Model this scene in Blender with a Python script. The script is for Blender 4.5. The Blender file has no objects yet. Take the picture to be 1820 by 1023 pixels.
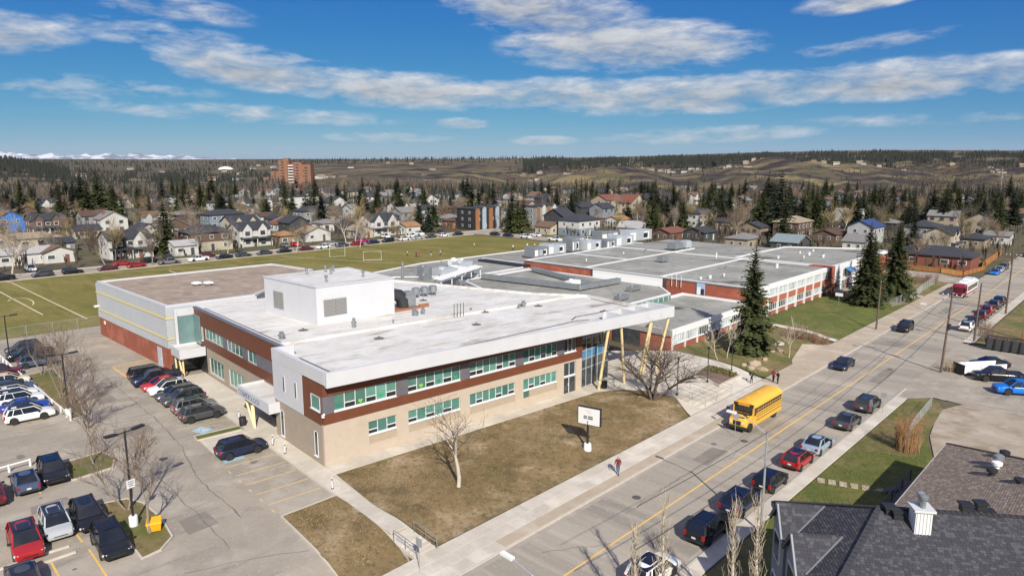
import bpy, bmesh, math, random
from mathutils import Vector, Matrix
R = math.radians
scene = bpy.context.scene
col = scene.collection
# ---------------------------------------------------------------- camera, sky, sun, exposure
CAM_H = 28.0
FPX = 1250.0
PITCH = math.atan((511.5-290.0)/FPX)
cam_d = bpy.data.cameras.new('camera')
cam = bpy.data.objects.new('camera', cam_d); col.objects.link(cam)
cam.location = (0, 0, CAM_H)
cam.rotation_euler = (math.pi/2-PITCH, 0, 0)
cam_d.sensor_width = 36.0
cam_d.lens = FPX/1820.0*36.0
cam_d.clip_start = 0.5
cam_d.clip_end = 150000.0
scene.camera = cam
SUN_EL = R(36.0); SUN_AZ = R(167.0)          # bearing the light comes from (0 = +Y, clockwise)
world = bpy.data.worlds.new('World'); scene.world = world
world.use_nodes = True
SKY_GRADE = ((0.0245, 2.0), (0.331, 1.05), (2.10, 0.38))
world.cycles.sampling_method = 'NONE'
def build_world():
    nt = world.node_tree; N = nt.nodes; L = nt.links
    N.clear()
    out = N.new('ShaderNodeOutputWorld'); bg = N.new('ShaderNodeBackground')
    sky = N.new('ShaderNodeTexSky'); sky.sky_type = 'NISHITA'; sky.sun_disc = False
    sky.sun_elevation = SUN_EL; sky.sun_rotation = SUN_AZ
    sky.altitude = 1100; sky.air_density = 1.0; sky.dust_density = 0.25; sky.ozone_density = 3.0
    sepc = N.new('ShaderNodeSeparateColor'); L.new(sky.outputs[0], sepc.inputs[0])
    comc = N.new('ShaderNodeCombineColor')
    for i, (k, g) in enumerate(SKY_GRADE):                       # a deep polarised blue, one grade for the whole sky
        pw = N.new('ShaderNodeMath'); pw.operation = 'POWER'; L.new(sepc.outputs[i], pw.inputs[0]); pw.inputs[1].default_value = g
        ml = N.new('ShaderNodeMath'); ml.operation = 'MULTIPLY'; L.new(pw.outputs[0], ml.inputs[0]); ml.inputs[1].default_value = k
        L.new(ml.outputs[0], comc.inputs[i])
    hs = comc
    tc = N.new('ShaderNodeTexCoord')
    sep = N.new('ShaderNodeSeparateXYZ'); L.new(tc.outputs['Generated'], sep.inputs[0])
    def math_(op, a, b=None, c=None, clamp=False):
        n = N.new('ShaderNodeMath'); n.operation = op; n.use_clamp = clamp
        for i, v in enumerate((a, b, c)):
            if v is None: continue
            if isinstance(v, (int, float)): n.inputs[i].default_value = v
            else: L.new(v, n.inputs[i])
        return n.outputs[0]
    X, Y, Z = sep.outputs
    az = math_('ARCTAN2', X, Y)                                 # bearing in radians
    hor = math_('SQRT', math_('ADD', math_('MULTIPLY', X, X), math_('MULTIPLY', Y, Y)))
    el = math_('ARCTAN2', Z, hor)
    # cloud deck seen in perspective: coordinates on a high plane, thin layers towards the horizon
    comb = N.new('ShaderNodeCombineXYZ')
    inv = math_('DIVIDE', 1.0, math_('ADD', math_('MAXIMUM', Z, 0.0), 0.10))
    L.new(math_('MULTIPLY', X, inv), comb.inputs[0]); L.new(math_('MULTIPLY', Y, inv), comb.inputs[1])
    comb2 = N.new('ShaderNodeCombineXYZ')                        # bearing / elevation space for the cloud banks
    L.new(math_('MULTIPLY', az, 1.0), comb2.inputs[0]); L.new(math_('MULTIPLY', el, 3.3), comb2.inputs[1])
    def noise(vec, scale, detail, rough, off, dist=0.0):
        mp = N.new('ShaderNodeVectorMath'); mp.operation = 'ADD'; L.new(vec, mp.inputs[0]); mp.inputs[1].default_value = off
        n = N.new('ShaderNodeTexNoise'); n.inputs['Scale'].default_value = scale; n.inputs['Detail'].default_value = detail
        n.inputs['Roughness'].default_value = rough; n.inputs['Distortion'].default_value = dist
        L.new(mp.outputs[0], n.inputs['Vector']); return n.outputs['Fac']
    nA = noise(comb2.outputs[0], 6.5, 8.0, 0.58, (3.1, 1.7, 0.4), 0.4)
    nB = noise(comb2.outputs[0], 24.0, 7.0, 0.62, (0.3, 5.1, 2.2), 0.3)
    nC = noise(comb.outputs[0], 0.55, 6.0, 0.55, (4.3, 2.2, 1.1), 0.2)
    # cloud banks: (bearing deg, elevation deg, half width, half height, tilt, weight)
    banks = [(-36.0, 8.2, 6.5, 1.5, 0.0, 1.0), (-19.5, 6.9, 9.0, 1.8, -0.10, 1.0), (-9.0, 5.6, 12.0, 1.6, -0.05, 0.95), (2.0, 5.4, 11.0, 1.4, 0.02, 0.9),
             (2.0, 11.8, 9.0, 2.6, -0.10, 1.05), (9.0, 8.8, 11.0, 2.3, -0.02, 1.0), (14.0, 5.2, 15.0, 1.7, 0.03, 1.0), (28.0, 5.7, 14.0, 1.6, 0.02, 1.0),
             (-26.0, 11.0, 7.5, 1.2, -0.12, 0.62), (-26.0, 8.8, 7.0, 1.1, -0.06, 0.55), (25.5, 11.2, 5.0, 1.0, 0.1, 0.8), (-20.0, 3.6, 13.0, 0.8, -0.03, 0.62), (-10.0, 2.0, 6.0, 0.5, 0, 0.62),
             (-4.0, 3.1, 2.6, 0.5, 0, 0.8), (2.5, 1.8, 3.0, 0.45, 0, 0.6), (15.0, 2.1, 9.0, 0.8, 0.03, 0.62), (31.0, 3.0, 10.0, 0.6, 0.0, 0.55), (-30.0, 5.0, 9.0, 1.0, 0, 0.5), (26.0, 8.2, 6.0, 0.6, 0.1, 0.45)]
    tot = None; under = None
    for (b, e, w, h, t, k) in banks:
        if k == 0: continue
        da = math_('SUBTRACT', az, R(b)); de = math_('SUBTRACT', math_('SUBTRACT', el, R(e)), math_('MULTIPLY', da, t))
        a = math_('DIVIDE', da, R(w)); c = math_('DIVIDE', de, R(h))
        d2 = math_('ADD', math_('MULTIPLY', a, a), math_('MULTIPLY', c, c))
        m = math_('MULTIPLY', math_('SUBTRACT', 1.0, d2, clamp=True), k)
        tot = m if tot is None else math_('MAXIMUM', tot, m)
        un = math_('MULTIPLY', math_('MULTIPLY', m, math_('MULTIPLY_ADD', c, -0.5, 0.5, clamp=True)), 1.0)
        under = un if under is None else math_('MAXIMUM', under, un)
    # beyond the banks, unseen scattered cloud all round, thickened to whiten the sky fill
    rest = math_('MULTIPLY', math_('SUBTRACT', math_('ABSOLUTE', az), R(42.0)), 4.0, clamp=True)
    hi = math_('MULTIPLY', math_('SUBTRACT', el, R(13.5)), 8.0, clamp=True)
    rest = math_('MAXIMUM', rest, hi)
    scattered = math_('MULTIPLY', rest, math_('MULTIPLY', math_('SUBTRACT', nC, 0.36), 3.6, clamp=True))
    tot = math_('MAXIMUM', tot, scattered)
    dens = math_('ADD', math_('MULTIPLY', tot, 0.95), math_('ADD', math_('MULTIPLY_ADD', nA, 3.0, -1.5), math_('MULTIPLY_ADD', nB, 2.2, -1.1)))
    dens = math_('MULTIPLY', math_('SUBTRACT', dens, -0.02), 0.86, clamp=True)
    dens = math_('MULTIPLY', dens, math_('MULTIPLY', tot, 3.2, clamp=True))
    dens = math_('MULTIPLY', dens, math_('MULTIPLY_ADD', nA, 0.6, 0.55, clamp=True), clamp=True)
    dens = math_('MULTIPLY', dens, math_('MULTIPLY', math_('SUBTRACT', el, R(0.2)), 60.0, clamp=True))
    # sunlit tops, greyer undersides
    shade = math_('MULTIPLY_ADD', under, -0.62, math_('MULTIPLY_ADD', nB, 0.7, 0.74), clamp=False)
    shade = math_('MINIMUM', math_('MAXIMUM', shade, 0.58), 1.2)
    cc = N.new('ShaderNodeVectorMath'); cc.operation = 'SCALE'; cc.inputs[0].default_value = (5.7, 5.85, 6.1); L.new(shade, cc.inputs['Scale'])
    mx = N.new('ShaderNodeMix'); mx.data_type = 'RGBA'
    L.new(dens, mx.inputs['Factor']); L.new(hs.outputs[0], mx.inputs['A']); L.new(cc.outputs[0], mx.inputs['B'])
    L.new(mx.outputs['Result'], bg.inputs['Color'])
    bg.inputs['Strength'].default_value = 0.097
    L.new(bg.outputs[0], out.inputs['Surface'])
build_world()
sun_d = bpy.data.lights.new('sun', 'SUN'); sun_d.energy = 5.0; sun_d.angle = R(0.53); sun_d.color = (1.0, 0.935, 0.83)
sun = bpy.data.objects.new('sun', sun_d); col.objects.link(sun)
_sd = Vector((math.sin(SUN_AZ)*math.cos(SUN_EL), math.cos(SUN_AZ)*math.cos(SUN_EL), math.sin(SUN_EL)))
sun.rotation_euler = _sd.to_track_quat('Z', 'Y').to_euler()
sun.location = (0, 0, 200)
vs = scene.view_settings
vs.view_transform = 'Standard'; vs.look = 'None'; vs.gamma = 1.0; vs.use_curve_mapping = False
vs.exposure = 0.28
scene.cycles.use_denoising = True
scene.cycles.max_bounces = 6; scene.cycles.diffuse_bounces = 3; scene.cycles.glossy_bounces = 3
scene.cycles.transmission_bounces = 4; scene.cycles.transparent_max_bounces = 12
scene.cycles.caustics_reflective = False; scene.cycles.caustics_refractive = False
scene.cycles.use_adaptive_sampling = True
# ---------------------------------------------------------------- surveying: photograph pixel -> place on the ground
_c, _s = math.cos(PITCH), math.sin(PITCH)
def ray(x, y):
    a = (x-910.0)/FPX; b = -(y-511.5)/FPX
    return (a, _c+b*_s, -_s+b*_c)
def P(x, y, z=0.0):
    r = ray(x, y); t = (z-CAM_H)/r[2]
    return Vector((r[0]*t, r[1]*t, z))
RB = R(43.17); RS = Vector((math.sin(RB), math.cos(RB))); RN = Vector((-math.cos(RB), math.sin(RB)))
def ST(p): return (p[0]*RS.x+p[1]*RS.y, p[0]*RN.x+p[1]*RN.y)
def W(s, t, z=None):
    x = s*RS.x+t*RN.x; y = s*RS.y+t*RN.y
    return Vector((x, y, zg(x, y) if z is None else z))
SITE = 0.6
def zg(x, y):
    s, t = ST((x, y))
    k = min(1.0, max(0.0, (t-36.9)/5.0)); k = k*k*(3-2*k)
    return SITE*k
def G(px, py, dz=0.0):
    z = 0.0
    for i in range(6):
        p = P(px, py, z); z = zg(p.x, p.y)
    p.z = z+dz
    return p
BB = R(48.48); BS = Vector((math.sin(BB), math.cos(BB))); BN = Vector((-math.cos(BB), math.sin(BB)))
_b0 = P(578.8, 831.2, SITE)
def B(u, v, z=SITE):
    return Vector((_b0.x+u*BS.x+v*BN.x, _b0.y+u*BS.y+v*BN.y, z))
def bearing_rot(b):
    "z rotation that turns local +X onto compass bearing b (degrees)"
    return math.pi/2-R(b)
# ---------------------------------------------------------------- materials
MATS = {}
def mat(name, c, rough=0.8, c2=None, scale=4.0, amt=0.5, bump=0.0, bscale=None, metal=0.0, spec=0.5, rnd=0.0, detail=4.0, emit=None, c3=None, scale3=0.4, coat=0.0, stretch=None, alpha=None):
    if name in MATS: return MATS[name]
    m = bpy.data.materials.new(name); m.use_nodes = True
    nt = m.node_tree; N = nt.nodes; L = nt.links
    bs = N['Principled BSDF']
    bs.inputs['Roughness'].default_value = rough; bs.inputs['Metallic'].default_value = metal
    bs.inputs['Specular IOR Level'].default_value = spec
    if coat: bs.inputs['Coat Weight'].default_value = coat; bs.inputs['Coat Roughness'].default_value = 0.05
    rgba = lambda q: (q[0], q[1], q[2], 1.0)
    bs.inputs['Base Color'].default_value = rgba(c)
    m.diffuse_color = rgba(c)
    src = None
    if c2 is not None or bump or c3 is not None:
        tc = N.new('ShaderNodeTexCoord'); geo = N.new('ShaderNodeNewGeometry')
        vec = geo.outputs['Position']
        if stretch is not None:
            mp = N.new('ShaderNodeMapping'); mp.inputs['Scale'].default_value = stretch[:3]
            if len(stretch) > 3: mp.inputs['Rotation'].default_value = (0, 0, stretch[3])
            L.new(vec, mp.inputs['Vector']); vec = mp.outputs[0]
    if c2 is not None:
        n = N.new('ShaderNodeTexNoise'); n.inputs['Scale'].default_value = scale; n.inputs['Detail'].default_value = detail; n.inputs['Roughness'].default_value = 0.62
        L.new(vec, n.inputs['Vector'])
        rp = N.new('ShaderNodeMapRange'); rp.inputs[1].default_value = 0.5-0.5*amt*0.6; rp.inputs[2].default_value = 0.5+0.5*amt*0.6
        L.new(n.outputs['Fac'], rp.inputs[0])
        mx = N.new('ShaderNodeMix'); mx.data_type = 'RGBA'; mx.inputs['A'].default_value = rgba(c); mx.inputs['B'].default_value = rgba(c2)
        L.new(rp.outputs[0], mx.inputs['Factor']); src = mx.outputs['Result']
    if c3 is not None:
        n3 = N.new('ShaderNodeTexNoise'); n3.inputs['Scale'].default_value = scale3; n3.inputs['Detail'].default_value = 5.0; n3.inputs['Roughness'].default_value = 0.6
        L.new(vec, n3.inputs['Vector'])
        r3 = N.new('ShaderNodeMapRange'); r3.inputs[1].default_value = 0.47; r3.inputs[2].default_value = 0.64; L.new(n3.outputs['Fac'], r3.inputs[0])
        m3 = N.new('ShaderNodeMix'); m3.data_type = 'RGBA'; m3.inputs['B'].default_value = rgba(c3)
        if src is None: m3.inputs['A'].default_value = rgba(c)
        else: L.new(src, m3.inputs['A'])
        L.new(r3.outputs[0], m3.inputs['Factor']); src = m3.outputs['Result']
    if rnd:
        oi = N.new('ShaderNodeObjectInfo'); r = N.new('ShaderNodeMapRange'); r.inputs[3].default_value = 1-rnd; r.inputs[4].default_value = 1+rnd
        L.new(oi.outputs['Random'], r.inputs[0])
        v = N.new('ShaderNodeVectorMath'); v.operation = 'SCALE'; L.new(r.outputs[0], v.inputs['Scale'])
        if src is None: v.inputs[0].default_value = c[:3]
        else: L.new(src, v.inputs[0])
        src = v.outputs[0]
    if src is not None: L.new(src, bs.inputs['Base Color'])
    if bump:
        nb = N.new('ShaderNodeTexNoise'); nb.inputs['Scale'].default_value = bscale or scale*3; nb.inputs['Detail'].default_value = 5.0
        L.new(vec, nb.inputs['Vector'])
        b = N.new('ShaderNodeBump'); b.inputs['Strength'].default_value = min(1.0, bump); b.inputs['Distance'].default_value = 0.05
        L.new(nb.outputs['Fac'], b.inputs['Height']); L.new(b.outputs[0], bs.inputs['Normal'])
    if emit: bs.inputs['Emission Color'].default_value = rgba(emit); bs.inputs['Emission Strength'].default_value = 1.0
    MATS[name] = m
    return m
# ---------------------------------------------------------------- mesh collecting
class MB:
    def __init__(s): s.v = []; s.f = []; s.mi = []; s.m = 0
    def add(s, vs, fs, mi=None):
        o = len(s.v); s.v.extend([tuple(q) for q in vs]); k = s.m if mi is None else mi
        for f in fs: s.f.append([i+o for i in f]); s.mi.append(k)
    def quad(s, a, b, c, d): s.add((a, b, c, d), ((0, 1, 2, 3),))
    def tri(s, a, b, c): s.add((a, b, c), ((0, 1, 2),))
    def box(s, x0, x1, y0, y1, z0, z1):
        s.add([(x0,y0,z0),(x1,y0,z0),(x1,y1,z0),(x0,y1,z0),(x0,y0,z1),(x1,y0,z1),(x1,y1,z1),(x0,y1,z1)],
              [(3,2,1,0),(4,5,6,7),(0,1,5,4),(1,2,6,5),(2,3,7,6),(3,0,4,7)])
    def obox(s, c, ax, ay, az):
        "box from centre and three half-axis vectors"
        c, ax, ay, az = Vector(c), Vector(ax), Vector(ay), Vector(az)
        p = [c-ax-ay-az, c+ax-ay-az, c+ax+ay-az, c-ax+ay-az, c-ax-ay+az, c+ax-ay+az, c+ax+ay+az, c-ax+ay+az]
        s.add(p, [(3,2,1,0),(4,5,6,7),(0,1,5,4),(1,2,6,5),(2,3,7,6),(3,0,4,7)])
    def bar(s, a, b, w, h=None, up=(0,0,1)):
        a, b = Vector(a), Vector(b); d = (b-a); L = d.length
        if L < 1e-6: return
        d.normalize(); u = Vector(up); sd = d.cross(u)
        if sd.length < 1e-4: sd = d.cross(Vector((1, 0, 0)))
        sd.normalize(); u = sd.cross(d); h = w if h is None else h
        s.obox((a+b)/2, d*(L/2), sd*(w/2), u*(h/2))
    def prism(s, poly, z0, z1, cap=True):
        n = len(poly); o = [(p[0], p[1], z0) for p in poly]+[(p[0], p[1], z1) for p in poly]
        fs = [(i, (i+1) % n, n+(i+1) % n, n+i) for i in range(n)]
        if cap: fs += [tuple(range(n-1, -1, -1)), tuple(range(n, 2*n))]
        s.add(o, fs)
    def tube(s, pts, rad, n=6, cap=True):
        pts = [Vector(p) for p in pts]; k = len(pts)
        if not hasattr(rad, '__len__'): rad = [rad]*k
        vs = []; ref = None
        for i, p in enumerate(pts):
            d = (pts[min(i+1, k-1)]-pts[max(i-1, 0)])
            if d.length < 1e-9: d = Vector((0, 0, 1))
            d.normalize()
            if ref is None or abs(ref.dot(d)) > 0.95: ref = Vector((1, 0, 0)) if abs(d.x) < 0.8 else Vector((0, 1, 0))
            a = d.cross(ref).normalized(); b = d.cross(a)
            for j in range(n):
                t = 2*math.pi*j/n
                vs.append(p+(a*math.cos(t)+b*math.sin(t))*rad[i])
        fs = [(i*n+j, i*n+(j+1) % n, (i+1)*n+(j+1) % n, (i+1)*n+j) for i in range(k-1) for j in range(n)]
        if cap and n > 2: fs += [tuple(range(n-1, -1, -1)), tuple(range((k-1)*n, k*n))]
        s.add(vs, fs)
    def lathe(s, prof, n=12, c=(0, 0, 0), axis='z'):
        vs = []
        for (r, z) in prof:
            for j in range(n):
                t = 2*math.pi*j/n
                if axis == 'z': vs.append((c[0]+r*math.cos(t), c[1]+r*math.sin(t), c[2]+z))
                else: vs.append((c[0]+r*math.cos(t), c[1]+z, c[2]+r*math.sin(t)))
        k = len(prof)
        fs = [(i*n+j, i*n+(j+1) % n, (i+1)*n+(j+1) % n, (i+1)*n+j) for i in range(k-1) for j in range(n)]
        fs += [tuple(range(n-1, -1, -1)), tuple(range((k-1)*n, k*n))]
        s.add(vs, fs)
    def mesh(s, name, mats=(), smooth=None):
        me = bpy.data.meshes.new(name); me.from_pydata(s.v, [], s.f)
        for m in (mats if isinstance(mats, (list, tuple)) else [mats]): me.materials.append(m)
        if any(s.mi): me.polygons.foreach_set('material_index', s.mi)
        if smooth is not None:
            me.polygons.foreach_set('use_smooth', [True]*len(me.polygons))
            if smooth < 179: me.set_sharp_from_angle(angle=R(smooth))
        me.update()
        return me
    def build(s, name, mats, parent=None, smooth=None, fix=False, **kw):
        me = s.mesh(name, mats, smooth)
        if fix:
            bm = bmesh.new(); bm.from_mesh(me); bmesh.ops.recalc_face_normals(bm, faces=bm.faces); bm.to_mesh(me); bm.free()
        return link(name, me, parent, **kw)
def link(name, data, parent=None, loc=None, rz=None, label=None, cat=None, group=None, kind=None, scale=None):
    o = bpy.data.objects.new(name, data); col.objects.link(o)
    if parent is not None: o.parent = parent
    if loc is not None: o.location = loc
    if rz is not None: o.rotation_euler = (0, 0, rz)
    if scale is not None: o.scale = scale if hasattr(scale, '__len__') else (scale,)*3
    return tag(o, label, cat, group, kind)
def tag(o, label=None, cat=None, group=None, kind=None):
    if label: o['label'] = label
    if cat: o['category'] = cat
    if group: o['group'] = group
    if kind: o['kind'] = kind
    return o
def thing(name, label, cat, loc=(0, 0, 0), rz=0.0, group=None):
    return link(name, None, None, loc, rz, label, cat, group)
KIDS = {}
def copy_tree(o, loc, rz, label, group=None, scale=None):
    kids = KIDS.get(o.name)
    if kids is None:
        kids = []
        for c in o.children: kids.append((c, list(c.children)))
        KIDS[o.name] = kids
    n = o.copy(); col.objects.link(n); n.location = loc; n.rotation_euler = (0, 0, rz)
    if scale is not None: n.scale = scale if hasattr(scale, '__len__') else (scale,)*3
    n['label'] = label
    if group: n['group'] = group
    for c, gs in kids:
        k = c.copy(); col.objects.link(k); k.parent = n
        for g in gs:
            h = g.copy(); col.objects.link(h); h.parent = k
    return n
def text_mesh(txt, size, depth, m, align='CENTER'):
    cu = bpy.data.curves.new('lettering', 'FONT'); cu.body = txt; cu.size = size; cu.extrude = depth; cu.align_x = align; cu.align_y = 'CENTER'
    cu.resolution_u = 2
    o = bpy.data.objects.new('lettering', cu); col.objects.link(o)
    dg = bpy.context.evaluated_depsgraph_get(); dg.update()
    me = bpy.data.meshes.new_from_object(o.evaluated_get(dg)); me.materials.clear(); me.materials.append(m)
    bpy.data.objects.remove(o); return me
ORD = ['first', 'second', 'third', 'fourth', 'fifth', 'sixth', 'seventh', 'eighth', 'ninth', 'tenth', 'eleventh', 'twelfth', 'thirteenth', 'fourteenth', 'fifteenth', 'sixteenth', 'seventeenth', 'eighteenth', 'nineteenth', 'twentieth']
def ordinal(i):
    n = i+1
    if n <= 20: return ORD[i]
    tens = ['', '', 'twent', 'thirt', 'fort', 'fift', 'sixt', 'sevent', 'eight', 'ninet']
    if n > 99: return 'last'
    return tens[n//10]+('ieth' if n % 10 == 0 else 'y-'+ORD[n % 10-1])
def patch(name, pts, dz, m, kind='structure', parent=None, cut=True, **kw):
    "a sheet laid over the ground: polygon in world xy, following the slope up to the school"
    bm = bmesh.new()
    vs = [bm.verts.new((p[0], p[1], 0)) for p in pts]
    f = bm.faces.new(vs)
    ts = [ST(p)[1] for p in pts]
    if cut and min(ts) < 41.9 and max(ts) > 36.9:
        for t in (36.9, 37.6, 38.3, 39.0, 39.7, 40.4, 41.1, 41.9):
            bmesh.ops.bisect_plane(bm, geom=bm.verts[:]+bm.edges[:]+bm.faces[:], plane_co=(RN.x*t, RN.y*t, 0), plane_no=(RN.x, RN.y, 0))
    for v in bm.verts: v.co.z = zg(v.co.x, v.co.y)+dz
    bmesh.ops.triangulate(bm, faces=bm.faces[:])
    for f in bm.faces:
        f.normal_update()
        if f.normal.z < 0: f.normal_flip()
    me = bpy.data.meshes.new(name); bm.to_mesh(me); bm.free(); me.materials.append(m)
    return link(name, me, parent, kind=kind, **kw)
def dense(pts, step=1.0):
    out = []
    for a, b in zip(pts[:-1], pts[1:]):
        a, b = Vector(a[:2]), Vector(b[:2]); n = max(1, int((b-a).length/step))
        for i in range(n): out.append(a.lerp(b, i/n))
    out.append(Vector(pts[-1][:2])); return out
def kerb(name, pts, m, w=0.16, h=0.12, base=-0.08, parent=None, closed=False, kind='structure', step=2.0, **kw):
    if closed: pts = list(pts)+[pts[0]]
    q = dense(pts, step); mb = MB(); n = len(q); vs = []
    for i, p in enumerate(q):
        d = q[min(i+1, n-1)]-q[max(i-1, 0)]
        if closed and i in (0, n-1): d = q[1]-q[n-2]
        d.normalize(); sd = Vector((-d.y, d.x))*(w/2); z = zg(p.x, p.y)
        vs += [(p.x-sd.x, p.y-sd.y, z+base), (p.x-sd.x, p.y-sd.y, z+h), (p.x+sd.x, p.y+sd.y, z+h), (p.x+sd.x, p.y+sd.y, z+base)]
    fs = []
    for i in range(n-1):
        a = i*4; b = a+4
        fs += [(a, b, b+1, a+1), (a+1, b+1, b+2, a+2), (a+2, b+2, b+3, a+3)]
    fs += [(0, 1, 2, 3), (4*n-1, 4*n-2, 4*n-3, 4*n-4)]
    mb.add(vs, fs)
    return mb.build(name, m, parent, kind=kind if parent is None else None, fix=True, **kw)
def stripe(name, a, b, w, m, dz, parent=None, kind='structure'):
    a, b = Vector(a[:2]), Vector(b[:2]); d = (b-a).normalized(); s = Vector((-d.y, d.x))*(w/2)
    return patch(name, [a-s, b-s, b+s, a+s], dz, m, kind=kind if parent is None else None, parent=parent)
# ---------------------------------------------------------------- ground, roads, lawns
def ground_mat(name, cols, scales, rough=0.95, bump=0.3, bscale=6.0):
    "layered noise colours: cols[0] base, then (colour, scale, lo, hi, detail, stretch or None)"
    m = bpy.data.materials.new(name); m.use_nodes = True; nt = m.node_tree; N = nt.nodes; L = nt.links
    bs = N['Principled BSDF']; bs.inputs['Roughness'].default_value = rough; bs.inputs['Specular IOR Level'].default_value = 0.25
    geo = N.new('ShaderNodeNewGeometry'); cur = None
    for i, (c, sc, lo, hi, de, st) in enumerate(scales):
        vec = geo.outputs['Position']
        mp = N.new('ShaderNodeMapping'); L.new(vec, mp.inputs['Vector'])
        mp.inputs['Location'].default_value = (i*13.7, i*7.1, i*3.3)
        if st is not None: mp.inputs['Rotation'].default_value = (0, 0, st[1]); 
        mp2 = mp
        if st is not None:
            mp2 = N.new('ShaderNodeMapping'); L.new(mp.outputs[0], mp2.inputs['Vector']); mp2.inputs['Scale'].default_value = (1.0, st[0], 1.0)
        n = N.new('ShaderNodeTexNoise'); n.inputs['Scale'].default_value = sc; n.inputs['Detail'].default_value = de; n.inputs['Roughness'].default_value = 0.65
        L.new(mp2.outputs[0], n.inputs['Vector'])
        r = N.new('ShaderNodeMapRange'); r.inputs[1].default_value = lo; r.inputs[2].default_value = hi; L.new(n.outputs['Fac'], r.inputs[0])
        mx = N.new('ShaderNodeMix'); mx.data_type = 'RGBA'; mx.inputs['B'].default_value = (*c, 1)
        if cur is None: mx.inputs['A'].default_value = (*cols, 1)
        else: L.new(cur, mx.inputs['A'])
        L.new(r.outputs[0], mx.inputs['Factor']); cur = mx.outputs['Result']
    L.new(cur, bs.inputs['Base Color'])
    nb = N.new('ShaderNodeTexNoise'); nb.inputs['Scale'].default_value = bscale; nb.inputs['Detail'].default_value = 6; L.new(geo.outputs['Position'], nb.inputs['Vector'])
    b = N.new('ShaderNodeBump'); b.inputs['Strength'].default_value = bump; b.inputs['Distance'].default_value = 0.06
    L.new(nb.outputs['Fac'], b.inputs['Height']); L.new(b.outputs[0], bs.inputs['Normal'])
    MATS[name] = m; return m
RROT = -(math.pi/2-RB)
M_ground = ground_mat('residential_ground', (0.088, 0.072, 0.046), [((0.085, 0.10, 0.035), 0.03, 0.42, 0.6, 5, None), ((0.16, 0.13, 0.085), 0.06, 0.5, 0.66, 6, None), ((0.10, 0.085, 0.05), 0.7, 0.42, 0.62, 6, None)])
M_drylawn = ground_mat('dry_lawn', (0.205, 0.145, 0.070), [((0.275, 0.200, 0.110), 0.14, 0.46, 0.60, 5, None), ((0.120, 0.090, 0.042), 0.42, 0.47, 0.66, 6, None), ((0.36, 0.275, 0.18), 0.23, 0.53, 0.66, 6, None), ((0.115, 0.108, 0.040), 0.31, 0.57, 0.72, 5, None), ((0.10, 0.072, 0.035), 2.3, 0.50, 0.70, 6, None)], bump=0.6, bscale=9)
M_field = ground_mat('sports_turf', (0.192, 0.158, 0.040), [((0.245, 0.195, 0.066), 0.035, 0.42, 0.62, 5, (3.5, R(35))), ((0.140, 0.128, 0.028), 0.05, 0.48, 0.62, 5, (4.0, R(38))), ((0.225, 0.165, 0.075), 0.045, 0.57, 0.70, 6, (3.0, R(33))), ((0.12, 0.13, 0.03), 1.2, 0.45, 0.7, 6, None)])
M_green = ground_mat('green_lawn', (0.100, 0.118, 0.028), [((0.150, 0.145, 0.042), 0.22, 0.45, 0.62, 6, None), ((0.19, 0.155, 0.066), 0.11, 0.54, 0.68, 5, None), ((0.06, 0.09, 0.02), 1.6, 0.48, 0.7, 5, None)], bump=0.5)
M_mixlawn = ground_mat('patchy_lawn', (0.190, 0.150, 0.064), [((0.105, 0.125, 0.032), 0.16, 0.47, 0.60, 6, None), ((0.235, 0.175, 0.095), 0.21, 0.52, 0.66, 5, None), ((0.105, 0.085, 0.04), 1.4, 0.48, 0.7, 5, None)], bump=0.5)
M_asphalt = ground_mat('weathered_asphalt', (0.340, 0.298, 0.240), [((0.270, 0.238, 0.192), 0.10, 0.42, 0.62, 6, None), ((0.395, 0.350, 0.290), 0.35, 0.48, 0.66, 5, None), ((0.225, 0.205, 0.185), 0.12, 0.56, 0.70, 7, (5.0, RROT)), ((0.42, 0.385, 0.34), 5.0, 0.55, 0.75, 5, None)], bump=0.15, bscale=14)
M_road = ground_mat('worn_road_asphalt', (0.350, 0.312, 0.252), [((0.290, 0.260, 0.212), 0.26, 0.42, 0.60, 5, (0.02, RROT)), ((0.41, 0.366, 0.30), 0.45, 0.50, 0.66, 6, (0.03, RROT)), ((0.190, 0.175, 0.158), 0.16, 0.52, 0.68, 6, (0.12, RROT)), ((0.41, 0.375, 0.33), 4.0, 0.55, 0.75, 5, None)], bump=0.15, bscale=14)
M_walk = mat('pale_concrete', (0.54, 0.49, 0.41), 0.9, (0.46, 0.415, 0.345), 1.3, 0.9, 0.1, 18, rnd=0.07, c3=(0.60, 0.55, 0.47), scale3=0.35)
M_tan = mat('tan_concrete', (0.43, 0.355, 0.265), 0.9, (0.37, 0.305, 0.225), 1.1, 0.9, 0.1, 18, rnd=0.05, c3=(0.47, 0.40, 0.31), scale3=0.4)
M_kerb = mat('kerb_concrete', (0.54, 0.495, 0.42), 0.9, (0.44, 0.40, 0.335), 1.6, 0.9)
M_gutter = mat('dusty_gutter', (0.40, 0.36, 0.31), 0.9, (0.29, 0.255, 0.215), 0.8, 0.9)
M_yellow = mat('faded_yellow_paint', (0.80, 0.48, 0.10), 0.8, (0.60, 0.40, 0.16), 3.0, 0.8)
M_paleyellow = mat('worn_yellow_paint', (0.68, 0.47, 0.17), 0.8, (0.40, 0.33, 0.24), 2.2, 0.9)
M_white = mat('white_paint', (0.72, 0.71, 0.67), 0.8, (0.5, 0.47, 0.42), 2.0, 0.8)
M_bluepaint = mat('blue_marking_paint', (0.26, 0.46, 0.62), 0.8, (0.38, 0.45, 0.48), 3.0, 0.8)
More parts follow.
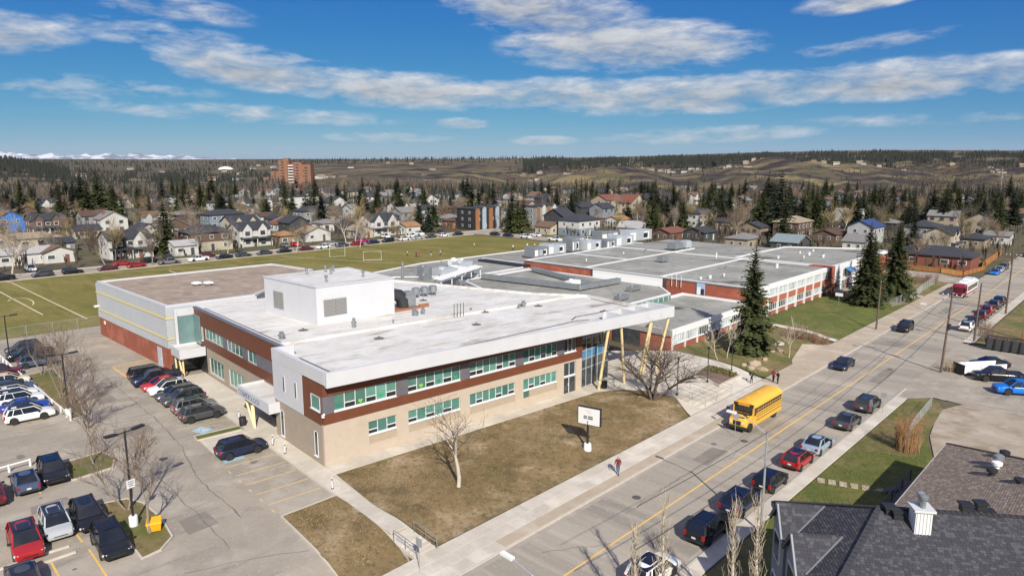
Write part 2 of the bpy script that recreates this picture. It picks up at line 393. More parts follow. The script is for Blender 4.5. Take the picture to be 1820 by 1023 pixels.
M_dirt = ground_mat('dirt_lot', (0.36, 0.305, 0.235), [((0.27, 0.215, 0.150), 0.25, 0.46, 0.62, 5, None), ((0.43, 0.375, 0.30), 0.35, 0.5, 0.66, 5, None), ((0.17, 0.14, 0.075), 0.18, 0.56, 0.7, 5, None)], bump=0.5)
M_crack = mat('crack_sealant', (0.13, 0.115, 0.10), 0.8, (0.22, 0.195, 0.165), 2.0, 0.8)

def ground_sheet():
    mb = MB(); ss = [-900, -500, -250, -100, -40, 0]+[40*i for i in range(1, 23)]
    tt = [-900, -700, -500, -350, -250, -150, -100, -30, 0, 20, 33, 36.9, 37.6, 38.3, 39, 39.7, 40.4, 41.1, 41.9]+[60+40*i for i in range(23)]
    for s in ss:
        for t in tt:
            p = W(s, t, 0); mb.v.append((p.x, p.y, zg(p.x, p.y)-0.07))
    n = len(tt)
    for i in range(len(ss)-1):
        for j in range(n-1):
            q = [i*n+j, (i+1)*n+j, (i+1)*n+j+1, i*n+j+1]
            if min(mb.v[k][1] for k in q) < 600: mb.f.append(q); mb.mi.append(0)
    mb.build('ground', M_ground, kind='structure')
ground_sheet()
T0, T1, TY = 22.1, 32.9, 27.7
patch('road', [W(-80, T0-0.1, 0), W(520, T0-0.1, 0), W(520, T1+0.1, 0), W(-80, T1+0.1, 0)], 0.0, M_road)
for k, (a, b) in enumerate(((TY-0.08, TY+0.02),)):
    patch('centre_line', [W(-80, a, 0), W(400, a, 0), W(400, b+0.06, 0), W(-80, b+0.06, 0)], 0.006, M_yellow)
patch('gutter', [W(-80, T1-0.42, 0), W(191, T1-0.42, 0), W(191, T1+0.05, 0), W(-80, T1+0.05, 0)], 0.005, M_gutter)
patch('gutter', [W(-80, T0-0.05, 0), W(96, T0-0.05, 0), W(96, T0+0.4, 0), W(-80, T0+0.4, 0)], 0.005, M_gutter)
patch('side_street', [W(191.5, 32.9, 0), W(202, 32.9, 0), W(202, 199.3, 0), W(191.5, 199.3, 0)], 0.012, M_asphalt)
patch('side_street', [W(207, 22.2, 0), W(216, 22.2, 0), W(216, -120, 0), W(207, -120, 0)], 0.012, M_asphalt)
kerb('kerb', [W(-60, T1+0.09), W(191, T1+0.09)], M_kerb, step=6)
kerb('kerb', [W(-60, T0-0.09), W(96, T0-0.09)], M_kerb, step=6)
kerb('kerb', [W(128, T0-0.09), W(206, T0-0.09)], M_kerb, step=6)
# sidewalk on the school side, slab by slab
rs_ = random.Random(5)
def slab_run(name, root, s0, s1, t0, t1, step, m, z0=-0.02, top=0.12, gap=0.022):
    me = {}; n = int(round((s1-s0)/step)); st = (s1-s0)/n
    mb = MB(); hx, hy = st/2-gap/2, (t1-t0)/2-gap/2; c = 0.012
    mb.add([(-hx,-hy,-0.12),(hx,-hy,-0.12),(hx,hy,-0.12),(-hx,hy,-0.12),(-hx,-hy,-c),(hx,-hy,-c),(hx,hy,-c),(-hx,hy,-c),(-hx+c,-hy+c,0),(hx-c,-hy+c,0),(hx-c,hy-c,0),(-hx+c,hy-c,0)],
           [(0,1,5,4),(1,2,6,5),(2,3,7,6),(3,0,4,7),(4,5,9,8),(5,6,10,9),(6,7,11,10),(7,4,8,11),(8,9,10,11)])
    mesh = mb.mesh(name, m)
    for i in range(n):
        p = W(s0+(i+0.5)*st, (t0+t1)/2)
        link(name, mesh, root, (p.x, p.y, p.z+top+rs_.uniform(-0.006, 0.006)), math.pi/2-RB)
sw = patch('sidewalk', [W(-60, T1+0.15, 0), W(190, T1+0.15, 0), W(190, 36.8, 0), W(-60, 36.8, 0)], 0.085, M_kerb)
slab_run('slab', sw, 12, 86, 34.22, 35.48, 1.48, M_walk); slab_run('slab', sw, 12, 86, 35.48, 36.76, 1.48, M_walk)
slab_run('strip_panel', sw, 34.6, 86.4, 33.08, 34.22, 3.7, M_tan); slab_run('slab', sw, 12, 34.6, 33.08, 34.22, 1.5, M_walk)
slab_run('strip_panel', sw, 86.4, 189, 33.08, 36.76, 3.8, M_tan)
patch('bus_bay_pad', [W(97, 36.7, 0), W(112.5, 36.7, 0), W(108, 39.6, 0), W(99, 37.6, 0)], 0.10, M_tan)
swr = patch('sidewalk', [W(-60, T0-0.15, 0), W(92, T0-0.15, 0), W(92, 20.75, 0), W(-60, 20.75, 0)], 0.085, M_kerb)
slab_run('slab', swr, 22, 91, 20.78, 21.94, 1.5, M_walk)
swf = patch('sidewalk', [W(128, T0-0.15, 0), W(205, T0-0.15, 0), W(205, 20.6, 0), W(128, 20.6, 0)], 0.095, M_walk)
# school site: parking lot and lawns
lot = patch('parking_lot', [G(182, 578), G(0, 604), G(-300, 648), W(-60, 115, 0), W(-60, 36.85, 0), W(28.6, 36.85, 0), B(-1.7, -16), B(2, -2), B(2, 75)], 0.0, M_asphalt)
patch('sports_field', [W(-120, 112), G(0, 605.5), G(182, 579.5), B(-3, 69), B(28, 68), W(103, 118), W(165, 118), W(189, 122), W(189, 198.6), W(-120, 198.6)], -0.02, M_field)
patch('field_street', [W(-320, 199.2), W(330, 199.2), W(330, 208.2), W(-320, 208.2)], 0.004, M_asphalt)
for t in (198.95, 208.35): kerb('kerb', [W(-200, t), W(190, t)] if t < 200 else [W(-200, t), W(300, t)], M_kerb, step=30)
patch('field_sidewalk', [W(-320, 208.5), W(330, 208.5), W(330, 210.0), W(-320, 210.0)], 0.06, M_walk)
M_line = mat('pitch_line_paint', (0.50, 0.47, 0.30), 0.9, (0.27, 0.26, 0.11), 1.0, 0.9)
M_line2 = mat('pitch_line_fresh', (0.62, 0.58, 0.40), 0.9, (0.45, 0.42, 0.24), 1.0, 0.9)
for (a, b) in (((20.5, 502), (154.6, 566)), ((-60, 484), (20.5, 502)), ((-40, 497), (76, 559)), ((440, 467), (560, 456)), ((300, 480), (320, 488)), ((150, 487), (420, 471)), ((500, 455), (700, 468))):
    stripe('pitch_line', G(*a), G(*b), 0.30, M_line2, -0.010)
for k in range(10):
    t0 = math.pi*k/10-.4; t1 = math.pi*(k+1)/10-.4; q0 = (36+24*math.cos(t0), 538-9*math.sin(t0)); q1 = (36+24*math.cos(t1), 538-9*math.sin(t1)); stripe('pitch_line', G(*q0), G(*q1), 0.26, M_line2, -0.010)
lawn = patch('front_lawn', [B(0.0, -2.05), B(32.2, -2.05), B(35.0, -2.25), W(69.5, 46.8), W(71.2, 44.3), W(71.6, 40.6), W(68.4, 36.85), W(30.8, 36.85), W(31.2, 38.6), B(-0.45, -9.5)], 0.10, M_drylawn)
patch('corner_lawn', [B(-6.8, -6.1), B(-1.95, -5.7), B(-1.75, -8.5), W(29.0, 38.6), W(28.5, 36.85), B(-4.6, -17.75), B(-7.2, -16.4)], 0.09, M_drylawn)
kerb('kerb', [B(-4.6, -17.75), B(-7.2, -16.4), B(-6.85, -6.05), B(-1.95, -5.65)], M_kerb, h=0.13)
# walks round the new wing
walk = patch('school_walk', [B(-1.95, -5.6), B(-1.75, -8.5), W(29.0, 38.7), W(31.1, 38.7), B(-0.45, -9.4), B(0.0, -2.0), B(36, -2.1), B(36, 0.3), B(2.0, 0.3), B(2.0, 38), B(-1.9, 38)], 0.085, M_kerb)
def uv_slabs(name, root, u0, u1, v0, v1, nu, nv, m, z=SITE+0.12):
    du, dv = (u1-u0)/nu, (v1-v0)/nv; g = 0.012
    mb = MB(); hx, hy = du/2-g, dv/2-g
    mb.box(-hx, hx, -hy, hy, -0.1, 0); mesh = mb.mesh(name, m)
    for i in range(nu):
        for j in range(nv):
            p = B(u0+(i+.5)*du, v0+(j+.5)*dv, z+rs_.uniform(-.005, .005)); link(name, mesh, root, p, math.pi/2-BB)
uv_slabs('slab', walk, 0.02, 34.0, -1.98, -0.02, 17, 1, M_walk)
uv_slabs('slab', walk, -1.85, -0.02, -1.98, 9.5, 1, 5, M_walk); uv_slabs('slab', walk, -1.85, 1.7, 10.0, 37.5, 1, 10, M_walk)
uv_slabs('slab', walk, -1.85, -0.45, -5.5, -2.0, 1, 2, M_walk); uv_slabs('slab', walk, -1.85, -0.45, -14.0, -5.6, 1, 5, M_walk)
kerb('kerb', [B(-1.97, -5.6), B(-1.97, 14.3)], M_kerb); kerb('kerb', [B(-1.97, 15.6), B(-1.97, 37.5)], M_kerb)
patch('concrete_pad', [B(-6.5, 14.3), B(-6.6, 9.6), B(-1.9, 9.6), B(-1.9, 14.3)], 0.008, M_walk)
patch('grass_strip', [B(-6.5, 15.6), B(-6.6, 14.5), B(-2.2, 14.5), B(-2.1, 15.5)], 0.09, M_green)
kerb('kerb', [B(-2.1, 15.55), B(-6.55, 15.7), B(-6.65, 14.4), B(-2.2, 14.4)], M_kerb)
for k in range(5):
    v = 6.15-2.38*k
    stripe('stall_line', B(-6.8, v), B(-2.25, v), 0.17, M_paleyellow, 0.006, lot)
for k in range(9):
    v = 18.6+2.55*k
    stripe('stall_line', B(-6.6, v), B(-2.25, v), 0.12, M_paleyellow, 0.006, lot)
for k in range(6):
    stripe('stall_end_mark', B(-6.9, 5.2-2.38*k), B(-6.9, 4.6-2.38*k), 0.16, M_paleyellow, 0.007, lot)
for k in range(12):
    stripe('stall_line', B(-20.4, 30.6+2.75*k), B(-15.8-0.083*(2.75*k), 30.6+2.75*k+0.15), 0.1, M_paleyellow, 0.006, lot)
stripe('stall_line', B(-22.5, 28.2), B(-16.5, 28.4), 0.1, M_paleyellow, 0.006, lot)
for u, v0, v1 in ((-21.55, -1.5, -6), (-19.2, -1.3, -6), (-19.5, 2.2, 0.1), (-21.9, 1.0, -0.2), (-24.2, -1.5, -6), (-20.5, 13.4, 11.2), (-22.9, 12.8, 10.6)):
    stripe('stall_line', B(u, v0), B(u+0.15, v1), 0.14, M_yellow, 0.006, lot)
patch('access_marking', [B(-6.3, 17.5), B(-5.5, 15.95), B(-4.3, 16.7), B(-5.1, 18.3)], 0.006, M_bluepaint, kind=None, parent=lot)
patch('access_marking', [B(-6.5, 8.6), B(-6.5, 7.1), B(-4.6, 7.1), B(-4.6, 8.6)], 0.006, M_bluepaint, kind=None, parent=lot)
for dx, dy, w, h in ((0, 0, .5, .12), (-.2, .2, .12, .5), (.2, -.25, .4, .12)):
    c = B(-5.3, 17.1); a = BS*w*.7; b_ = BN*h*.7; o = BS*dx+BN*dy
    patch('access_symbol', [(c.x+o.x-a.x-b_.x, c.y+o.y-a.y-b_.y), (c.x+o.x+a.x-b_.x, c.y+o.y+a.y-b_.y), (c.x+o.x+a.x+b_.x, c.y+o.y+a.y+b_.y), (c.x+o.x-a.x+b_.x, c.y+o.y-a.y+b_.y)], 0.010, M_white, kind=None, parent=lot)
stripe('hatch_edge', B(-6.7, 48.9), B(-6.4, 42.1), 0.18, M_yellow, 0.006, lot); stripe('hatch_edge', B(-6.7, 48.9), B(-1.9, 50.4), 0.15, M_paleyellow, 0.006, lot)
for k in range(16):
    v = 42.4+k*0.48; stripe('hatch_line', B(-6.4-0.03*k, v), B(-1.9, v+0.9), 0.12, M_paleyellow, 0.005, lot)
def island(name, pts, m=M_mixlawn):
    o = patch(name, pts, 0.09, m); kerb('kerb', pts, M_kerb, parent=None, closed=True, h=0.14)
    return o
island('lot_island', [B(-16.2, 52), B(-13.0, 53.2), B(-12.9, 40), B(-13.5, 30), B(-14.9, 29.6), B(-15.6, 42)])
island('lot_island', [B(-17.8, 17.0), B(-17.9, 12.3), B(-14.6, 12.8), B(-13.9, 15), B(-14.5, 17.5)])
island('lot_island', [B(-17.2, 5.7), B(-16.7, -5.3), B(-15.4, -5.0), B(-14.2, -3.6), B(-14.0, 0), B(-14.4, 3.6), B(-15.2, 5.3)])
def wiggly(name, pts, w, m, dz, parent=None, seed=1, amp=0.12):
    r = random.Random(seed); q = dense(pts, 0.8)
    L_, R_ = [], []
    for i, p in enumerate(q):
        d = q[min(i+1, len(q)-1)]-q[max(i-1, 0)]; d.normalize(); s = Vector((-d.y, d.x)); o = s*r.uniform(-amp, amp); ww = w*r.uniform(.5, 1.3)/2
        L_.append(p+o+s*ww); R_.append(p+o-s*ww)
    mb = MB()
    for i in range(len(q)):
        for x in (L_[i], R_[i]): mb.v.append((x.x, x.y, zg(x.x, x.y)+dz))
    for i in range(len(q)-1): mb.f.append([2*i, 2*i+1, 2*i+3, 2*i+2]); mb.mi.append(0)
    return mb.build(name, m, parent, kind=None if parent else 'structure')
wiggly('crack_seal', [B(-13.5, 26), B(-8, 24.5), B(-8.3, 14), B(-9.5, 6), B(-9.2, -4)], 0.11, M_crack, 0.004, lot, 3)
wiggly('crack_seal', [B(-8.5, 47), B(-8.4, 36), B(-8.0, 24)], 0.10, M_crack, 0.004, lot, 4)
wiggly('crack_seal', [B(-14, 9), B(-8.2, 8.5)], 0.10, M_crack, 0.004, lot, 5); wiggly('crack_seal', [B(-13.9, 30), B(-11, 22), B(-12, 10), B(-11.5, -8)], 0.09, M_crack, 0.004, lot, 6)
wiggly('crack_seal', [B(-19.5, 8), B(-13, 7.6)], 0.08, M_crack, 0.004, lot, 7); wiggly('crack_seal', [B(-15, -9), B(-9, -11), B(-7.4, -12)], 0.08, M_crack, 0.004, lot, 8)
for k, (s0, t0, s1, t1) in enumerate(((45, 29.5, 75, 29.9), (36, 30.8, 44, 25), (60, 28.5, 95, 29), (100, 30.5, 140, 30), (52, 24.4, 86, 24.9), (84, 33, 84.3, 23), (118, 33, 118.5, 22.5))):
    wiggly('crack_seal', [W(s0, t0), W((s0+s1)/2, (t0+t1)/2+.2), W(s1, t1)], 0.07, M_crack, 0.004, None, 20+k, 0.15)
# entrance plaza, planting bed, walks and lawns in front of the old wings
plaza = patch('entrance_plaza', [B(34.6, -2.2), B(34.6, 12), W(84, 58), W(90.2, 51.4), W(89.5, 45.2), W(87.6, 36.85), W(68.6, 36.85), W(71.7, 40.6), W(71.3, 44.3), W(69.6, 46.8)], 0.095, M_walk)
patch('planting_bed', [W(81.3, 43.6), W(86.1, 43.9), W(86.0, 39.3), W(79.9, 39.3)], 0.16, mat('bed_soil', (0.12, 0.075, 0.055), 0.95, (0.20, 0.13, 0.09), 3, 0.8, 0.6, 9))
kerb('bed_kerb', [W(81.3, 43.6), W(86.1, 43.9), W(86.0, 39.2), W(79.8, 39.2)], M_kerb, w=0.3, h=0.28, closed=True)
patch('spruce_lawn', [W(89.6, 45.0), W(90.4, 51.6), W(116.5, 51.6), W(118, 44), W(113, 36.9), W(88.2, 36.9)], 0.09, M_mixlawn)
patch('cross_walk', [W(116.5, 51.3), W(118.2, 51.3), W(116.0, 36.9), W(114.4, 36.9)], 0.105, M_walk)
patch('green_lawn', [W(118.3, 51), W(155, 51), W(155, 42), W(150, 36.9), W(116.2, 36.9)], 0.10, M_green)
patch('dry_corner', [W(155.2, 51), W(192, 51), W(191, 36.9), W(150, 36.9), W(155.2, 42)], 0.09, M_mixlawn)
patch('entry_court', [W(155, 51.5), W(176, 51.5), W(174, 45.5), W(157, 46.5)], 0.115, M_dirt)
patch('cross_walk', [W(158, 46.0), W(159.8, 46.0), W(168, 36.9), W(166, 36.9)], 0.12, M_walk)
# across the road
patch('verge_lawn', [W(48, 20.7), W(92, 20.7), W(93, 19), W(91, 17.2), W(81, 16.5), W(72, 13.2), W(68, 12.2), W(48, 12.2)], 0.03, M_green)
patch('verge_lawn', [W(20, 20.7), W(48, 20.7), W(48, 15), W(20, 15)], 0.03, M_mixlawn)
patch('dry_verge', [W(70, 20.7), W(92.4, 20.7), W(94.5, 18.6), W(91, 16.8), W(80, 16.0), W(73, 15.4), W(72.5, 18.5)], 0.034, M_mixlawn)
patch('dirt_lot', [W(68.6, 12.3), W(80.5, 15.8), W(90, 17), W(94, 15.5), W(95, 8), W(95, -35), W(68.6, -35)], 0.025, M_dirt)
patch('driveway', [W(92.2, 22.3), W(92.2, 20.6), W(94.6, 18.6), W(94, 15), W(95, -40), W(114, -40), W(113.5, 13), W(107.5, 20.8), W(107.5, 22.3)], 0.04, M_asphalt)
patch('driveway', [W(107.6, 22.3), W(107.6, 20.8), W(113.7, 13), W(114.5, -40), W(127, -40), W(127, 22.3)], 0.044, M_asphalt)
wiggly('crack_seal', [W(92.5, 20.5), W(94.5, 17), W(96, 8), W(97, -8)], 0.12, M_crack, 0.05, None, 41, 0.1)
patch('side_lawn', [W(203, 38), W(203, 90), W(240, 90), W(240, 38)], 0.05, M_mixlawn)
# ---------------------------------------------------------------- hills and river valley
TER_X = [-700, -150, 0, 60, 125, 220, 330, 450, 600, 750, 900, 1050, 1200, 1350, 1500, 1650, 1820, 2100, 2700]
TER_D = [420, 620, 800, 1000, 1250, 1600, 2100, 2900, 4200, 6500, 11000]
def _flat(d): return 290.0+FPX*(CAM_H-0.3)/d
_L = lambda a: [None, None]+list(a)
TER_Y = {-700: _L([None, None, 280, 262, 268, 284, 285, 284, 283]), -150: _L([None, None, 296, 277, 281, 288, 286, 284, 283]), 0: _L([None, None, 304, 286, 287, 290, 288, 284, 282.5]), 60: _L([None, None, 309, 295, 292, 292, 289, 284, 282.5]),
         125: _L([None, None, None, 306, 300, 295, 291, 285, 282.5]), 220: _L([None, None, None, None, 303, 297, 291, 286, 283]), 330: _L([None, None, None, None, 303, 297, 292, 287, 283.5]),
         450: _L([None, None, None, None, 302, 296, 290, 285, 283]), 600: _L([None, None, None, 308, 298, 290, 286, 284, 283]), 750: _L([None, None, 322, 311, 299, 288, 284, 283, 283]), 900: _L([None, 331, 324, 311, 300, 289, 282.5, 281.5, 282]),
         1050: _L([340, 336, 327, 308, 296, 288, 281, 280, 281]), 1200: _L([346, 341, 326, 302, 293, 284, 276, 277, 280]), 1350: _L([348, 344, 326, 299, 291, 281, 271, 274, 279]), 1500: _L([348, 345, 326, 297, 290, 278, 268, 272, 279]),
         1650: _L([348, 346, 328, 300, 290, 277, 267, 272, 279]), 1820: _L([348, 346, 332, 308, 293, 279, 268, 273, 279]), 2100: _L([348, 346, 330, 304, 292, 279, 268, 273, 279]), 2700: _L([348, 346, 330, 304, 292, 279, 268, 273, 279])}
def _val(k):
    return [(_flat(d) if y is None else y) for y, d in zip(TER_Y[k], TER_D)]
_TV = {k: _val(k) for k in TER_X}
def _cub(a, b, t): return a+(b-a)*(t*t*(3-2*t)*0.35+t*0.65)
def noise2(x, y):
    from mathutils import noise as mn
    return mn.fractal(Vector((x, y, 3.3)), 1.0, 2.0, 5)
def ter_y(px, d):
    i = 0
    while i < len(TER_X)-2 and px > TER_X[i+1]: i += 1
    fx = min(1, max(0, (px-TER_X[i])/(TER_X[i+1]-TER_X[i])))
    j = 0
    while j < len(TER_D)-2 and d > TER_D[j+1]: j += 1
    fd = min(1, max(0, (d-TER_D[j])/(TER_D[j+1]-TER_D[j])))
    A, Bv = _TV[TER_X[i]], _TV[TER_X[i+1]]
    return _cub(A[j]+(A[j+1]-A[j])*fd, Bv[j]+(Bv[j+1]-Bv[j])*fd, fx)
def ter_z(x, y):
    "height of the hills at a place (bearing and distance from the survey point)"
    d = max(y, 50.0)
    px = 910+FPX*(x/d)/ _c if False else 910+FPX*x/(d*_c+CAM_H*_s*0.5)
    z = CAM_H-d*(ter_y(px, d)-290.0)/FPX
    if d > 900:
        k = min(1, (d-900)/500)*min(1.0, max(0.0, (px-560)/350)); k *= max(0.0, min(1.0, (2700-d)/900))
        z += k*26*noise2(x/260.0+4, y/330.0+1)
        g = abs(noise2(x/170.0+9, y/520.0))
        z -= k*22*max(0.0, 0.35-g)
    if d < 620: z = min(z, 0.3)-0.35
    return z
def hills():
    ds = [420, 470, 530, 600, 680, 760, 840]+[900+50*i for i in range(36)]+[2750, 2950, 3200, 3500, 3900, 4400, 5200, 6500, 8500, 11000, 20000, 45000]
    nb = 230; mb = MB(); lo, hi = -56, 56
    for d in ds:
        for i in range(nb):
            b = R(lo+(hi-lo)*i/(nb-1)); x = d*math.tan(b); z = ter_z(x, d) if d <= 11000 else ter_z(x/d*11000, 11000)*0.5-30
            mb.v.append((x, d, z))
    for i in range(len(ds)-1):
        for j in range(nb-1):
            mb.f.append([i*nb+j, i*nb+j+1, (i+1)*nb+j+1, (i+1)*nb+j]); mb.mi.append(0)
    m = ground_mat('hill_grass_relief_shade', (0.120, 0.090, 0.055), [((0.205, 0.165, 0.080), 0.0042, 0.47, 0.57, 5, (2.2, R(30))), ((0.030, 0.025, 0.025), 0.0052, 0.46, 0.55, 6, (2.5, R(-25))), ((0.105, 0.100, 0.045), 0.011, 0.52, 0.66, 5, None), ((0.06, 0.046, 0.04), 0.03, 0.52, 0.68, 5, None)], bump=0.0)  # grass tones, with pale ridges and dark gullies coloured in for relief shading
    mb.build('hills', m, kind='structure', smooth=180)
hills()
def mountains():
    mb = MB(); n = 420; D = 62000.0; r = random.Random(8)
    from mathutils import noise as mn
    rows = [(-5000, 0.0), (-2500, 0.40), (0, 1.0), (3500, 0.5), (7000, 0.0)]
    for (dy, f) in rows:
        for i in range(n):
            px = -700+(450+700+60)*i/(n-1)
            x = (px-910)/FPX*D/ _c
            big = mn.fractal(Vector((px/95.0, 1.3, 0.2)), 1.0, 2.0, 3)
            fine = mn.fractal(Vector((px/17.0, dy/2600.0+4.0, 0.7)), 0.9, 2.0, 4)
            env = 470+280*big+ 260*fine
            env *= min(1.0, max(0.0, (455-px)/160.0))**0.6
            z = CAM_H+max(0.0, env*1.02)*f+ (300*f if px < 430 else 300*f*max(0, (470-px)/40.0))
            mb.v.append((x, D+dy+ 500*fine, z-60))
    for i in range(len(rows)-1):
        for j in range(n-1):
            mb.f.append([i*n+j, i*n+j+1, (i+1)*n+j+1, (i+1)*n+j]); mb.mi.append(0)
    m = ground_mat('snowy_rock', (0.66, 0.68, 0.71), [((0.13, 0.16, 0.21), 0.0009, 0.46, 0.58, 5, None)], bump=0.0)
    mb.build('mountains', m, kind='structure')
mountains()

patch('side_yard', [W(129, 20.4), W(205, 20.4), W(205, -40), W(129, -40)], 0.02, M_mixlawn)

M_patch = ground_mat('asphalt_repair', (0.22, 0.195, 0.165), [((0.27, 0.24, 0.20), 0.5, 0.45, 0.62, 5, None)])
for (a, b, c, d) in ((58, 62.5, 29.2, 31.0), (96, 104, 25.0, 26.6), (118, 121, 28.4, 31.5), (42, 44, 24.8, 26.4), (150, 158, 29, 30.6)):
    patch('repair_patch', [W(a, c), W(b, c+.1), W(b-.1, d), W(a+.2, d-.1)], 0.003, M_patch)
for (u0, u1, v0, v1) in ((-12.4, -9.0, 20, 23.5), (-13.2, -10.8, -4, -1), (-11.5, -9.6, 33, 38), (-21.5, -18.6, 7.4, 9.2)):
    patch('repair_patch', [B(u0, v0), B(u1, v0+.3), B(u1-.2, v1), B(u0+.1, v1-.2)], 0.0025, M_patch)
M_stain = mat('oil_stain', (0.15, 0.135, 0.115), .6, (0.24, .215, .18), 2.5, .9)
rst = random.Random(3)
for k in range(26):
    c = B(rst.choice((-4.4, -18.5, -20.5, -12)), rst.uniform(-4, 56)) if k < 16 else W(rst.uniform(36, 150), rst.choice((24.0, 25.5, 30.0, 31.2))); r = rst.uniform(.15, .5); pts = [(c.x+r*rst.uniform(.5, 1.1)*math.cos(6.28*i/9), c.y+r*rst.uniform(.5, 1.1)*math.sin(6.28*i/9)) for i in range(9)]
    patch('oil_stain', pts, 0.0035, M_stain)
def manhole(p):
    mb = MB(); mb.lathe([(.38, 0), (.38, .012), (.33, .014), (.3, .010)], 16, (p.x, p.y, p.z+.004)); mb.build('manhole', mat('iron_cover', (0.09, .08, .075), .7), kind='structure')
for p in (W(66, 29.3), W(104, 26), W(133, 29.5), B(-10.5, 12, SITE), W(48, 30.5)): manhole(p)
# ---------------------------------------------------------------- the school
M_whitepanel = mat('white_metal_panel', (0.57, 0.575, 0.59), 0.45, (0.52, 0.525, 0.545), 0.5, 0.8, spec=0.4)
M_roofwhite = ground_mat('white_membrane_roof', (0.59, 0.575, 0.54), [((0.66, 0.65, 0.62), 0.25, 0.45, 0.6, 4, None), ((0.42, 0.385, 0.33), 0.16, 0.53, 0.68, 6, (5.0, R(-41))), ((0.29, 0.235, 0.175), 0.10, 0.61, 0.72, 6, (3.0, R(-41))), ((0.45, 0.43, 0.39), 0.9, 0.55, 0.7, 5, (6.0, R(-41)))], rough=0.7, bump=0.05)
M_gravel = ground_mat('brown_gravel_roof', (0.33, 0.265, 0.205), [((0.255, 0.20, 0.155), 0.25, 0.47, 0.62, 6, (3.0, R(25))), ((0.40, 0.33, 0.265), 0.5, 0.5, 0.66, 6, None), ((0.20, 0.155, 0.12), 0.5, 0.55, 0.70, 6, (6.0, R(15)))], bump=0.4, bscale=8)
M_greyroof = ground_mat('grey_gravel_roof', (0.285, 0.285, 0.255), [((0.235, 0.235, 0.205), 0.07, 0.45, 0.6, 5, None), ((0.345, 0.345, 0.315), 0.15, 0.5, 0.66, 5, None), ((0.075, 0.066, 0.055), 0.060, 0.57, 0.66, 6, (3.0, R(20))), ((0.20, 0.185, 0.15), 0.6, 0.55, 0.7, 6, None)], bump=0.3, bscale=8)
M_brownclad = mat('rust_brown_panel', (0.165, 0.058, 0.030), 0.5, (0.130, 0.046, 0.025), 0.8, 0.9, spec=0.3, rnd=0.08)
M_stone = mat('beige_split_block', (0.50, 0.42, 0.33), 0.9, (0.43, 0.36, 0.28), 1.5, 0.8, 0.2, 12, c3=(0.47, 0.39, 0.31), scale3=0.5)
M_stonedark = mat('tan_infill_block', (0.41, 0.33, 0.245), 0.9, (0.36, 0.285, 0.21), 2, 0.8, 0.2, 12)
M_greyclad = mat('slate_grey_panel', (0.155, 0.145, 0.165), 0.5, (0.12, 0.115, 0.135), 1.0, 0.8, rnd=0.1)
M_frame = mat('window_frame_white', (0.66, 0.67, 0.68), 0.4)
M_glassgreen = mat('tinted_green_glass', (0.115, 0.26, 0.21), 0.07, (0.06, 0.16, 0.135), 1.1, 0.9, spec=0.5, rnd=0.35)
M_glasspale = mat('pale_stair_glass', (0.20, 0.30, 0.29), 0.08, (0.10, 0.17, 0.17), 0.5, 0.9, spec=0.6)
M_glassgreen2 = mat('tinted_green_glass_dark', (0.05, 0.14, 0.125), 0.05, (0.10, 0.23, 0.195), 0.8, 0.9, spec=0.6, rnd=0.3)
M_glassdark = mat('dark_window_glass', (0.022, 0.028, 0.032), 0.05, (0.06, 0.075, 0.08), 0.5, 0.9, spec=0.8)
M_blind = mat('pale_blind_behind_glass', (0.55, 0.60, 0.62), 0.25, (0.30, 0.36, 0.38), 0.9, 0.9, spec=0.6, rnd=0.3)
M_vent = mat('vent_opening_dark', (0.02, 0.021, 0.023), 0.5)
M_brick = mat('red_brick', (0.33, 0.092, 0.052), 0.9, (0.26, 0.070, 0.042), 1.2, 0.9, 0.2, 14, c3=(0.37, 0.12, 0.07), scale3=0.6)
M_corr = mat('corrugated_silver', (0.50, 0.52, 0.54), 0.5, (0.46, 0.48, 0.50), 0.7, 0.8, metal=0.15)
M_gymbrick = mat('gym_brick_base', (0.30, 0.088, 0.050), 0.9, (0.24, 0.068, 0.040), 0.9, 0.9, 0.2, 10, c3=(0.36, 0.125, 0.075), scale3=0.35)
M_yellowtrim = mat('pale_yellow_trim', (0.60, 0.52, 0.27), 0.6)
M_column = mat('cream_column_paint', (0.80, 0.66, 0.36), 0.5, (0.72, 0.58, 0.30), 1.2, 0.7)
M_steel = mat('galvanised_steel', (0.34, 0.36, 0.37), 0.45, (0.25, 0.27, 0.28), 1.0, 0.9, metal=0.5)
M_darksteel = mat('dark_metal', (0.045, 0.048, 0.052), 0.45, metal=0.3)
M_louver = mat('grey_louver', (0.30, 0.29, 0.28), 0.6)
M_blueglass = mat('blue_spandrel_glass', (0.055, 0.22, 0.40), 0.08, (0.04, 0.16, 0.33), 0.8, 0.8, spec=0.8)
M_signtext = mat('lettering_grey_blue', (0.20, 0.23, 0.30), 0.5)
M_whiteplain = mat('white_painted_metal', (0.74, 0.74, 0.73), 0.5)
M_paleduct = mat('pale_duct_metal', (0.56, 0.60, 0.62), 0.4, (0.46, 0.50, 0.52), 0.8, 0.9, metal=0.3)
M_rust = mat('rusty_brown_curb', (0.28, 0.12, 0.06), 0.8)

